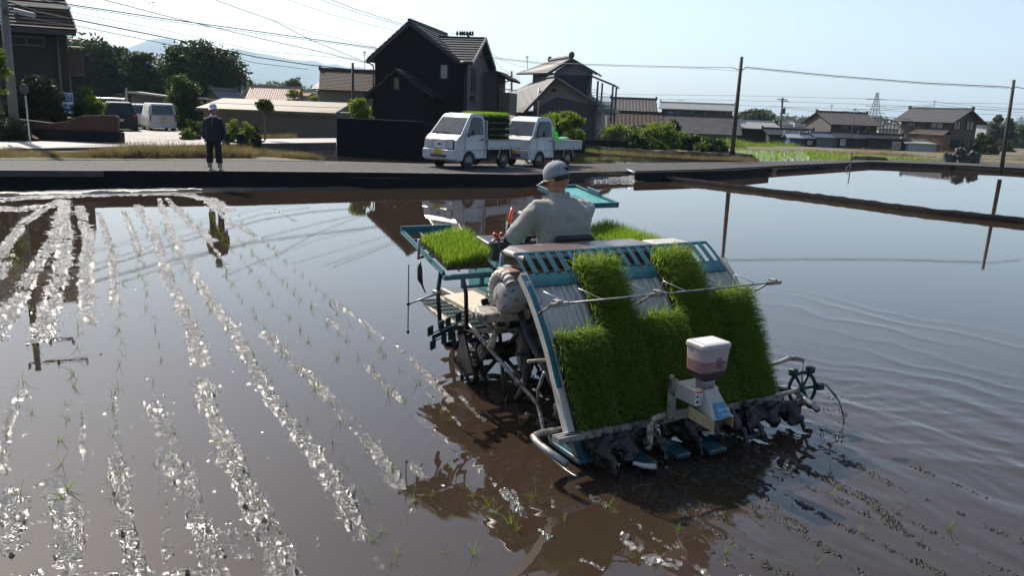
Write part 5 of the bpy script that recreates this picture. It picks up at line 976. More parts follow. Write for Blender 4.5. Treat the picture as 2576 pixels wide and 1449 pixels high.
# housing
b = MB(); b.box(.70, .98, -.36, -.10, .41, .53); b.build('housing', M_white, e, bevel=.01)
b = MB(); b.box(.645, .675, -.12, -.08, .24, .58); b.box(.675, .72, -.12, -.10, .30, .55); b.box(.66, .95, -.14, -.06, .24, .30); b.build('bracket', M_cream, e, bevel=.004)
b = MB(); b.prism([(.80, -.36, .545), (.94, -.36, .545), (1.04, -.50, .335), (.79, -.50, .335)], (0, .06, -.01)); b.prism([(.79, -.30, .54), (.79, -.50, .33), (.79, -.30, .33)], (.16, 0, 0)); b.build('spreader_hood', M_white, e, bevel=.012)
M_yel = mat('yellowed_plastic', (.36, .27, .15), .45, var=.15, scale=10, spots=((.12, .08, .05), 14, .6, .06)); b = MB(); b.prism([(.70, -.30, .40), (.785, -.52, .33), (.785, -.52, .26), (.70, -.30, .31)], (.012, 0, 0)); b.build('spreader_plate', M_yel, e); b = MB(); b.prism([(1.03, -.50, .34), (1.06, -.30, .36), (1.06, -.30, .28), (1.03, -.50, .26)], (.012, 0, 0)); b.build('spreader_plate', M_yel, e)
nrm = np.cross((1, 0, 0), (0, -.14, -.21)); nrm /= np.linalg.norm(nrm); nrm = nrm if nrm[1] < 0 else -nrm
o_ = np.array([.845, -.435, .437]); dn_ = np.array([0, -.14, -.21]); dn_ /= np.linalg.norm(dn_)
q = [o_+nrm*.008, o_+nrm*.008+(.125, 0, 0), o_+nrm*.008+(.150, 0, 0)+dn_*.115, o_+nrm*.008+dn_*.115]; b = MB(); b.prism(q, nrm*.0015); 
mlab = mat('sticker_blue', (.02, .20, .36), .4, var=.25, scale=6); b.build('label', mlab, e)
textmesh(e, 'lettering', 'こまきちゃん', .027, M_ink, place(q[0]+dn_*.065+nrm*.003+(.006, 0, 0), (1, 0, 0), nrm), .0004); textmesh(e, 'lettering', 'mini', .045, mat('light_blue_ink', (.30, .55, .65), .5), place(q[0]+dn_*.105+nrm*.003+(.06, 0, 0), (1, 0, 0), nrm), .0004)
b = MB(); b.box(.705, .785, -.3635, -.361, .415, .522); b.build('warning_label', mat('paper', (.72, .72, .70), .6, var=.03), e); b = MB(); b.box(.707, .783, -.3655, -.364, .505, .520); b.build('warning_band', M_inkr, e)
b = MB(); b.box(.715, .735, -.3655, -.364, .47, .495); b.box(.715, .74, -.3655, -.364, .43, .455); [b.box(.748, .778, -.3655, -.364, .49-k*.012, .494-k*.012) for k in range(6)]; b.build('print', M_inkb, e)
tp('applicator_pipe', MB().tube([(.66, -.10, .28), (.56, -.12, .275), (.50, -.16, .25), (.47, -.20, .17), (.46, -.20, .12)], .022, 10), M_cream, smooth=True)
b = MB(); b.lathe([(.01, -.04), (.06, -.035), (.065, .02), (.05, .045), (.01, .05)], (1.14, -.28, .30), (.6, -.5, .5), 16); b.build('motor', M_cream, e, smooth=True)
# right side rotor marker: spoked paddle wheel with splashing mud
e = empty('paddle_wheel', (2.05, -.02, .24)); e.parent = TR
wx_ = np.array([.86, -.5, 0]); wy_ = np.array([0, 0, 1.]); Rr = .125
cir = lambda r_, t: wx_*r_*math.cos(t)*.78+wy_*r_*math.sin(t)
b = MB(); b.tube([cir(Rr, t) for t in np.linspace(0, 2*math.pi, 33)[:-1]], .014, 8, closed=True); b.build('rim', M_dgreen, e, smooth=True)
b = MB(); [b.tube([cir(-Rr, t), cir(Rr, t)], .012, 6) for t in (.15, 1.2, 2.25)]; b.ell((0, 0, 0), (.025, .03, .03)); b.build('spoke', M_dgreen, e, smooth=True)
for t in (.15, 1.2, 2.25, 3.29, 4.34, 5.39):
    q = cir(Rr+.035, t); b = MB(); b.box(q[0]-.03, q[0]+.03, q[1]-.03, q[1]+.03, q[2]-.028, q[2]+.028); b.build('paddle', M_dgreen, e, remesh=.009, disp=(.03, .01))
tp('marker_arm', MB().tube([(1.72, .12, .40), (1.86, .06, .44), (1.95, .04, .47), (2.06, .0, .455)], [.016, .016, .02, .014], 8), M_cream, smooth=True)
tp('marker_arm', MB().tube([(2.05, .0, .45), (2.04, -.01, .36), (2.05, -.02, .25)], .006, 6), M_steel, smooth=True)
tp('marker_arm', MB().tube([(1.2, -.05, .235), (1.65, -.05, .235), (1.98, -.05, .245)], .016, 8), M_steel, smooth=True)
b = MB(); b.tube([(2.20, -.10, .28), (2.23, -.16, .22), (2.25, -.20, .17), (2.26, -.24, .08), (2.26, -.26, .01)], [.006, .010, .006, .008, .006], 6)
for k in range(26): b.ell((2.1+rr.uniform(0, .2), -.1-rr.uniform(0, .25), rr.uniform(.02, .22)), (.005, .005, .007), 5, 4)
o = b.build('mud_splash', M_mud, None); o.location = MO; o.rotation_euler = (0, 0, R(30)); tag(o, 'string of dark mud drops flying off the paddle wheel', 'splash', kind='stuff')
tp('side_arm', MB().tube([(.02, .30, .62), (-.14, .32, .62)], .012, 8), M_cream, smooth=True)

# ---------------------------------------------------------------- seedlings
M_rice = leafmat('rice_seedlings', (.030, .066, .010), (.22, .30, .055), .42, .5, 70.); M_rice2 = leafmat('rice_seedlings_light', (.07, .13, .015), (.19, .27, .05), .45, .5, 55.)
M_soil = mat('seedling_soil', (.05, .035, .028), .85, var=.4, scale=40, bump=.8, bscale=60)
def blades(base, dirs, length, width, droop, seg=3, seed=0, sag=None):
    """base (n,3), dirs (n,3) unit start direction; every blade a tapering strip bending under its own weight"""
    r_ = np.random.default_rng(seed); n_ = len(base); L_ = length*(.65+.6*r_.random(n_)); D_ = dirs.copy(); p = base.copy()
    side = np.cross(D_, r_.normal(size=(n_, 3))); side /= np.linalg.norm(side, axis=1)[:, None]+1e-9
    V = []; g = np.array([0, 0, -1.]) if sag is None else np.asarray(sag)
    for k in range(seg+1):
        w_ = width*(1-(k/seg)**1.6)*.5+.0002; V.append(p-side*w_); V.append(p+side*w_)
        D_ = D_+g*droop*(k+1)/seg*r_.uniform(.4, 1.5, n_)[:, None]+r_.normal(size=(n_, 3))*.10; D_ /= np.linalg.norm(D_, axis=1)[:, None]; p = p+D_*(L_/seg)[:, None]
    V = np.stack(V, 1).reshape(-1, 3); m_ = 2*(seg+1); i = np.arange(n_)[:, None]*m_; F_ = np.concatenate([np.stack([i[:, 0]+2*k, i[:, 0]+2*k+1, i[:, 0]+2*k+3, i[:, 0]+2*k+2], 1) for k in range(seg)]); return V, F_
def tray_mat(i, s1, label, seed, n=4600):
    e = empty('seedling_mat', MO, R(30), label, 'seedling mat', 'rice seedling mats on the planting tray'); r_ = np.random.default_rng(seed)
    a0, a1 = .024+i*CW, (i+1)*CW-.022; ss = np.linspace(.0, s1, 22); b_, c_, nb, nc = tray(ss); b = MB(); v = []
    for k in range(22):
        for x, h in ((a0, .012), (a1, .012), (a1, .036), (a0, .036)): v.append((x, b_[k]+nb[k]*h, c_[k]+nc[k]*h))
    b.add(v, [(k*4+j, k*4+(j+1) % 4, k*4+4+(j+1) % 4, k*4+4+j) for k in range(21) for j in range(4)]+[(0, 1, 2, 3), (87, 86, 85, 84)]); b.build('soil_block', M_soil, e)
    n_ = int(n*s1*PLEN/.9); s_ = r_.random(n_)*s1; a = a0+r_.random(n_)*(a1-a0); b_, c_, nb, nc = tray(s_)
    base = np.stack([a, b_+nb*.034, c_+nc*.034], 1); d = np.stack([(a-(a0+a1)/2)/CW*.22+r_.normal(size=n_)*.20, nb*.88+r_.normal(size=n_)*.22, nc*.55+.52+r_.normal(size=n_)*.28], 1)
    if i == 4: d[:, 0] += np.clip((a-a0)/CW-.4, 0, 1)*.7
    if i == 0: d[:, 0] -= np.clip(.5-(a-a0)/CW, 0, 1)*.4
    d /= np.linalg.norm(d, axis=1)[:, None]; V, F_ = blades(base, d, .135, .0060, .40, 4, seed)
    arrmesh('seedling_leaves', V, F_, M_rice, e); return e
def s_at(u, v, a):
    c = MF.side(u, v, a); 
    return float(np.interp(c[0], prof[:, 0], dl)/PLEN)
tray_mat(0, .47, 'short seedling mat on the left end of the planting tray, below bare ribs', 1)
tray_mat(1, .86, 'tall seedling mat in the left of the two full tray columns', 2)
tray_mat(2, .51, 'short seedling mat between the two full tray columns', 3)
tray_mat(3, .88, 'tall seedling mat filling the tray column behind the granule hopper', 4)
tray_mat(4, .60, 'seedling mat fanning out over the right end of the tray', 5, 5600)
def flat_mat(a0, a1, b0, b1, Zf, label, seed, n, h=.115):
    e = empty('seedling_mat', MO, R(30), label, 'seedling mat', 'rice seedling mats on the side racks'); r_ = np.random.default_rng(seed)
    b = MB(); b.prism([(a0, b0, Zf(b0)+.02), (a1, b0, Zf(b0)+.02), (a1, b1, Zf(b1)+.02), (a0, b1, Zf(b1)+.02)], (0, 0, .028)); b.build('soil_block', M_soil, e)
    a = a0+r_.random(n)*(a1-a0); bb = b0+r_.random(n)*(b1-b0); base = np.stack([a, bb, Zf(bb)+.047], 1); d = np.stack([r_.normal(size=n)*.16, r_.normal(size=n)*.16, np.ones(n)], 1); d /= np.linalg.norm(d, axis=1)[:, None]
    V, F_ = blades(base, d, h, .0050, .20, 4, seed); arrmesh('seedling_leaves', V, F_, M_rice2, e)
flat_mat(-.15, .22, 1.53, 2.02, ZL, 'thick upright block of bright rice seedlings on the teal left rack', 11, 3800, .115)
flat_mat(1.55, 1.93, 1.42, 2.35, ZR, 'block of bright rice seedlings on the right rack behind the driver', 12, 4600, .13)
# ================================================================ PEOPLE
M_skin = mat('tanned_skin', (.30, .145, .09), .5, var=.1, scale=20); M_hair = mat('dark_hair', (.02, .016, .014), .6, var=.3, scale=40, bump=.6, bscale=90)
def unit(v): v = np.array(v, float); return v/np.linalg.norm(v)
def basis(f):
    f = unit(f); r_ = np.cross(f, (0, 0, 1)); r_ = unit(r_); u = np.cross(r_, f); return np.stack([r_, f, u], 1)   # columns right, forward, up
def hand(b, wrist, d, palm_n, s=1., curl=.5, thumb=1):
    """palm and five separate fingers; d: direction of the fingers, palm_n: side the palm faces"""
    d = unit(d); n_ = unit(np.array(palm_n)-d*np.dot(palm_n, d)); x = np.cross(d, n_)
    w_ = np.array(wrist); c = w_+d*.045*s; M = np.stack([x, d, n_], 1); b.ell(c, (.040*s, .050*s, .015*s), 10, 8, rot=M)
    for k, (o_, l) in enumerate(((-.030, .062), (-.010, .074), (.010, .070), (.029, .056))):
        p0 = c+d*.035*s+x*o_*s; p1 = p0+unit(d+n_*curl*.6)*l*.45*s; p2 = p1+unit(d*.7+n_*curl*1.4)*l*.33*s; p3 = p2+unit(d*.3+n_*curl*2.)*l*.25*s; b.tube([p0-d*.02*s, p0, p1, p2, p3], [.0095*s, .0098*s, .009*s, .0085*s, .007*s], 8)
    sgn = thumb; q0 = w_+d*.02*s+x*.03*sgn*s; q1 = q0+unit(d*.6+x*sgn*.9+n_*.4)*.035*s; q2 = q1+unit(d+x*sgn*.3+n_*.6)*.03*s; b.tube([q0-x*.015*sgn*s, q0, q1, q2], [.012*s, .0125*s, .0105*s, .009*s], 8)
def head(b, c, f, s=1.):
    M = basis(f); c = np.array(c); q = lambda x, y, z: c+M@np.array([x, y, z])*s
    b.ell(q(0, -.012, .02), (.076*s, .097*s, .100*s), 16, 12, rot=M); b.ell(q(0, .022, -.045), (.056*s, .066*s, .070*s), 14, 10, rot=M); b.ell(q(0, .060, -.085), (.028*s, .024*s, .022*s), 10, 8, rot=M)
    b.tube([q(0, .078, .018), q(0, .098, -.018), q(0, .086, -.032)], [.009*s, .015*s, .012*s], 8)
    for sg in (-1, 1):
        b.ell(q(sg*.077, -.008, -.012), (.012*s, .022*s, .034*s), 8, 8, rot=M); b.ell(q(sg*.03, .078, .008), (.017*s, .012*s, .012*s), 8, 6, rot=M); b.ell(q(sg*.042, .055, -.03), (.022*s, .024*s, .024*s), 8, 6, rot=M)
    b.tube([q(-.024, .080, -.060), q(0, .088, -.058), q(.024, .080, -.060)], [.006*s, .009*s, .006*s], 6)
    return q, M
def ring(c, rx, ry, M, n=16, p=2.4):
    out = []
    for j in range(n):
        t = 2*math.pi*j/n; ct, st = math.cos(t), math.sin(t); x = math.copysign(abs(ct)**(2/p), ct)*rx; y = math.copysign(abs(st)**(2/p), st)*ry; out.append(np.array(c)+M@np.array([x, y, 0]))
    return out
# ---- the driver
DV = empty('person', MO, R(30), 'man in a grey cap and pale work shirt seen from behind, driving the rice transplanter', 'person')
fwd = unit((-.05, 1, 0)); I3 = np.eye(3); hf = unit((-.50, .86, -.34))
def torso_rings(k, M):
    data = [((.91, 1.56, .95), .17, .13), ((.91, 1.56, 1.03), .175, .13), ((.91, 1.575, 1.13), .175, .125), ((.91, 1.585, 1.22), .19, .125), ((.91, 1.595, 1.31), .21, .125), ((.905, 1.60, 1.38), .222, .12), ((.90, 1.605, 1.43), .20, .10), ((.895, 1.61, 1.475), .115, .075), ((.89, 1.615, 1.505), .065, .062)]
    return [ring(c, rx+k, ry+k, M) for c, rx, ry in data]
SL, EL, WL = (.70, 1.60, 1.415), (.555, 1.74, 1.19), (.70, 1.99, 1.17); SR_, ER, WR = (1.11, 1.60, 1.41), (1.18, 1.80, 1.18), (1.02, 2.02, 1.17)
HL, KL, AL = (.80, 1.60, 1.0), (.62, 1.95, .98), (.60, 2.0, .56); HR_, KR, AR = (1.02, 1.60, 1.0), (1.14, 2.0, 1.0), (1.12, 2.1, .56)
b = MB(); b.rings(torso_rings(-.02, I3)); q, HM = head(b, (.868, 1.65, 1.635), hf, 1.06)
b.tube([(.89, 1.605, 1.46), (.88, 1.62, 1.51), (.872, 1.63, 1.58)], [.064, .058, .060], 12)
for A_, B_, C_ in ((SL, EL, WL), (SR_, ER, WR)): b.tube([A_, B_, C_], [.05, .04, .028], 10)
for A_, B_, C_ in ((HL, KL, AL), (HR_, KR, AR)): b.tube([A_, B_, C_], [.08, .06, .045], 10)
hand(b, WL, (.3, .5, -.2), (.6, -.2, -.5), 1.05, .9, -1); hand(b, WR, (-.3, .5, -.2), (-.6, -.2, -.5), 1.05, .9, 1)
b.build('body', M_skin, DV, remesh=.007)
M_shirt = mat('pale_sage_shirt', (.27, .262, .232), .8, var=.07, scale=3, bump=.25, bscale=9); M_jean = mat('faded_denim', (.10, .15, .24), .8, var=.2, scale=10)
b = MB(); b.rings(torso_rings(.042, I3)); b.ell((.91, 1.52, 1.10), (.18, .13, .12), 16, 10)
for (A_, B_, C_), sg in (((SL, EL, WL), -1), ((SR_, ER, WR), 1)):
    A = np.array(A_); B = np.array(B_); C2 = np.array(C_); b.tube([A+(-sg*.06, 0, .0), A+(sg*.015, 0, 0), A*.5+B*.5, B*.95+A*.05, B, B*.6+C2*.4, C2*.93+B*.07], [.080, .092, .088, .082, .080, .068, .048], 14)
shirt = b.build('shirt', M_shirt, DV, remesh=.012)
t_ = bpy.data.textures.new('folds', 'CLOUDS'); t_.noise_scale = .09; t_.noise_depth = 2; md = shirt.modifiers.new('folds', 'DISPLACE'); md.texture = t_; md.strength = .034; md.texture_coords = 'LOCAL'; md = shirt.modifiers.new('sm2', 'SMOOTH'); md.factor = .5; md.iterations = 3
# sagging folds down the back
b = MB()
for (x0, z0, x1, z1, r_) in ((1.14, 1.38, .93, 1.04, .008), (1.16, 1.30, 1.02, 1.02, .010), (.76, 1.36, .84, 1.06, .007), (1.06, 1.39, .88, 1.12, .006), (.72, 1.40, .70, 1.22, .008)):
    pts = []
    for t in np.linspace(0, 1, 7): x = x0+(x1-x0)*t+.015*math.sin(3*t); z = z0+(z1-z0)*t; yb = 1.59-math.sqrt(max(0, 1-((x-.91)/.25)**2))*.155-.004; pts.append((x, yb, z))
    b.tube(pts, [r_*.3, r_, r_, r_, r_, r_, r_*.3], 8)
b.build('shirt_fold', M_shirt, DV, smooth=True)
b = MB(); b.rings([ring((.89, 1.612, 1.492), .083, .078, I3, 20), ring((.883, 1.618, 1.548), .078, .074, I3, 20), ring((.883, 1.618, 1.548), .071, .068, I3, 20), ring((.89, 1.612, 1.495), .072, .068, I3, 20)], cap=False); b.build('collar', M_shirt, DV, smooth=True)
b = MB(); b.rings([ring((.91, 1.58, .93), .175, .14, I3), ring((.91, 1.58, 1.02), .185, .15, I3)])
for A_, B_, C_ in ((HL, KL, AL), (HR_, KR, AR)): b.tube([A_, np.array(A_)*.5+np.array(B_)*.5, B_, C_], [.105, .098, .082, .07], 12)
b.build('trousers', M_jean, DV, remesh=.014)
for C_ in (AL, AR): b = MB(); b.tube([np.array(C_)+(0, 0, .12), C_, (C_[0], C_[1]+.03, .56)], [.072, .06, .05], 12); b.ell((C_[0], C_[1]+.07, .575), (.05, .13, .04)); b.build('boot', M_black, DV, remesh=.012)
b = MB(); pc = np.array(WL)*.9+np.array(EL)*.1; b.tube([pc, WL, np.array(WL)+unit((.3, .5, -.2))*.015], [.04, .043, .036], 12); b.build('cuff', mat('pale_cuff', (.55, .56, .45), .8), DV, smooth=True)
b = MB(); hand(b, WL, (.3, .5, -.2), (.6, -.2, -.5), 1.17, .9, -1); b.build('glove', M_black, DV, remesh=.007)
# cap
M_cap = mat('grey_cap', (.24, .25, .285), .85, var=.12, scale=25, bump=.3, bscale=60)
b = MB(); n_ = 28; rg = []
for k, (h, r_) in enumerate(((-.005, 1.03), (.02, 1.04), (.05, 1.0), (.08, .88), (.103, .66), (.118, .38), (.124, .04))): rg.append([q(r_*.083*math.cos(t), -.012+r_*.104*math.sin(t), .028+h) for t in np.linspace(0, 2*math.pi, n_, endpoint=False)])
vs = [p for r_ in rg for p in r_]; fs = []
for i in range(len(rg)-1):
    for j in range(n_):
        t = 2*math.pi*(j+.5)/n_; back = abs(((t-1.5*math.pi+math.pi) % (2*math.pi))-math.pi)
        if i == 1 and back < .55: continue
        fs.append((i*n_+j, i*n_+(j+1) % n_, (i+1)*n_+(j+1) % n_, (i+1)*n_+j))
fs.append(tuple(range((len(rg)-1)*n_, len(rg)*n_))); b.add(vs, fs); cap = b.build('cap', M_cap, DV, smooth=True); md = cap.modifiers.new('t', 'SOLIDIFY'); md.thickness = .005
b = MB(); br = []
for t in np.linspace(-1.15, 1.15, 13): br.append((math.sin(t), math.cos(t)))
up_ = [q(.083*x, -.012+.104*abs(y)**.9*1.0, .030) for x, y in br]; ou = [q(.080*x, .085+.085*y, .012-.012*abs(x)) for x, y in br]; b.add(up_+ou, [(i, i+1, 13+i+1, 13+i) for i in range(12)]); o = b.build('brim', M_cap, cap, smooth=True); md = o.modifiers.new('t', 'SOLIDIFY'); md.thickness = .005
b = MB(); b.ell(q(0, -.012, .155), (.009, .009, .006)); b.build('button', M_cap, cap)
b = MB()
for i_ in range(2): b.rings([[q(r_*.079*math.cos(t), -.014+r_*.099*math.sin(t), h) for t in np.linspace(math.pi*1.05, math.pi*1.95, 14)]+[q(.9*r_*.079*math.cos(t), -.014+.9*r_*.099*math.sin(t), h) for t in np.linspace(math.pi*1.95, math.pi*1.05, 14)] for r_, h in ((.97, -.012), (1.0, .01), (1.0, .05))]); break
b.build('hair', M_hair, DV, smooth=True)
b = MB(); b.tube([q(-.082, .0, .012), q(-.082, .05, .012), q(-.068, .088, .010)], .004, 6); b.tube([q(.082, .0, .012), q(.082, .05, .012), q(.068, .088, .010)], .004, 6); gl = b.build('glasses', mat('lime_frame', (.5, .6, .05), .4), DV, smooth=True)
b = MB(); b.tube([q(-.078, .060, .004), q(-.066, .092, .002), q(-.03, .104, .002), q(0, .107, .006), q(.03, .104, .002), q(.066, .092, .002), q(.078, .060, .004)], [.012, .017, .018, .008, .018, .017, .012], 8); b.build('lens', M_black, gl, smooth=True)

# ---- the woman on the wall
wz = .41; wp_ = G(541, 429.5, wz); WO = empty('person', wp_, R(-4), 'woman in dark clothes, pale rubber boots and light sun hat standing on the wall', 'person')
k = 1.0; ft = ((-.13, -.02), (.13, .02)); hfw = unit((.62, -.78, .02))
b = MB(); TRg = [((0, 0, .76), .15, .11), ((0, 0, .84), .165, .12), ((0, 0, .95), .15, .11), ((0, .0, 1.08), .165, .115), ((0, 0, 1.20), .175, .11), ((0, 0, 1.27), .15, .09), ((0, 0, 1.31), .08, .065), ((0, 0, 1.34), .055, .055)]
b.rings([ring(c, rx-.015, ry-.015, I3) for c, rx, ry in TRg]); q, WM = head(b, (.02, -.01, 1.46), hfw, .98); b.tube([(0, 0, 1.30), (.0, 0, 1.37), (.01, 0, 1.42)], [.052, .046, .05], 10)
arms = (((-.17, 0, 1.23), (-.235, .01, 1.0), (-.215, -.03, .77)), ((.17, 0, 1.23), (.235, .02, 1.0), (.245, -.0, .77)))
legs = (((-.085, 0, .80), (-.11, -.01, .44), (-.125, 0, .07)), ((.085, 0, .80), (.11, -.01, .44), (.125, .01, .07)))
for A_, B_, C_ in arms: b.tube([A_, B_, C_], [.045, .036, .026], 10)
for A_, B_, C_ in legs: b.tube([A_, B_, C_], [.075, .05, .036], 10); b.ell((C_[0]+.02, C_[1]-.06, .04), (.035, .10, .03))
hand(b, arms[0][2], (0.03, -.05, -1), (.8, .3, 0), .95, .35, 1); hand(b, arms[1][2], (.03, -.05, -1), (-.8, .3, 0), .95, .35, -1); b.build('body', mat('shaded_skin', (.26, .14, .095), .55), WO, remesh=.008)
M_jack = mat('navy_jacket', (.010, .011, .017), .85, var=.25, scale=6, bump=.3, bscale=14); M_pant = mat('black_trousers', (.008, .009, .013), .9, var=.2, scale=5); M_boot = mat('khaki_rubber', (.26, .235, .18), .5, var=.1)
b = MB(); b.rings([ring(c, rx+k_, ry+k_*.8, I3) for (c, rx, ry), k_ in zip([((0, 0, .70), .17, .12)]+TRg[:-1], (.045, .05, .045, .05, .035, .025, .02, .01))])
for A_, B_, C_ in arms: A, B, C2 = map(np.array, (A_, B_, C_)); b.tube([A*.8+np.array((0, 0, A[2]*.2)), A, A*.5+B*.5, B, B*.1+C2*.9, C2], [.05, .07, .066, .062, .056, .05], 12)
b.build('jacket', M_jack, WO, remesh=.012)
b = MB(); b.rings([ring((0, 0, .70), .17, .12, I3), ring((0, 0, .86), .165, .12, I3)])
for A_, B_, C_ in legs: A, B, C2 = map(np.array, (A_, B_, C_)); b.tube([A+(0, 0, .02), A*.5+B*.5, B, B*.45+C2*.55, B*.35+C2*.65], [.095, .09, .075, .083, .078], 12)
b.build('trousers', M_pant, WO, remesh=.012)
for A_, B_, C_ in legs: C2 = np.array(C_); b = MB(); b.tube([(C2[0]-.005, C2[1], .27), (C2[0], C2[1], .15), (C2[0], C2[1], .05)], [.062, .056, .05], 14); b.ell((C2[0]+.03, C2[1]-.055, .036), (.045, .115, .036)); o = b.build('boot', M_boot, WO, remesh=.009); b = MB(); b.box(C2[0]-.02, C2[0]+.08, C2[1]-.17, C2[1]+.05, .0, .018); b.build('sole', M_black, o, bevel=.008)
M_hat = mat('pale_hat', (.40, .42, .48), .8, var=.12, scale=20); M_hatw = mat('white_brim', (.65, .66, .70), .7, var=.03)
b = MB(); b.rings([[q(r_*.084*math.cos(t), -.014+r_*.105*math.sin(t), h+.022) for t in np.linspace(0, 2*math.pi, 24, endpoint=False)] for h, r_ in ((-.02, 1.06), (.04, 1.08), (.085, 1.02), (.12, .80), (.137, .45), (.142, .03))]); hat = b.build('sun_hat', M_hat, WO, smooth=True)
b = MB(); inn = [q(.09*math.sin(t), -.012+.113*math.cos(t), .068-.02*abs(math.sin(t))) for t in np.linspace(-1.9, 1.9, 17)]; ou = [q(.118*math.sin(t), .01+.155*math.cos(t), .050-.050*abs(math.sin(t))) for t in np.linspace(-1.9, 1.9, 17)]; b.add(inn+ou, [(i, i+1, 18+i, 17+i) for i in range(16)]); o = b.build('brim', M_hatw, hat, smooth=True); md = o.modifiers.new('t', 'SOLIDIFY'); md.thickness = .006
b = MB(); b.rings([ring((0, 0, 1.28), .10, .085, I3), ring((.01, 0, 1.32), .085, .08, I3), ring((.01, 0, 1.35), .066, .066, I3)]); b.tube([(-.02, .05, 1.35), (-.09, .08, 1.33), (-.12, .08, 1.31)], [.03, .025, .008], 8); b.tube([(.03, -.09, 1.31), (.045, -.125, 1.24), (.035, -.14, 1.18), (.02, -.145, 1.14)], .006, 6); b.build('scarf', mat('pale_scarf', (.42, .43, .50), .85, var=.1, scale=20), WO, remesh=.007)
b = MB(); b.ell(q(0, -.04, .0), (.08, .085, .10), 14, 10, rot=WM); b.build('hair', M_hair, WO, smooth=True)
# ================================================================ VEHICLES
M_vw = mat('white_car_paint', (.40, .41, .44), .30, var=.04, scale=2, spec=.6, coat=.5, spots=[((.30, .29, .275), 2.2, .58, .15), ((.12, .11, .10), 9, .70, .05)]); M_vdark = mat('underbody', (.02, .02, .021), .7, var=.3); M_cglass = mat('car_glass', (.020, .026, .030), .04, var=.6, scale=2.6, spec=.6, ior=1.5)
M_tyre = mat('tyre_rubber', (.022, .021, .021), .75, var=.2, scale=20); M_rimm = mat('steel_rim', (.20, .20, .21), .45, .5, var=.2, scale=20); M_lamp = mat('lamp_glass', (.42, .44, .45), .1, var=.2, scale=20, spec=.8); M_plate = mat('yellow_plate', (.62, .40, .02), .4, var=.05); M_amber = mat('amber', (.6, .2, .03), .3); M_tail = mat('tail_red', (.25, .01, .01), .25)
def vwheel(par, x, y, r=.262, w_=.145, s=1):
    e = empty('wheel', (x, y, r)); e.parent = par
    b = MB(); b.lathe([(r*.62, -w_/2), (r*.93, -w_/2), (r, -w_*.32), (r, w_*.32), (r*.93, w_/2), (r*.62, w_/2)], (0, 0, 0), (1, 0, 0), 28); b.build('tyre', M_tyre, e, smooth=False, bevel=.006)
    b = MB(); b.lathe([(r*.20, .05*s), (r*.24, .035*s), (r*.42, .02*s), (r*.50, .05*s), (r*.60, .055*s), (r*.63, .075*s)], (0, 0, 0), (1, 0, 0), 24); b.lathe([(r*.10, .06*s), (r*.16, .055*s), (r*.17, .03*s)], (0, 0, 0), (1, 0, 0), 12)
    b.build('rim', M_rimm, e, smooth=True)
    b = MB()
    for k in range(8): t = k*math.pi/4; b.ell((.052*s, r*.38*math.cos(t), r*.38*math.sin(t)), (.012, .017, .026) if k % 2 else (.012, .026, .017), 6, 5)
    b.build('rim_hole', M_vdark, e); return e
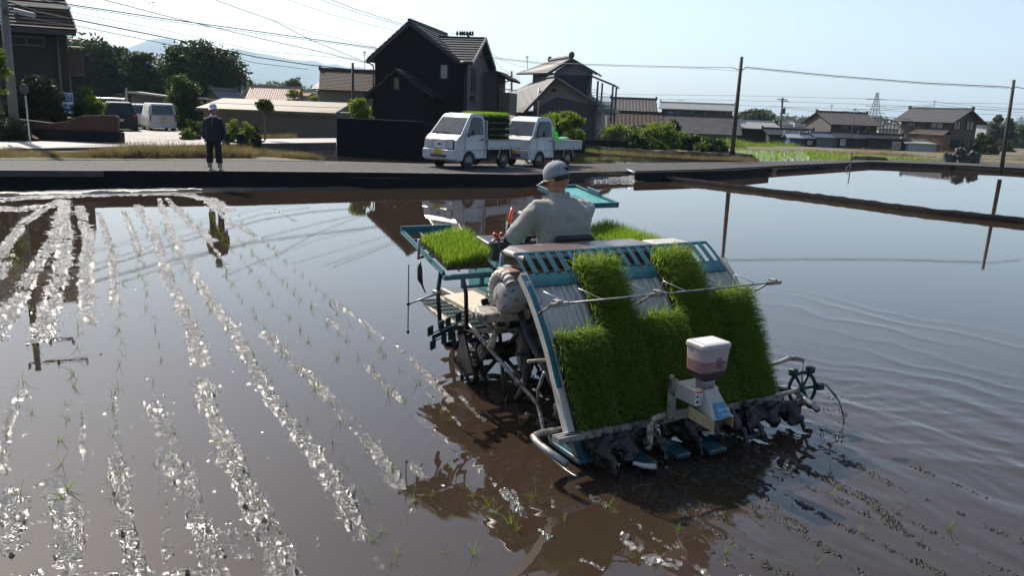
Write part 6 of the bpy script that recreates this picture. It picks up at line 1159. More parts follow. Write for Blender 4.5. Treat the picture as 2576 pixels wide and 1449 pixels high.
def kei_truck(o, psi, K, label, var):
    T_ = empty('mini_truck', o, R(psi), label, 'truck', 'white mini trucks parked on the road'); T_.scale = (K, K, K); W_ = 1.42
    ins = lambda z: float(np.interp(z, [0, .95, 1.12, 1.66, 1.8], [0, .0, .012, .11, .19]))
    ya = .66; hz = 1.78 if var == 0 else 1.80
    if var == 0: pr = [(.05, .27), (.0, .34), (-.01, .52), (.02, .64), (.035, .80), (.06, .93), (.15, 1.03), (.27, 1.10), (.74, 1.66), (.84, hz-.035), (1.05, hz), (1.36, hz-.01), (1.46, hz-.07), (1.50, 1.50), (1.52, .62), (1.52, .34), (1.0, .34)]
    else: pr = [(.05, .27), (.0, .34), (-.01, .52), (.0, .70), (.03, .98), (.10, 1.06), (.20, 1.10), (.55, 1.64), (.66, hz-.04), (.9, hz), (1.34, hz-.01), (1.46, hz-.07), (1.50, 1.5), (1.52, .62), (1.52, .34), (1.0, .34)]
    arch = [(ya+.315*math.cos(t), .27+.315*math.sin(t)) for t in np.linspace(.15, math.pi-.15, 9)]
    pl = pr+[(q_[0], max(q_[1], .28)) for q_ in arch]+[(.3, .27)]
    n_ = len(pl); vs = [(-ins(z), y, z) for y, z in pl]+[(-W_+ins(z), y, z) for y, z in pl]
    # split each side for tumblehome by lofting rings
    b = MB(); b.add(vs, [(i, (i+1) % n_, n_+(i+1) % n_, n_+i) for i in range(n_)]+[tuple(range(n_)), tuple(range(2*n_-1, n_-1, -1))]); body = b.build('cab', M_vw, T_, bevel=.028, seg=3)
    def sidepoly(pts, off, mt, nm, par=T_, th=.006):
        b = MB(); P_ = [(-ins(z)+off, y, z) for y, z in pts]; b.prism(P_, (th, 0, 0)); return b.build(nm, mt, par)
    if var == 0: sw = [(.60, 1.13), (.62, 1.05), (.82, 1.13), (1.33, 1.13), (1.34, 1.58), (1.26, 1.63), (.95, 1.64), (.86, 1.58)]
    else: sw = [(.46, 1.13), (.48, 1.05), (.66, 1.12), (1.33, 1.12), (1.35, 1.56), (1.27, 1.62), (.80, 1.63), (.72, 1.57)]
    c_ = np.mean(sw, 0); sidepoly([tuple(c_+(np.array(q_)-c_)*1.06) for q_ in sw], .0, M_fascia, 'window_seal'); sidepoly(sw, .008, M_cglass, 'side_window')
    y0, z0, y1, z1 = (.285, 1.125, .72, 1.63) if var == 0 else (.22, 1.13, .54, 1.61); d_ = np.array([0, y1-y0, z1-z0]); n3 = unit(np.cross((1, 0, 0), d_)); n3 = n3 if n3[2] > 0 else -n3
    b = MB(); b.prism([np.array([-.09, y0, z0])+n3*.004, np.array([-W_+.09, y0, z0])+n3*.004, np.array([-W_+.17, y1, z1])+n3*.004, np.array([-.17, y1, z1])+n3*.004], n3*.008); ws = b.build('windscreen', M_cglass, T_, bevel=.003)
    b = MB(); b.prism([np.array([-.075, y0-.012, z0-.014])+n3*.001, np.array([-W_+.075, y0-.012, z0-.014])+n3*.001, np.array([-W_+.16, y1+.01, z1+.012])+n3*.001, np.array([-.16, y1+.01, z1+.012])+n3*.001], n3*.002); b.build('window_seal', M_fascia, T_)
    for (xa_, xb_) in ((-.35, -.85), (-.80, -1.22)):
        b = MB(); b.bar(np.array([xa_, y0-.03, z0+.0])+n3*.03, np.array([xb_, y0+.03, z0+.03])+n3*.03, .018, .014); b.build('wiper', M_black, T_)
    b = MB(); b.box(-.95, -.45, y0+.08, y0+.10, 1.14, 1.17); b.build('dash_paper', M_ink, T_)
    # front details
    b = MB()
    if var == 0: b.prism([(-.14, .012, .93), (-.40, .002, .91), (-.38, .002, .66), (-.12, .012, .66)], (0, -.02, 0))
    else: b.prism([(.006, .02, .98), (-.30, -.0, .97), (-.32, -.0, .84), (.006, .06, .82)], (0, -.018, 0)); b.prism([(.004, .02, .98), (.004, .24, 1.0), (.004, .24, .84), (.004, .06, .82)], (.01, 0, 0))
    b.build('headlight', M_lamp, T_, bevel=.008)
    if var == 0: b = MB(); b.prism([(-.115, .016, .955), (-.425, .006, .935), (-.405, .006, .635), (-.095, .016, .635)], (0, -.020, 0)); b.build('lamp_seal', M_fascia, T_)
    b = MB(); x_ = W_
    if var == 0: b.prism([(-W_+.14, .012, .93), (-W_+.40, .002, .91), (-W_+.38, .002, .66), (-W_+.12, .012, .66)], (0, -.02, 0))
    else: b.prism([(-W_-.006, .02, .98), (-W_+.30, -.0, .97), (-W_+.32, -.0, .84), (-W_, .06, .82)], (0, -.018, 0))
    b.build('headlight', M_lamp, T_, bevel=.008)
    b = MB(); b.box(-W_+.42, -.42, -.022, .0, .90, .91); b.box(-W_+.44, -.44, -.028, -.01, .645, .66); b.build('trim', M_fascia, T_)
    b = MB(); b.box(-W_-.01, .01, -.05, .10, .31, .63); b.build('bumper', M_vw, T_, bevel=.035, seg=3)
    b = MB(); b.box(-W_+.36, -.36, -.058, -.045, .375, .465); b.build('grille', M_black, T_); b = MB(); b.box(-W_+.36, -.36, -.064, -.05, .415, .424); [b.box(-W_+.40+k*.06, -W_+.405+k*.06, -.064, -.05, .375, .465) for k in range(11)]; b.build('grille_bar', M_rimm, T_)
    b = MB(); xp = -W_/2-.02; b.box(xp-.15, xp+.15, -.075, -.055, .47, .63); pt = b.build('number_plate', M_plate, T_, bevel=.004)
    textmesh(pt, 'lettering', '473-91' if var == 0 else '30-16', .088, M_inkb, place((xp-.145, -.077, .485), (1, 0, 0), (0, -1, 0)), .0008); textmesh(pt, 'lettering', '沼津 480', .045, M_inkb, place((xp-.085, -.077, .575), (1, 0, 0), (0, -1, 0)), .0008)
    b = MB(); b.ell((-W_/2, -.012, .80), (.075, .016, .045), 14, 8); b.build('emblem', M_rimm, T_, smooth=True); b = MB(); b.ell((-W_/2, -.02, .80), (.058, .014, .032), 14, 8); b.build('emblem_field', M_fascia, T_, smooth=True)
    # door line, handle, mirror, side lamp, steps
    b = MB(); [b.box(.0, .004, y_, y_+.013, .40, 1.10) for y_ in (.44, 1.40)]; b.box(.0, .004, .44, 1.50, .60, .612); b.build('door_gap', M_fascia, T_)
    b = MB(); b.box(.0, .012, 1.22, 1.33, .93, .975); b.build('door_handle', M_black, T_, bevel=.004)
    b = MB(); b.box(.10, .20, .62, .68, 1.10, 1.27); b.bar((-.02, .66, 1.1), (.12, .65, 1.14), .03, .03); b.build('mirror', M_black, T_, bevel=.015)
    b = MB(); b.ell((.004, .34, .62), (.012, .03, .025), 8, 6); b.build('side_lamp', M_amber, T_)
    b = MB(); b.box(-W_+.05, -.05, .30, 3.15, .30, .42); b.box(-W_+.2, -.2, 1.6, 3.1, .42, .60); b.box(-.55, -.15, 1.62, 1.95, .25, .5); b.build('chassis', M_vdark, T_)
    b = MB(); b.box(-W_-.03, .03, 1.56, 3.32, .62, .66); [b.bar((.0, y_, .62), (.0, y_+.08*s_, .34), .02, .03) for y_, s_ in ((2.20, -1), (2.72, 1))]; b.build('load_bed', M_vw, T_, bevel=.006)
    for nm_, bx in (('side_gate', (.0, .03, 1.56, 3.32, .66, .95)), ('side_gate', (-W_-.03, -W_, 1.56, 3.32, .66, .95)), ('tail_gate', (-W_+.002, -.002, 3.29, 3.32, .66, .95)), ('head_board', (-W_+.002, -.002, 1.56, 1.59, .66, 1.0))):
        b = MB(); b.box(*bx); g = b.build(nm_, M_vw, T_, bevel=.006)
        if bx[0] == .0:
            b = MB(); b.box(.031, .036, 1.6, 3.28, .905, .912); b.box(.031, .036, 1.6, 3.28, .70, .706); b.box(.031, .038, 1.64, 3.24, .925, .94); b.build('seam', mat('grey_seam', (.12, .12, .13), .5), g)
            b = MB(); [b.box(.02, .05, y_, y_+.06, .60, .67) for y_ in (1.7, 2.2, 2.75, 3.15)]; b.build('hinge', M_rimm, g)
    b = MB(); [b.bar((.0-.02, 1.52, .95), (-.02, 1.52, 1.55), .03, .03), b.bar((-W_+.02, 1.52, .95), (-W_+.02, 1.52, 1.55), .03, .03), b.bar((-W_+.02, 1.52, 1.55), (-.02, 1.52, 1.55), .03, .03)]; b.build('cab_guard', M_vw, T_)
    for x_ in (-.10, -W_+.10):
        for y_ in (ya, 2.47): vwheel(T_, x_, y_, s=1 if x_ > -.5 else -1)
    b = MB(); b.box(-.18, -.02, 2.82, 2.84, .18, .45); b.box(-.18, -.02, .98, 1.0, .18, .38); b.build('mud_flap', M_black, T_)
    return T_
def kfr(o, psi): return Fr(o, psi)
K1 = .94; o1 = G(1180, 426, .31); f1 = Fr(o1, -38); o1 = o1-f1.Y*.66*K1
t1 = kei_truck(o1, -38, K1, 'white mini truck in front, loaded with a tall stack of seedling trays', 0)
K2 = .92; o2 = G(1357, 421, .275); f2 = Fr(o2, -38); o2 = o2-f2.Y*.66*K2
t2 = kei_truck(o2, -38, K2, 'second white mini truck parked behind, carrying a lime plastic bag and pale green sacks', 1)
# seedling trays stacked on the first truck
f1 = Fr(o1, -38); f2 = Fr(o2, -38)
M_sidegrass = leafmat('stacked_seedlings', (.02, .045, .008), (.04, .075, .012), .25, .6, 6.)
zt = .67*K1; nl = 6; dz = (1.86-.67)*K1/nl
for k in range(nl):
    e = empty('seedling_tray', f1.W(-.05*K1, 1.64*K1, zt+k*dz), R(-38), ['lowest tray of rice seedlings on the truck bed behind the white cab', 'second tray from the bottom of the seedling stack on the truck', 'third tray from the bottom of the seedling stack on the truck', 'third tray from the top of the seedling stack on the truck', 'tray right below the top one of the seedling stack on the truck', 'topmost tray of the truck stack, its rice leaves catching the sun'][k], 'seedling tray', 'seedling trays stacked on the truck')
    LY = 1.10*K1; LX = 1.25*K1; b = MB(); b.box(-LX, .0, 0, LY, 0, .025); b.box(-.01, .012, 0, LY, .0, .05); b.build('tray', M_black, e)
    if k in (1, 2, 3): b = MB(); b.box(.0, .02, LY-.22, LY+.03, .03, .06); b.build('tray_end', mat('pale_tray_end', (.5, .45, .35), .6), e)
    r_ = np.random.default_rng(40+k); n = 4200 if k < 5 else 7000; a = -r_.random(n)**(1.0 if k == 5 else 2.2)*LX; bb = r_.random(n)*LY; h = dz*.95 if k < 5 else .13
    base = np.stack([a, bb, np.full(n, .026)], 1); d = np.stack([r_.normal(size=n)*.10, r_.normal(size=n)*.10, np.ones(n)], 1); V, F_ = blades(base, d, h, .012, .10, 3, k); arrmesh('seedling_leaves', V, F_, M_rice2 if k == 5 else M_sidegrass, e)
b = MB(); q = f2.W(-.3, 1.78*K2, .66*K2)
for k_ in range(14): b.ell((rr.uniform(-.12, .12), rr.uniform(-.14, .14), .06+rr.uniform(0, .22)), rr.uniform(.08, .15, 3), 8, 6)
b.ell((0, 0, .36), (.07, .07, .12)); b.ell((.02, 0, .46), (.10, .08, .05)); o = b.build('plastic_bag', leafmat('lime_film', (.08, .45, .05), (.13, .55, .08), .4, .3, 8.), None, remesh=.02, disp=(.05, .06)); o.location = q+np.array([0, 0, .27]); o.rotation_euler = (0, 0, .3); o.scale = (1.05, 1.05, .9); tag(o, 'bright lime green plastic bag tied at the top on the second truck', 'bag')
M_sack = mat('pale_green_sack', (.16, .32, .21), .4, var=.1, scale=5)
for (x_, y_, z_, sc_, lb) in ((-.45, 2.45, .96, (.32, .42, .10), 'pale green sack lying flat on the bed of the second truck'), (-.5, 3.34, .72, (.22, .16, .17), 'pale green sack bulging out over the tail of the second truck')):
    b = MB(); b.ell((0, 0, 0), sc_, 14, 10); b.ell((.1, .15, .03), (sc_[0]*.6, sc_[1]*.5, sc_[2]*.8), 12, 8); o = b.build('sack', M_sack, None, remesh=.03, disp=(.12, .05)); o.location = f2.W(x_*K2, y_*K2, z_*K2); o.rotation_euler = (0, 0, R(-38)); tag(o, lb, 'sack')
# parked cars at the end of the drive
def car(u, v, z, yaw, w_, l_, h_, label, paint, glass, shoulder=.55, taper=.06, toptaper=.12, mats=None, roofpts=None, wheelr=.28):
    p = G(u, v, z); e = empty('parked_car', p, R(yaw), label, 'car'); hs = h_*shoulder
    secs = roofpts or [(0, .18, h_*.50, 1), (.02, .20, h_*.54, 1), (.10, .20, h_*.97, 0), (.5, .2, h_, 0), (l_*.72, .2, h_*.99, 0), (l_*.86, .2, h_*.62, 0), (l_*.98, .22, h_*.52, 0), (l_, .25, h_*.4, 0)]
    rg = []
    for y, z0, z1, _ in secs:
        tt = min(toptaper, max(0, (z1-hs)/h_*2)*toptaper); zs = min(hs, z1*.98)
        rg.append([(-w_/2+.03, y, z0), (-w_/2, y, z0+.12), (-w_/2, y, zs*.85), (-w_/2+.01, y, zs), (-w_/2+tt, y, z1-.05), (-w_/2+tt+.06, y, z1), (w_/2-tt-.06, y, z1), (w_/2-tt, y, z1-.05), (w_/2-.01, y, zs), (w_/2, y, zs*.85), (w_/2, y, z0+.12), (w_/2-.03, y, z0)])
    b = MB(); b.rings(rg); b.build('body', paint, e, bevel=.02)
    for x_ in (-w_/2+.09, w_/2-.09):
        for y_ in (.55, l_-.65): vwheel(e, x_, y_, wheelr, .17, s=1 if x_ > 0 else -1)
    return e, hs
p_ = 407; e, hs = car(412, 331, .10, 33, 1.42, 3.3, 1.60, 'white boxy mini van seen from behind with a wide dark rear window', M_vw, M_cglass, .55, roofpts=[(0, .2, .86, 1), (.01, .2, .90, 1), (.09, .2, 1.55, 0), (.25, .2, 1.60, 0), (2.3, .2, 1.58, 0), (2.75, .2, 1.0, 0), (3.25, .25, .88, 0), (3.3, .3, .5, 0)], toptaper=.10)
b = MB(); b.prism([(-.60, .0, .98), (.60, .0, .98), (.54, .068, 1.46), (-.54, .068, 1.46)], (0, -.012, 0)); b.build('rear_window', M_cglass, e)
b = MB(); b.box(-.56, .56, -.010, .0, .93, .96); b.build('trim', M_fascia, e)
for s_ in (-1, 1): b = MB(); b.box(min(s_*.62, s_*.70), max(s_*.62, s_*.70), -.02, .06, .60, .98); b.build('tail_lamp', M_tail, e, bevel=.008)
b = MB(); b.box(-.70, .70, -.05, .02, .22, .45); b.build('bumper', M_vw, e, bevel=.03)
b = MB(); b.box(-.15, .15, -.02, -.005, .56, .70); pt = b.build('number_plate', M_plate, e); textmesh(pt, 'lettering', '52-41', .075, M_inkb, place((-.13, -.022, .575), (1, 0, 0), (0, -1, 0)), .0008)
b = MB(); b.box(-.55, .55, -.004, -.001, .50, .506); b.box(-.18, .18, -.02, -.002, .72, .74); b.build('tailgate_line', M_fascia, e)
for y0, y1 in ((.25, .85), (.95, 1.6), (1.7, 2.3)): b = MB(); b.prism([(-.705, y0, .98), (-.705, y1, .98), (-.645, y1, 1.42), (-.645, y0, 1.42)], (-.012, 0, 0)); b.build('side_window', M_cglass, e)
e, hs = car(303, 333, .10, 27, 1.80, 4.4, 1.62, 'black station wagon seen from behind above the red wall', mat('black_paint', (.008, .008, .012), .35, var=.1, spec=.25), M_cglass, .55, toptaper=.34, wheelr=.33)
b = MB(); b.prism([(-.70, .005, .98), (.70, .005, .98), (.52, .09, 1.50), (-.52, .09, 1.50)], (0, -.012, 0)); b.build('rear_window', mat('smoked_glass', (.006, .010, .022), .2, spec=.3), e)
for s_ in (-1, 1): b = MB(); b.box(min(s_*.66, s_*.89), max(s_*.66, s_*.89), -.01, .06, .84, .98); b.build('tail_lamp', M_tail, e, bevel=.01)
b = MB(); b.box(-.2, .2, -.02, -.002, .60, .72); b.build('number_plate', mat('white_plate', (.5, .5, .5), .4), e)
e, hs = car(349, 320, .12, 27, 1.5, 3.6, 1.45, 'light coloured car mostly hidden between the black wagon and the white van', mat('silver_paint', (.42, .42, .40), .3, .3, coat=.5), M_cglass, .58, toptaper=.22)
b = MB(); b.prism([(-.6, .015, .86), (.6, .015, .86), (.50, .10, 1.32), (-.50, .10, 1.32)], (0, -.012, 0)); b.build('rear_window', M_cglass, e)
b = MB(); e = empty('abandoned_car', at(1843+230, 372, 100), 0, 'x', 'car'); bpy.data.objects.remove(e)
p = at(2073, 372, 99); e = empty('parked_car', (p[0], p[1], -1.55), R(80), 'dusty dark car without a bonnet parked before the low barn', 'car')
b = MB(); b.rings([[(x, y, z) for x, z in ((-.75, .25), (-.75, zt_*.6), (-.62, zt_), (.62, zt_), (.75, zt_*.6), (.75, .25))] for y, zt_ in ((-2, .6), (-1.9, .85), (-.8, .95), (-.2, 1.45), (1.0, 1.5), (1.6, 1.0), (2.1, .8))]); b.build('body', mat('dusty_paint', (.10, .10, .10), .6, var=.2), e, bevel=.03)
for x_ in (-.7, .7):
    for y_ in (-1.3, 1.35): vwheel(e, x_, y_, .3)
# ================================================================ VEGETATION
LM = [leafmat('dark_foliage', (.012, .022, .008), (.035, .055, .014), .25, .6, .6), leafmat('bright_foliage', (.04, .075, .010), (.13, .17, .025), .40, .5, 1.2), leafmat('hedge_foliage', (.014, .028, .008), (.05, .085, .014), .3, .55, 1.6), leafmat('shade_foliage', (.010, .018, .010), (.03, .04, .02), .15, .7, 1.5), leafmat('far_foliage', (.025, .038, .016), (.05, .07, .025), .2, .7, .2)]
M_bark = mat('bark', (.07, .055, .042), .9, var=.35, scale=8, bump=.7, bscale=30)
def cards(P_, size, seed, up=.2):
    r_ = np.random.default_rng(seed); n = len(P_); a = r_.normal(size=(n, 3)); a /= np.linalg.norm(a, axis=1)[:, None]; c_ = r_.normal(size=(n, 3)); c_[:, 2] *= .6; c_ = np.cross(a, c_); c_ /= np.linalg.norm(c_, axis=1)[:, None]
    s_ = size*(.5+r_.random(n))[:, None]; V = np.stack([P_-a*s_, P_-c_*s_*.45, P_+a*s_, P_+c_*s_*.45], 1).reshape(-1, 3); return V, np.arange(n*4).reshape(n, 4)
def crown(blobs, n, size, seed, hollow=.45, holes=.0):
    n = int(n*1.5)
    """leaf clumps through the volume of some lobes; points gather in clusters so that gaps open between them"""
    r_ = np.random.default_rng(seed); vol = np.array([b_[3]*b_[4]*b_[5] for b_ in blobs])**.75; pr_ = vol/vol.sum(); nc = max(12, n//45); pts = []
    idx = r_.choice(len(blobs), nc, p=pr_)
    for i in idx:
        bx, by, bz, rx, ry, rz = blobs[i]; d = r_.normal(size=3); d /= np.linalg.norm(d); rad = (hollow+(1-hollow)*r_.random())**.5; c_ = np.array([bx, by, bz])+d*np.array([rx, ry, rz])*rad; s_ = .24*min(rx, ry, rz)*(.6+.9*r_.random())+size*.8; m_ = n//nc
        q = np.clip(r_.normal(size=(m_, 3)), -1.5, 1.5)*s_*np.array([1, 1, .62]); pts.append(c_+q)
    return cards(np.concatenate(pts), size, seed+1)
def tree(name, base, H_, W_, label, lm, seed, n=5000, leaf=.16, cat='tree', group=None, shape='round', trunk=.35, lean=0., par_w=None):
    e = empty(name, base, 0, label, cat, group); r_ = np.random.default_rng(seed); bl = []
    if shape == 'round':
        for k in range(9): t = k*2.4; rr_ = (.15+.27*r_.random())*W_; bl.append((rr_*math.cos(t), rr_*math.sin(t)*.8, H_*(trunk+(.92-trunk)*(.2+.6*r_.random())), W_*.24, W_*.22, H_*(1-trunk)*.26))
        bl.append((0, 0, H_*(1-.3*(1-trunk)), W_*.30, W_*.28, H_*(1-trunk)*.30)); bl.append((0, 0, H_*(trunk+.45*(1-trunk)), W_*.36, W_*.33, H_*(1-trunk)*.36))
    elif shape == 'column':
        for k in range(7): z_ = H_*(trunk+(1-trunk)*(k+.5)/7); ww = W_*.5*math.sin(math.pi*min(.97, .25+.62*(k+.5)/7)); bl.append((r_.uniform(-.1, .1)*W_, 0, z_, ww, ww, H_*(1-trunk)/7*.9))
    elif shape == 'cone':
        for k in range(9): f_ = (k+.5)/9; ww = W_*.5*(1-f_)**.8*(.75+.5*(k % 2)); z_ = H_*(trunk+(1-trunk)*f_); bl.append((r_.uniform(-.15, .15)*ww, 0, z_, ww, ww, H_*(1-trunk)/9*.42))
    elif shape == 'flat':
        for k in range(11): t = k*2.4; rr_ = (.1+.38*r_.random())*W_; bl.append((rr_*math.cos(t)+lean*W_*.2, rr_*math.sin(t)*.7, H_*(.45+.5*r_.random()*(1-rr_/W_)), W_*.16, W_*.16, H_*.11))
    b = MB(); top = H_*(.8 if shape != 'cone' else .97); nm_ = 6; tp_ = [(math.sin(k*1.3+seed)*W_*.02, math.cos(k*1.7)*W_*.02, -.1+top*k/nm_) for k in range(nm_+1)]; tr_ = max(.03, H_*.028); b.tube(tp_, [tr_*(1-.75*k/nm_) for k in range(nm_+1)], 7)
    for bx in bl[:9]:
        z_ = min(bx[2]*.72, top*.9); i = int(max(0, min(nm_, (z_+.1)/top*nm_))); b.tube([tp_[i], ((tp_[i][0]+bx[0])/2, (tp_[i][1]+bx[1])/2, (tp_[i][2]+bx[2])/2+.05*H_*.3), bx[:3]], [tr_*.45, tr_*.3, tr_*.12], 5)
    b.build('trunk', M_bark, e, smooth=True); V, F_ = crown(bl, n, leaf, seed); arrmesh('crown', V, F_, lm, e, smooth=False); return e
def tpx(name, u, vb, vt, wpx_, y, z, label, lm, seed, **k):
    """a tree by its picture column, top and width at depth y, standing on height z"""
    p = at(u, vb, y); top = at(u, vt, y)[2]; dep = float((p-CAM)@cf); return tree(name, (p[0], y, z), top-z, wpx_*dep/FPX, label, lm, seed, **k)
tpx('broadleaf_tree', 232, 250, 94, 165, 88, -1.2, 'huge dark tree right behind the brick house, leftmost of the grove', LM[0], 1, n=12000, leaf=.24, group='trees of the grove on the left', trunk=.12)
tpx('broadleaf_tree', 300, 250, 128, 112, 92, -1.2, 'dark tree sloping down to the right next to the huge one', LM[0], 2, n=8000, leaf=.24, group='trees of the grove on the left', trunk=.1)
tpx('broadleaf_tree', 366, 250, 130, 88, 86, -1.2, 'narrow dark tree with a knobbly top in the middle of the grove', LM[0], 3, n=7000, leaf=.22, group='trees of the grove on the left', trunk=.1)
tpx('broadleaf_tree', 415, 250, 160, 80, 94, -1.2, 'low dark tree in the gap of the grove left of the round one', LM[0], 4, n=4500, leaf=.18, group='trees of the grove on the left', trunk=.05)
tpx('broadleaf_tree', 507, 250, 107, 172, 84, -1.1, 'broad round crowned tree with sky showing through, rightmost of the grove', LM[0], 5, n=13000, leaf=.21, group='trees of the grove on the left', trunk=.16)
b = MB(); gb = []
r_ = np.random.default_rng(3)
for k in range(26): p = at(r_.uniform(190, 560), 240, 84+r_.uniform(-2, 8)); gb.append((p[0], p[1], -1.2+r_.uniform(.6, 2.2), 1.6, 1.4, 1.6))
V, F_ = crown(gb, 16000, .22, 33); tag(arrmesh('undergrowth', V, F_, LM[0], smooth=False), 'dark undergrowth filling the foot of the grove', 'undergrowth', kind='stuff')
tpx('hedge_bush', 470, 334, 196, 78, 52, .12, 'tall rounded dark green bush right of the white van', LM[2], 7, n=9000, leaf=.085, cat='bush', shape='column', trunk=.02)
tpx('shrub', 432, 325, 262, 34, 50, .1, 'small pale leafed shrub tucked behind the tall bush by the van', LM[1], 8, n=1500, leaf=.08, cat='shrub', trunk=.05)
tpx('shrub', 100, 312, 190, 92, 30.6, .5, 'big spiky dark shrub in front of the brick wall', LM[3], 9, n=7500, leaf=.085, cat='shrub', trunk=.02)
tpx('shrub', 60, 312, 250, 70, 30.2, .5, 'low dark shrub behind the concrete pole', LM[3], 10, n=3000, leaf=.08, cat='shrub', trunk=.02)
tpx('shrub', 212, 300, 216, 40, 33.5, .3, 'dark shrub with a pale flowering tip beside the brick house corner', LM[2], 12, n=3200, leaf=.07, cat='shrub', trunk=.02)
tpx('shrub', 240, 292, 236, 42, 33, .3, 'sunlit yellow green shrub behind the red wall', LM[1], 13, n=1800, leaf=.06, cat='shrub', trunk=.02)
tpx('shrub', -2, 240, 110, 50, 26, 1.5, 'sunlit branch tips at the left frame edge before the pole', LM[1], 14, n=1200, leaf=.05, cat='shrub', trunk=.3)
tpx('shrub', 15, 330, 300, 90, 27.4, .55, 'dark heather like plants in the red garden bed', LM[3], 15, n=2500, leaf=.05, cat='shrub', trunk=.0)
tpx('cloud_pruned_pine', 667, 340, 244, 34, 35, .35, 'small tree with one round clipped head on a bare leaning stem', LM[2], 16, n=1500, leaf=.055, shape='round', trunk=.70)
tpx('shrub', 902, 300, 240, 60, 33, .2, 'leafy pale green bush at the corner of the black wall', LM[1], 17, n=3600, leaf=.07, cat='shrub', trunk=.02)
tpx('garden_tree', 1404, 348, 262, 112, 43, -.0, 'small spreading tree with yellow green leaves behind the second truck', LM[1], 18, n=5200, leaf=.085, shape='flat', trunk=.3)
tpx('garden_tree', 1440, 345, 318, 50, 44, -.0, 'low drooping branch of yellow leaves right of the spreading tree', LM[1], 19, n=900, leaf=.08, cat='shrub', shape='flat')
G3 = 'shrubs on the overgrown bank right of the terrace'
for i, (u, vb, vt, w_, y, lb, m_) in enumerate([(1555, 362, 305, 80, 58, 'light green tangled bush under the steel terrace', 1), (1607, 368, 316, 70, 55, 'grey green thicket between the two bright bushes', 2), (1655, 376, 306, 95, 54, 'large round bright bush, tallest on the overgrown bank', 1), (1625, 382, 348, 90, 50, 'low spreading dark green bush in front of the round bright one', 2), (1700, 380, 330, 60, 56, 'bright grassy bush right of the tall round one', 1), (1745, 384, 340, 70, 52, 'reedy grey green clump with dry plumes', 2), (1790, 388, 350, 70, 49, 'low dark bush at the right end of the overgrown bank', 2), (1594, 384, 340, 40, 49, 'climbing bush over the end of the low wall', 2), (1575, 345, 318, 60, 70, 'pale shrub behind the steel fence', 1), (1690, 330, 300, 36, 74, 'dark pointed shrub before the sagging roof', 3)]):
    tpx('shrub', u, vb, vt, w_, y, T(0, y)-.1, lb, LM[m_], 30+i, n=3600, leaf=.10, cat='shrub', group=G3, trunk=.0)
tpx('round_tree', 1896, 330, 276, 60, 190, -2.4, 'large dense round tree on the skyline beside the slanted pole', LM[4], 50, n=5000, leaf=.32, trunk=.05); tpx('round_tree', 1934, 325, 289, 34, 200, -2.4, 'smaller flat topped tree right of the large round skyline tree', LM[4], 51, n=2000, leaf=.32, trunk=.3)
tpx('round_tree', 748, 255, 196, 52, 170, -2.2, 'lone round tree left of the beige houses', LM[4], 52, n=3500, leaf=.3, trunk=.05)
for i, (u, vt, w_, lb) in enumerate([(2504, 290, 26, 'tall slim conifer left of the right hand pole'), (2532, 301, 30, 'shorter dark conifer right behind the right hand pole')]): tpx('conifer', u, 345, vt, w_*1.5, 150, -2.2, lb, LM[4], 60+i, n=1800, leaf=.30, shape='cone', trunk=.25)
for i, (u, vb, vt, w_, y, lb) in enumerate([(2478, 386, 350, 44, 92, 'dark rounded bush at the corner of the brown house'), (2484, 390, 368, 40, 90, 'clipped low hedge end right of the brown house'), (2470, 352, 336, 24, 100, 'dark pine branch behind the brown house'), (2530, 365, 350, 40, 120, 'green bush below the conifers'), (2568, 345, 318, 40, 170, 'dark trees at the right edge behind the far houses'), (2095, 333, 318, 40, 160, 'dark bush between the skyline roofs'), (1975, 345, 332, 60, 120, 'yellow green shrubs behind the dark barns'), (2060, 318, 306, 40, 300, 'far tree top between the skyline blocks')]):
    tpx('shrub', u, vb, vt, w_, y, T(0, y)-.1, lb, LM[4] if i != 6 else LM[1], 70+i, n=1500, leaf=.18 if y < 130 else .35, cat='bush', trunk=.0)
for i, (u, vb, vt, w_, y, lb, m_) in enumerate([(585, 342, 292, 34, 32, 'yellow green palm like plant behind the woman', 1), (622, 345, 306, 36, 31, 'bushy green weed between the dark posts', 1), (640, 344, 300, 30, 31.5, 'dry brown stalks beside the warehouse', 3), (492, 336, 300, 36, 36, 'pale flowering bush left of the woman', 2), (735, 240, 216, 30, 60, 'pale green treetop above the warehouse roof', 1), (790, 262, 240, 26, 60, 'green treetop over the right end of the warehouse', 1), (470, 345, 325, 30, 33, 'small potted plants at the foot of the tall bush', 1)]):
    tpx('shrub', u, vb, vt, w_, y, (.3 if y < 40 else T(0, y)), lb, LM[m_], 90+i, n=1100, leaf=.05 if y < 40 else .1, cat='plant', trunk=.0)
# far wood
gb = []; r_ = np.random.default_rng(9)
for k in range(90): u = r_.uniform(560, 780); p = at(u, 240, 520+r_.uniform(-60, 160)); gb.append((p[0], p[1], -2.5+r_.uniform(2, 8)+max(0, (700-u))*.03, 14, 14, 5.))
V, F_ = crown(gb, 9000, 1.5, 35); tag(arrmesh('far_wood', V, F_, LM[4], smooth=False), 'distant wooded plain fading into haze left of the houses', 'wood', kind='stuff')
gb = []
for k in range(70): u = r_.uniform(1850, 2700); p = at(u, 320, 600+r_.uniform(-60, 160)); gb.append((p[0], p[1], -2.5+r_.uniform(1, 4), 14, 14, 4.))
V, F_ = crown(gb, 6000, 1.5, 36); tag(arrmesh('far_wood', V, F_, LM[4], smooth=False), 'low distant tree line along the skyline on the right', 'wood', kind='stuff')
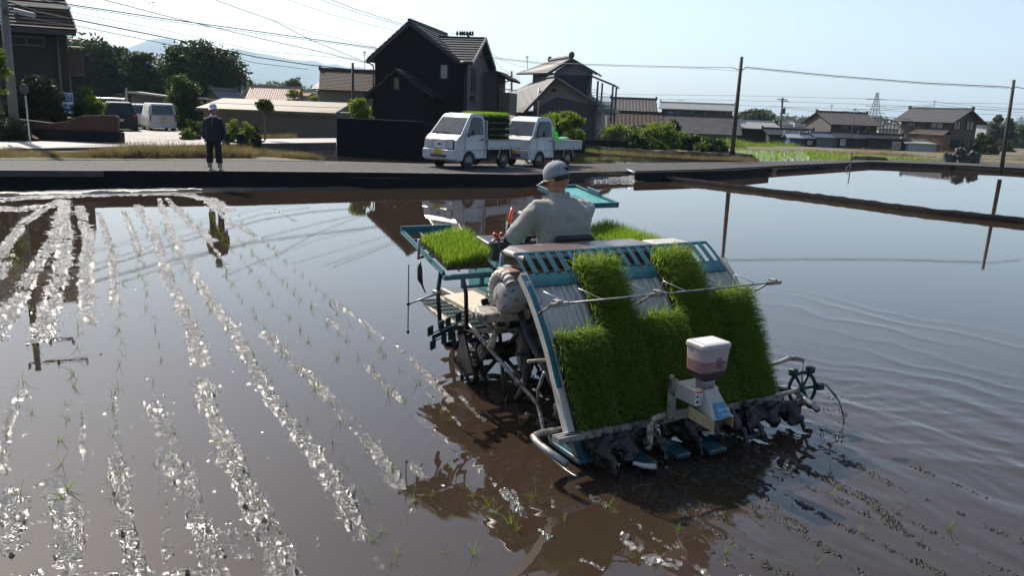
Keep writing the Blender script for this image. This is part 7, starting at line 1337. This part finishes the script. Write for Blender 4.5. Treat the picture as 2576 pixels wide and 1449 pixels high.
# ---- grass
def tuft_strip(name, line, n, width, h, mt, label, seed, z=None, bw=.01, droop=.35, cl=.5, cat='grass'):
    r_ = np.random.default_rng(seed); P_ = np.array([p[:3] for p in line]); sg = np.linalg.norm(np.diff(P_, axis=0), axis=1); cs = np.concatenate([[0], np.cumsum(sg)]); nc = max(4, int(n/14)); t = r_.random(nc)*cs[-1]
    c_ = np.stack([np.interp(t, cs, P_[:, i]) for i in range(3)], 1); wd = np.interp(t, cs, width if hasattr(width, '__len__') else [width]*len(P_)); c_[:, 1] += r_.uniform(-1, 1, nc)*wd; c_[:, 0] += r_.uniform(-1, 1, nc)*.15
    hs = h*(.4+.9*vn(t*cl, t*0, seed))*(.6+.6*r_.random(nc)); i = r_.integers(0, nc, n); base = c_[i]+np.stack([r_.normal(size=n)*.10, r_.normal(size=n)*.10, np.zeros(n)-.02], 1)*(h*2.2+.3)
    d = np.stack([r_.normal(size=n)*.4, r_.normal(size=n)*.4, np.ones(n)], 1); d /= np.linalg.norm(d, axis=1)[:, None]
    V, F_ = blades(base, d, 1., bw, droop, 3, seed); V = V.reshape(n, -1, 3); V = base[:, None]+(V-base[:, None])*hs[i][:, None, None]
    # keep the width when shortening
    return tag(arrmesh(name, V.reshape(-1, 3), F_, mt, smooth=False), label, cat, kind='stuff')
M_dry = leafmat('dry_grass', (.085, .068, .048), (.165, .132, .100), .35, .7, 2.5); M_gr = leafmat('green_grass', (.06, .11, .015), (.14, .20, .03), .4, .6, 2.); M_wheat = leafmat('tan_stubble', (.13, .09, .045), (.21, .145, .075), .35, .7, 1.)
tuft_strip('dry_grass', PL([(-60, 391, .42), (200, 391, .42), (420, 391, .42), (640, 393, .40)]), 24000, [.9, .9, .9, .6], .34, M_dry, 'dry straw coloured grass covering the verge between the two roads', 1, bw=.03)
tuft_strip('dry_grass', PL([(640, 388, .40), (740, 397, .38), (800, 402.5, .37)]), 5000, [.55, .3, .05], .20, M_dry, 'dry grass tapering off beside the road', 2, bw=.03)
tuft_strip('dry_grass', PL([(560, 346, .45), (640, 345, .44), (740, 345.5, .42)]), 3500, .35, .22, M_dry, 'dry brown weeds along the foot of the warehouse', 3, bw=.03)
tuft_strip('weeds', PL([(1450, 440, .15), (1500, 437, .2), (1560, 436, .2)]), 1600, .35, .24, M_dry, 'dry weeds on the field corner beside the trucks', 4, bw=.016); tuft_strip('weeds', PL([(1455, 430, .24), (1530, 432, .22)]), 500, .2, .26, M_gr, 'green weeds beside the trucks', 5, bw=.016)
tuft_strip('bank_grass', PL([(1480, 382, .35), (1560, 388, .35), (1650, 394, .35), (1760, 399, .35), (1840, 402, .35), (1900, 404, .3)]), 5200, .5, .20, M_dry, 'dry grass tufts along the bank behind the small flooded field', 6, bw=.03)
tuft_strip('bank_grass', PL([(1480, 380, .30), (1650, 389, .2), (1850, 396, .2)]), 2600, .7, .22, M_gr, 'green grass on the bank behind the small flooded field', 7, bw=.03)
wb = [G(u, v, 0) for u, v in [(-60, 491), (280, 483), (575, 476), (950, 470), (1290, 463)]]
tuft_strip('weeds', [(p[0], p[1], .0) for p in wb], 900, .05, .10, M_gr, 'scattered weeds at the waterline below the long retaining wall', 12, bw=.012, cl=2.)
tuft_strip('weeds', PL([(-60, 426.5, .41), (280, 429, .41), (600, 430.5, .41), (1290, 438, .335)]), 1100, .03, .10, M_dry, 'sparse dry weeds rooted in the joint of the retaining wall top', 13, bw=.012, cl=2.)
def gl(pts, y): return [(*at(u, v, y)[:2], T(0, y)) for u, v in pts]
for i, (y, u0, u1, n, h, m_, w_) in enumerate([(88, 1830, 2620, 12000, .5, M_wheat, 1.3), (78, 1840, 2640, 8000, .35, M_wheat, 1.2), (68, 1840, 2660, 8000, .3, M_dry, 1.5), (60, 1845, 2660, 6000, .25, M_gr, 1.2), (50, 2150, 2700, 4500, .22, M_dry, .8), (84, 2380, 2700, 4000, .4, M_dry, 1.), (96, 1690, 1990, 9000, .9, M_gr, 2.5), (86, 1700, 1950, 6000, .8, M_gr, 2.), (76, 1640, 1860, 6000, .8, M_gr, 2.)]):
    tuft_strip('field_grass', gl([(u0, 380, ), (u1, 390)], y), n, w_, h, m_, ['tan dry grass before the far sheds', 'tan stubble ridge in the far fields', 'dry stubble ridge in the middle of the fields', 'greenish stubble ridge nearer the road', 'dry grass along the far side of the right hand road', 'dry grass right of the brown house', 'tall bright grass before the green building', 'tall green grass right of the shrubs', 'tall green grass behind the shrubs'][i], 100+i, bw=.05 if y > 60 else .03, cl=.3)
tuft_strip('field_grass', gl([(2510, 368), (2650, 370)], 105), 5000, 2.5, .5, M_gr, 'green crop strip at the right edge before the far houses', 120, bw=.06)
# young rice in the far field, row by row, too many plants to count
sheet('paddy_water', [np.array([p[0], p[1], ZD+.02]) for p in D_], M_water)
r_ = np.random.default_rng(8); A0 = G(1850, 406, ZD)[:2]; pts = []
for k in range(150):
    x0 = G(1840, 400, ZD)[0]-6+k*.34
    for j in range(90): pts.append((x0+j*.05+r_.normal()*.03, 36.5+j*.30+r_.normal()*.04))
pts = np.array(pts); poly = np.array([p[:2] for p in D_]); inside = np.zeros(len(pts), bool); j = len(poly)-1
for i in range(len(poly)):
    c_ = ((poly[i, 1] > pts[:, 1]) != (poly[j, 1] > pts[:, 1])) & (pts[:, 0] < (poly[j, 0]-poly[i, 0])*(pts[:, 1]-poly[i, 1])/(poly[j, 1]-poly[i, 1]+1e-9)+poly[i, 0]); inside ^= c_; j = i
pts = pts[inside]; n = len(pts)*4; ii = np.repeat(np.arange(len(pts)), 4); base = np.stack([pts[ii, 0]+r_.normal(size=n)*.03, pts[ii, 1]+r_.normal(size=n)*.03, np.full(n, ZD+.01)], 1); d = np.stack([r_.normal(size=n)*.3, r_.normal(size=n)*.3, np.ones(n)], 1); d /= np.linalg.norm(d, axis=1)[:, None]
V, F_ = blades(base, d, .15, .022, .3, 2, 6); tag(arrmesh('young_rice', V, F_, leafmat('young_rice', (.10, .17, .02), (.18, .26, .04), .45, .5, 2.), smooth=False), 'rows of young green rice in the small field beyond the slanted pole', 'rice', kind='stuff')
# ---- planted seedlings in our field: each clump its own thing
protos = []
for k in range(7):
    n = [5, 7, 4, 6, 8, 5, 6][k]; r_ = np.random.default_rng(200+k); base = np.stack([r_.normal(size=n)*.008, r_.normal(size=n)*.008, np.full(n, -.01)], 1); d = np.stack([r_.normal(size=n)*.32, r_.normal(size=n)*.32, np.ones(n)], 1); d /= np.linalg.norm(d, axis=1)[:, None]
    V, F_ = blades(base, d, .125, .0040, .42, 5, 300+k); o = arrmesh('rice_seedling', V, F_, leafmat('planted_rice', (.06, .11, .015), (.14, .19, .035), .45, .5, 9.)); protos.append(o.data); bpy.data.objects.remove(o)
ROWS = [([(262, 560), (292, 700), (302, 830), (300, 960), (280, 1090), (290, 1180), (300, 1260)], 22), ([(345, 640), (372, 760), (402, 840), (408, 900), (400, 960)], 11), ([(20, 640), (60, 720), (100, 880), (60, 960)], 8), ([(200, 820), (195, 920), (160, 1040), (165, 1180)], 9), ([(318, 540), (352, 640), (365, 700)], 7), ([(405, 560), (450, 660), (520, 760), (600, 850), (680, 960), (760, 1050), (850, 1140), (900, 1230), (950, 1340)], 26), ([(345, 540), (400, 640), (440, 720), (490, 830)], 10),
  ([(470, 540), (540, 640), (590, 720), (650, 800), (700, 880), (770, 960), (850, 1040), (900, 1110), (975, 1180)], 26), ([(530, 540), (580, 620), (640, 690), (700, 780), (750, 830), (830, 900)], 18), ([(600, 600), (670, 670), (720, 720), (790, 790), (860, 850), (920, 920), (990, 990)], 20), ([(600, 560), (680, 620), (740, 680), (800, 730), (860, 800), (940, 860), (1040, 960), (1130, 1060)], 24),
  ([(10, 1240), (120, 1250), (290, 1210)], 3), ([(560, 1120), (640, 1260), (690, 1340)], 5), ([(430, 1090), (445, 1150), (440, 1220)], 3), ([(380, 520), (440, 545), (500, 560), (580, 620)], 10), ([(0, 560), (40, 600), (60, 620)], 4), ([(255, 600), (300, 640)], 3), ([(140, 1240), (150, 1300)], 2), ([(70, 1040), (20, 1150)], 3)]
EX = [(1178, 1225), (1192, 1250), (1085, 1250), (1035, 1265), (1130, 1180), (1228, 1275), (1285, 1320), (1420, 1310), (1545, 1290), (1530, 1270), (1335, 1255), (1127, 1390), (1190, 1395), (940, 1360), (985, 1420), (1300, 1335), (1825, 1390), (2275, 1280), (2388, 1335), (2090, 1245), (2088, 1190), (1990, 1190), (1715, 1200), (1450, 1120), (1310, 1070), (2050, 1420), (2170, 1340), (1240, 1290), (1005, 1395), (1360, 1270), (1700, 1340), (2000, 1280), (1420, 1100), (1110, 1040), (1020, 1010)]
LB1 = 'small clump of young rice leaves in a planted row of the flooded field'; LB2 = 'small clump of young rice leaves standing behind the transplanter'; r_ = np.random.default_rng(17)
def clump(x, y, lb, gp, k, s):
    o = bpy.data.objects.new('rice_seedling', protos[k]); col.objects.link(o); o.location = (x, y, .0); o.rotation_euler = (r_.normal()*.12, r_.normal()*.12, r_.uniform(0, 6.28)); o.scale = (s, s, s); tag(o, lb, 'rice seedling', gp)
RL = ['the row running through the narrow left mud strip', 'the short row beside the shadow of the pole', 'the row near the far left corner', 'the row beside the mirrored pole', 'the short far row near the left strips', 'the row along the longest mud strip', 'the row left of the longest strip far off', 'the row right of the longest mud strip', 'the row under the mirrored woman', 'the row second nearest the transplanter', 'the row nearest the transplanter', 'the sparse row near the lower left corner', 'the row beside the strip at the lower centre left', 'the short row in the broad middle patch', 'the far row left of the mirrored woman', 'the faint row at the far left bank', 'the pair of clumps between the first strips', 'the lower left mud strip', 'the left edge strip']
for (pl, n), rl in zip(ROWS, RL):
    LB1 = 'small clump of young rice in '+rl
    P_ = np.array([G(u, v)[:2] for u, v in pl]); cs = np.concatenate([[0], np.cumsum(np.linalg.norm(np.diff(P_, axis=0), axis=1))])
    n = int(n*1.12)
    for t in np.linspace(0, cs[-1], n):
        t += r_.normal()*.06; clump(np.interp(t, cs, P_[:, 0])+r_.normal()*.025, np.interp(t, cs, P_[:, 1]), LB1, 'rice seedlings in the planted rows', int(r_.integers(7)), r_.uniform(.65, 1.05))
for u, v in EX: p = G(u, v); clump(p[0], p[1], LB2, 'rice seedlings behind the transplanter', int(r_.integers(7)), r_.uniform(.65, .9))
# ================================================================ POLES, WIRES, SMALL THINGS
M_cpole = mat('concrete_pole', (.13, .125, .12), .8, var=.15, scale=3, bump=.2); M_wood = mat('tarred_pole', (.055, .048, .040), .8, var=.35, scale=6, bump=.4, spots=((.11, .10, .085), 4, .58, .1)); M_wire = mat('cable_black', (.02, .02, .022), .5); M_wire2 = mat('cable_grey', (.10, .105, .11), .5)
def pole(u0, v0, u1, v1, y, r0, r1, mt, label, zb=None, name='utility_pole', cat='pole', **k):
    p = at(u0, v0, y); q = at(u1, v1, y)
    if zb is not None: d = (q-p)/(q[2]-p[2]); p = p+d*(zb-p[2])
    e = empty(name, p, 0, label, cat, **k); b = MB(); b.tube([(0, 0, 0), (q-p)*.5, q-p], [r0, (r0+r1)/2, r1], 10); b.build('shaft', mt, e, smooth=True); return e, q, p
e, lt, lb_ = pole(38, 332, 8, -10, 27.9, .16, .125, M_cpole, 'thick tapered concrete utility pole at the left frame edge', .3)
dz = unit(lt-lb_); top = lb_+dz*7.4; b = MB(); b.tube([lt-lb_, top-lb_], [.125, .10], 10); b.build('shaft', M_cpole, e, smooth=True)
# cross arms high up (seen mirrored in the water)
def arm(e, base, c, d, L0, L1, h=.07, nm='cross_arm', ins=3):
    b = MB(); b.bar(c-base-d*L0, c-base+d*L1, .08, h); o = b.build(nm, M_wood, e)
    for k in range(ins): q = c-base-d*L0+d*(L0+L1)*k/max(1, ins-1); b = MB(); b.lathe([(.02, .03), (.05, .08), (.05, .16), (.025, .2)], q, (0, 0, 1), 8); b.build('insulator', M_cpole, o)
xd = np.array([.92, .39, 0]); arm(e, lb_, top-dz*.3, xd, .25, 1.6); arm(e, lb_, top-dz*1.1, xd, .25, 1.2)
b = MB(); c = at(52, 30, 27.6)-lb_; b.bar(c+(-.22, 0, .05), c+(.42, .05, -.08), .14, .16); b.build('cable_joint_box', mat('grey_box', (.30, .31, .32), .5), e, bevel=.02)
b = MB(); 
for k in range(5): b.tube([at(8, 25+k*3, 27.8)-lb_, at(30, 12+k*6, 27.6)-lb_, at(52, 45+k*2, 27.5)-lb_], .012, 4)
b.build('cable_loop', M_wire, e)
# traffic mirror seen from behind
e, q, p = pole(75, 350, 64, 240, 26.6, .025, .025, mat('galvanised', (.4, .41, .42), .4, .6), 'round traffic mirror on a thin bent pole beside the garden wall', .35, 'traffic_mirror', 'mirror')
mc = at(60, 223, 26.6)-p; b = MB(); b.lathe([(.0, .05), (.08, .05), (.14, .035), (.155, .0), (.148, -.02)], mc, (.85, -.5, 0), 22, cap=False); b.build('mirror_back', mat('mirror_shell', (.05, .05, .05), .4, .3), e, smooth=True); b = MB(); b.tube([mc+(0, 0, .19), mc+(-.06, 0, .20), mc+(-.06, 0, 0), q-p], .012, 6); b.build('bracket', M_cpole, e)
# slanted poles on the right
e1, q1, p1 = pole(1841, 392, 1866, 142, 37., .105, .07, M_wood, 'dark leaning wooden pole at the road bend, left of the green rice field', .2)
e2, q2, p2 = pole(2519, 428, 2551, 200, 36.5, .09, .065, M_wood, 'dark leaning pole near the right frame edge', .1)
b = MB(); b.tube([(0, 0, -.1), (0, 0, .45)], [.15, .13], 10); b.build('footing', M_dconc, e1)
e3, q3, p3 = pole(888, 285, 887, 157, 48., .085, .075, M_fascia, 'black straight pole in front of the beige houses', .0)
e4, q4, p4 = pole(1287, 260, 1287, 178, 80., .11, .10, M_cpole, 'plain grey pole rising behind the lower tiled roof', -.6)
e5, q5, p5 = pole(1178, 120, 1178, 80, 75., .12, .11, M_cpole, 'utility pole top with insulators peeping over the charcoal house', -.5)
c5 = at(1172, 85, 75.); b = MB(); b.bar(at(1147, 83, 75.)-p5, at(1190, 88, 75.)-p5, .1, .1); b.build('cross_arm', M_wood, e5)
for u in (1150, 1158, 1163, 1168, 1174, 1183, 1189): b = MB(); b.lathe([(.05, -.1), (.10, .0), (.09, .22), (.04, .3)], at(u, 86, 75.)-p5, (0, 0, 1), 8); b.build('insulator', M_fascia, e5)
e6, q6, p6 = pole(1963, 330, 1969, 245, 150., .2, .16, M_wood, 'far utility pole with cross arms and a transformer behind the dark barns', -2.2)
for u0, u1, v in ((1955, 1980, 249), (1962, 1984, 253), (1960, 1985, 285)): b = MB(); b.bar(at(u0, v, 150)-p6, at(u1, v+1, 150)-p6, .14, .14); b.build('cross_arm', M_wood, e6)
b = MB(); b.lathe([(.30, -.5), (.34, -.4), (.34, .5), (.25, .6)], at(1971, 279, 149.6)-p6, (0, 0, 1), 12); b.build('transformer', M_fascia, e6)
for (u0, v0, u1, v1, y, lb, w_) in [(2141, 345, 2151, 272, 90, 'thin pole with a short bar standing before the farmhouse', 9), (2349, 285, 2351, 252, 140, 'stub of a utility pole above the brown house ridge', 6), (1712, 285, 1714, 250, 170, 'far pole with a cross arm above the long blue grey house', 20), (2530, 372, 2538, 330, 140, 'thin grey pole among the houses right of the brown house', 10), (1880, 310, 1882, 285, 170, 'thin antenna pole before the round skyline tree', 14), (2090, 285, 2093, 262, 110, 'rooftop antenna mast left of the farmhouse ridge', 8), (1327, 172, 1326, 140, 76, 'rooftop aerial above the tiled house ridge', 8), (918, 182, 917, 128, 72, 'rooftop aerial on the brown hipped roof', 9), (1513, 262, 1514, 232, 140, 'far T shaped pole seen through the terrace', 22)]:
    e, q, p = pole(u0, v0, u1, v1, y, .05 if 'pole' in lb else .03, .04 if 'pole' in lb else .02, M_cpole, lb, None, 'mast', 'mast'); b = MB(); b.bar(at(u1-w_/2, v1+2, y)-p, at(u1+w_/2, v1+2, y)-p, .06, .06)
    if 'aerial' in lb or 'antenna' in lb: [b.bar(at(u1-w_/2.6, v1+4+k*3, y)-p, at(u1+w_/2.6, v1+4+k*3, y)-p, .03, .03) for k in range(3)]
    b.build('cross_arm', M_cpole, e)
e, q, p = pole(1219, 160, 1222, 112, 56, .03, .025, M_steel, 'aerial mast with a perched bird beside the charcoal house roof', None, 'mast', 'mast')
b = MB(); b.ell(at(1220, 109, 56)-p, (.16, .08, .07), 8, 6); b.bar(at(1214, 112, 56)-p, at(1226, 106, 56)-p, .03, .03); b.build('aerial', M_fascia, e)
# pylon
def pylon(u, vb, vt, y, w_, label):
    p = at(u, vb, y); q = at(u, vt, y); H_ = q[2]-p[2]; e = empty('transmission_tower', p, 0, label, 'tower'); b = MB(); wd = lambda t: w_*(1-t)**1.3+w_*.12
    N = 9
    for s1 in (-1, 1):
        for s2 in (-1, 1):
            for k in range(N):
                t0, t1 = k/N, (k+1)/N; b.bar((s1*wd(t0)/2, s2*wd(t0)/2, H_*t0), (s1*wd(t1)/2, s2*wd(t1)/2, H_*t1), y*.0005, y*.0005)
    for k in range(N):
        t0, t1 = k/N, (k+1)/N
        for s2 in (-1, 1): b.bar((-wd(t0)/2, s2*wd(t0)/2, H_*t0), (wd(t1)/2, s2*wd(t1)/2, H_*t1), y*.0003, y*.0003); b.bar((wd(t0)/2, s2*wd(t0)/2, H_*t0), (-wd(t1)/2, s2*wd(t1)/2, H_*t1), y*.0003, y*.0003)
    b.build('lattice', M_wire2, e)
    for t in (.55, .70, .85): b = MB(); b.bar((-w_*.7, 0, H_*t), (w_*.7, 0, H_*t), y*.0008, y*.0006); b.build('cross_arm', M_wire2, e)
    return e
pylon(2193, 345, 232, 420, 7.5, 'tall steel lattice transmission tower on the skyline behind the farmhouse'); pylon(2566, 318, 292, 1500, 14, 'tiny lattice tower on the hill at the right edge'); pylon(1481, 262, 218, 700, 9, 'faint lattice tower seen through the steel terrace')
def wire(pts, r, label, mt=M_wire, grp=None, sag=0, y=None):
    """pts: (u, v, depth); a cable through them"""
    P_ = [at(*p) for p in pts]; out = []
    for a, b_ in zip(P_[:-1], P_[1:]):
        for t in np.linspace(0, 1, 10)[:-1]: q = a+(b_-a)*t; out.append(q-np.array([0, 0, sag*4*t*(1-t)]))
    out.append(P_[-1]); b = MB(); b.tube(out, r, 5); o = b.build('overhead_cable', mt, None, smooth=True); tag(o, label, 'cable', grp)
GC = 'overhead cables crossing the sky'
wire([(-20, -30, 28), (174, 10, 32), (400, 44, 38), (647, 78, 45), (955, 121, 50)], .022, 'thick bundled cable from the left edge to the eaves of the charcoal house', grp=GC)
wire([(-20, -27, 28), (174, 14, 32), (400, 49, 38), (647, 83, 45), (955, 124, 50)], .012, 'thin cable running right below the thick bundled one', grp=GC)
wire([(230, -10, 34), (420, 40, 38), (647, 94, 44), (800, 128, 48), (940, 162, 50)], .017, 'looped cable crossing the bundled one and ending low at the charcoal house', grp=GC)
wire([(21, 3, 27.9), (90, 28, 29), (229, 56, 33), (450, 100, 39), (647, 143, 44), (774, 162, 46.5), (886, 174, 48)], .025, 'heavy black cable from the concrete pole to the black pole', grp=GC)
wire([(30, 40, 27.9), (188, 63, 32), (420, 110, 38), (647, 158, 44), (774, 174, 46.5)], .014, 'cable hanging just below the heavy black one', grp=GC)
wire([(530, -6, 40), (611, 24, 42), (686, 50, 44), (785, 101, 47), (941, 164, 50)], .016, 'steep cable dropping from the top edge to the charcoal house corner', grp=GC)
wire([(160, 26, 40), (400, 72, 48), (647, 127, 56), (900, 148, 66)], .012, 'faint thin cable in front of the mountain', M_wire2, GC)
wire([(170, 36, 40), (400, 84, 48), (647, 137, 56)], .010, 'second faint cable below the thin one before the mountain', M_wire2, GC)
wire([(686, 50, 44), (800, 84, 48), (945, 117, 51)], .010, 'fine branch cable from the joint to the charcoal gable', M_wire2, GC)
wire([(827, -4, 50), (900, 24, 52), (1016, 61, 58)], .018, 'topmost of three cables meeting behind the charcoal gable', M_wire2, GC); wire([(800, -4, 50), (880, 25, 52), (1011, 64, 58)], .014, 'middle of three cables meeting behind the charcoal gable', M_wire2, GC); wire([(717, -4, 50), (840, 37, 52), (995, 78, 58)], .012, 'lowest of three cables meeting behind the charcoal gable', M_wire2, GC)
wire([(1206, 140, 52), (1357, 157, 50), (1560, 163, 46), (1762, 168, 40), (1842, 169, 37.3), (1862, 176, 37)], .016, 'long cable from the charcoal house to the leaning pole', grp=GC)
wire([(1206, 143, 52), (1357, 160, 50), (1560, 166, 46), (1762, 171, 40), (1862, 178, 37)], .009, 'thin second strand under the long cable to the leaning pole', M_wire2, GC)
wire([(1862, 178, 37), (1876, 168, 37), (2100, 190, 36.8), (2330, 208, 36.6), (2536, 218, 36.5), (2547, 224, 36.5), (2556, 218, 36.5), (2640, 234, 36.5)], .016, 'long cable between the two leaning poles', grp=GC)
wire([(1862, 180, 37), (1876, 171, 37), (2100, 193, 36.8), (2330, 211, 36.6), (2536, 221, 36.5)], .009, 'thin second strand under the cable between the leaning poles', M_wire2, GC)
wire([(1030, 72, 58), (1090, 84, 66), (1150, 84, 74)], .014, 'short cable from the gable to the insulators', M_wire2, GC)
for i, (a, b_) in enumerate([((1212, 117), (1321, 170)), ((1220, 128), (1310, 200)), ((1222, 150), (1290, 205)), ((1222, 165), (1285, 214)), ((1215, 176), (1245, 211))]): wire([(*a, 60), ((a[0]+b_[0])/2, (a[1]+b_[1])/2+9, 66), (*b_, 78)], .013, ['highest', 'second', 'third', 'fourth', 'shortest'][i]+' of the slack cables fanning right of the charcoal house', M_wire2, GC)
G2 = 'high voltage lines on the skyline'
for i, (v0, v1, v2, v3) in enumerate([(236, 240, 248, 262), (246, 252, 262, 276), (258, 264, 275, 290)]):
    wire([(1500, v0, 520), (1860, v1, 470), (2193, v2, 420)], .09, ['upper', 'middle', 'lower'][i]+' high voltage line left of the lattice tower', M_wire2, G2); wire([(2193, v2, 420), (2380, (v2+v3)/2+3, 450), (2640, v3, 500)], .09, ['upper', 'middle', 'lower'][i]+' high voltage line right of the lattice tower', M_wire2, G2)
for i, (pts) in enumerate([[(1969, 268, 150), (2100, 281, 140), (2350, 262, 140)], [(1969, 271, 150), (2100, 286, 140), (2350, 266, 140)], [(1969, 266, 150), (1900, 276, 160), (1850, 282, 170)], [(2351, 256, 140), (2480, 268, 140), (2640, 278, 140)], [(2351, 262, 140), (2480, 276, 140), (2640, 287, 140)], [(2151, 276, 90), (2180, 288, 92), (2290, 300, 98)]]): wire(pts, .03, ['upper village line from the crossarm pole', 'lower village line from the crossarm pole', 'line leaving the crossarm pole to the left', 'upper line leaving the pole stub to the right', 'lower line leaving the pole stub to the right', 'slack line from the thin farmhouse pole'][i], M_wire2, 'village lines between the far poles')
# bird
p = at(375, 7, 40); e = empty('bird', p, .4, 'small dark swallow flying near the top left', 'bird'); b = MB(); b.ell((0, 0, 0), (.03, .10, .03), 8, 6); b.ell((0, .10, .005), (.02, .03, .02), 6, 5); b.prism([(.02, .02, 0), (.20, -.08, .06), (.28, -.14, .03), (.02, -.05, 0)], (0, 0, .008)); b.prism([(-.02, .02, 0), (-.18, .0, .10), (-.24, -.06, .10), (-.02, -.05, 0)], (0, 0, .008)); b.prism([(.015, -.08, 0), (.05, -.2, 0), (0, -.13, 0), (-.05, -.2, 0), (-.015, -.08, 0)], (0, 0, .006)); b.build('body', M_fascia, e)
# dark posts by the warehouse
for i, (u, lb) in enumerate(((605, 'dark square post stump right of the warehouse weeds'), (568, 'dark square post stump just right of the woman'))):
    p = at(u, 344, 30.5); b = MB(); b.box(-.12, .12, -.10, .10, -.1, .46); o = b.build('post_stump', M_dconc, None, bevel=.015); o.location = (p[0], p[1], .42); tag(o, lb, 'post', 'square post stumps by the village road')
# pipe and rod at the field corner
a = G(1577, 427, .3); c = G(1612, 441, .16); b = MB(); b.tube([a, a*.5+c*.5, c], .045, 12); b.lathe([(.045, 0), (.055, .01), (.055, .05), (.045, .06)], a, unit(c-a), 12, cap=False); tag(b.build('drain_pipe', mat('pvc', (.48, .50, .54), .4, var=.08), smooth=True), 'white plastic drain pipe lying on the end of the dike', 'pipe')
a = G(1622, 434, .2); c = G(1680, 446, .12); b = MB(); b.tube([a, c], .02, 6); tag(b.build('stick', M_conc, smooth=True), 'thin pale stick leaning on the black concrete wall', 'stick')
b = MB(); a = G(2141, 412, .2); b.bar(a+(0, 0, -.2), a+(-.03, 0, .55), .05, .03); b.bar(a+(0, 0, .0), G(2127, 424, 0), .03, .03); tag(b.build('sluice_stick', M_wood), 'short wooden stake with a prop at the far field corner', 'stake')
# tan round heads: row of lumpy dark stumps
r_ = np.random.default_rng(31)
for k in range(10):
    u = 2375+k*9.2; h = [.5, .45, .5, .75, .8, .75, .45, .7, .6, .55][k]; p = G(u, 408+k*.5, .16); b = MB()
    for j in range(9): b.ell((r_.uniform(-.06, .06), r_.uniform(-.1, .1), h*(.15+.1*j)), (r_.uniform(.07, .14), .14, r_.uniform(.08, .14)), 8, 6)
    o = b.build('lumpy_stump', mat('lumpy_dark', (.07, .068, .065), .8, var=.5, scale=9, bump=1., bscale=20), None, remesh=.03, disp=(.08, .08)); o.location = (p[0], p[1], .15); tag(o, ['leftmost short stump of the lumpy row', 'second short stump from the left in the lumpy row', 'third stump from the left in the lumpy row', 'tall stump left of the tallest in the lumpy row', 'tallest stump in the middle of the lumpy row', 'tall stump right of the tallest in the lumpy row', 'lowest stump in the dip of the lumpy row', 'tall stump just right of the dip in the lumpy row', 'second stump from the right in the lumpy row', 'rightmost stump of the lumpy row'][k], 'stump', 'lumpy stumps in a row by the road')
# woman side: flower pots
for i, u in enumerate((468, 482, 498)): p = at(u, 338, 33.5); b = MB(); b.lathe([(.09, 0), (.13, .22), (.14, .22), (.13, .25)], (0, 0, 0), (0, 0, 1), 12); o = b.build('flower_pot', M_terra, None, smooth=False); o.location = (p[0], p[1], .36); tag(o, ['flower pot nearest the van at the foot of the tall bush', 'middle flower pot at the foot of the tall bush', 'flower pot nearest the woman'][i], 'flower pot', 'flower pots by the tall bush')
# ladder leaning by the van
q = at(336, 326, 46); b = MB(); 
for s_ in (-.16, .16): b.bar((s_, 0, 0), (s_*.5, .2, 1.9), .03, .04)
for k in range(7): f_ = k/7; b.bar((-.16*(1-f_*.5), .2*f_, .15+1.75*f_), (.16*(1-f_*.5), .2*f_, .15+1.75*f_), .02, .03)
o = b.build('stepladder', mat('old_wood', (.16, .13, .10), .8)); o.location = (q[0], q[1], .05); tag(o, 'wooden ladder leaning between the black wagon and the white van', 'ladder')
# ---------------------------------------------------------------- air
hb = MB(); hb.box(-4200, 5200, -300, 7600, -4, 720)
hm = bpy.data.materials.new('haze'); hm.use_nodes = True; hn = hm.node_tree; hn.nodes.remove(hn.nodes['Principled BSDF'])
pv = hn.nodes.new('ShaderNodeVolumePrincipled'); pv.inputs['Color'].default_value = (.60, .80, 1, 1); pv.inputs['Density'].default_value = 1.35e-4; pv.inputs['Anisotropy'].default_value = .2
hn.links.new(pv.outputs[0], hn.nodes['Material Output'].inputs['Volume'])
ho = hb.build('haze', hm); tag(ho, kind='stuff')
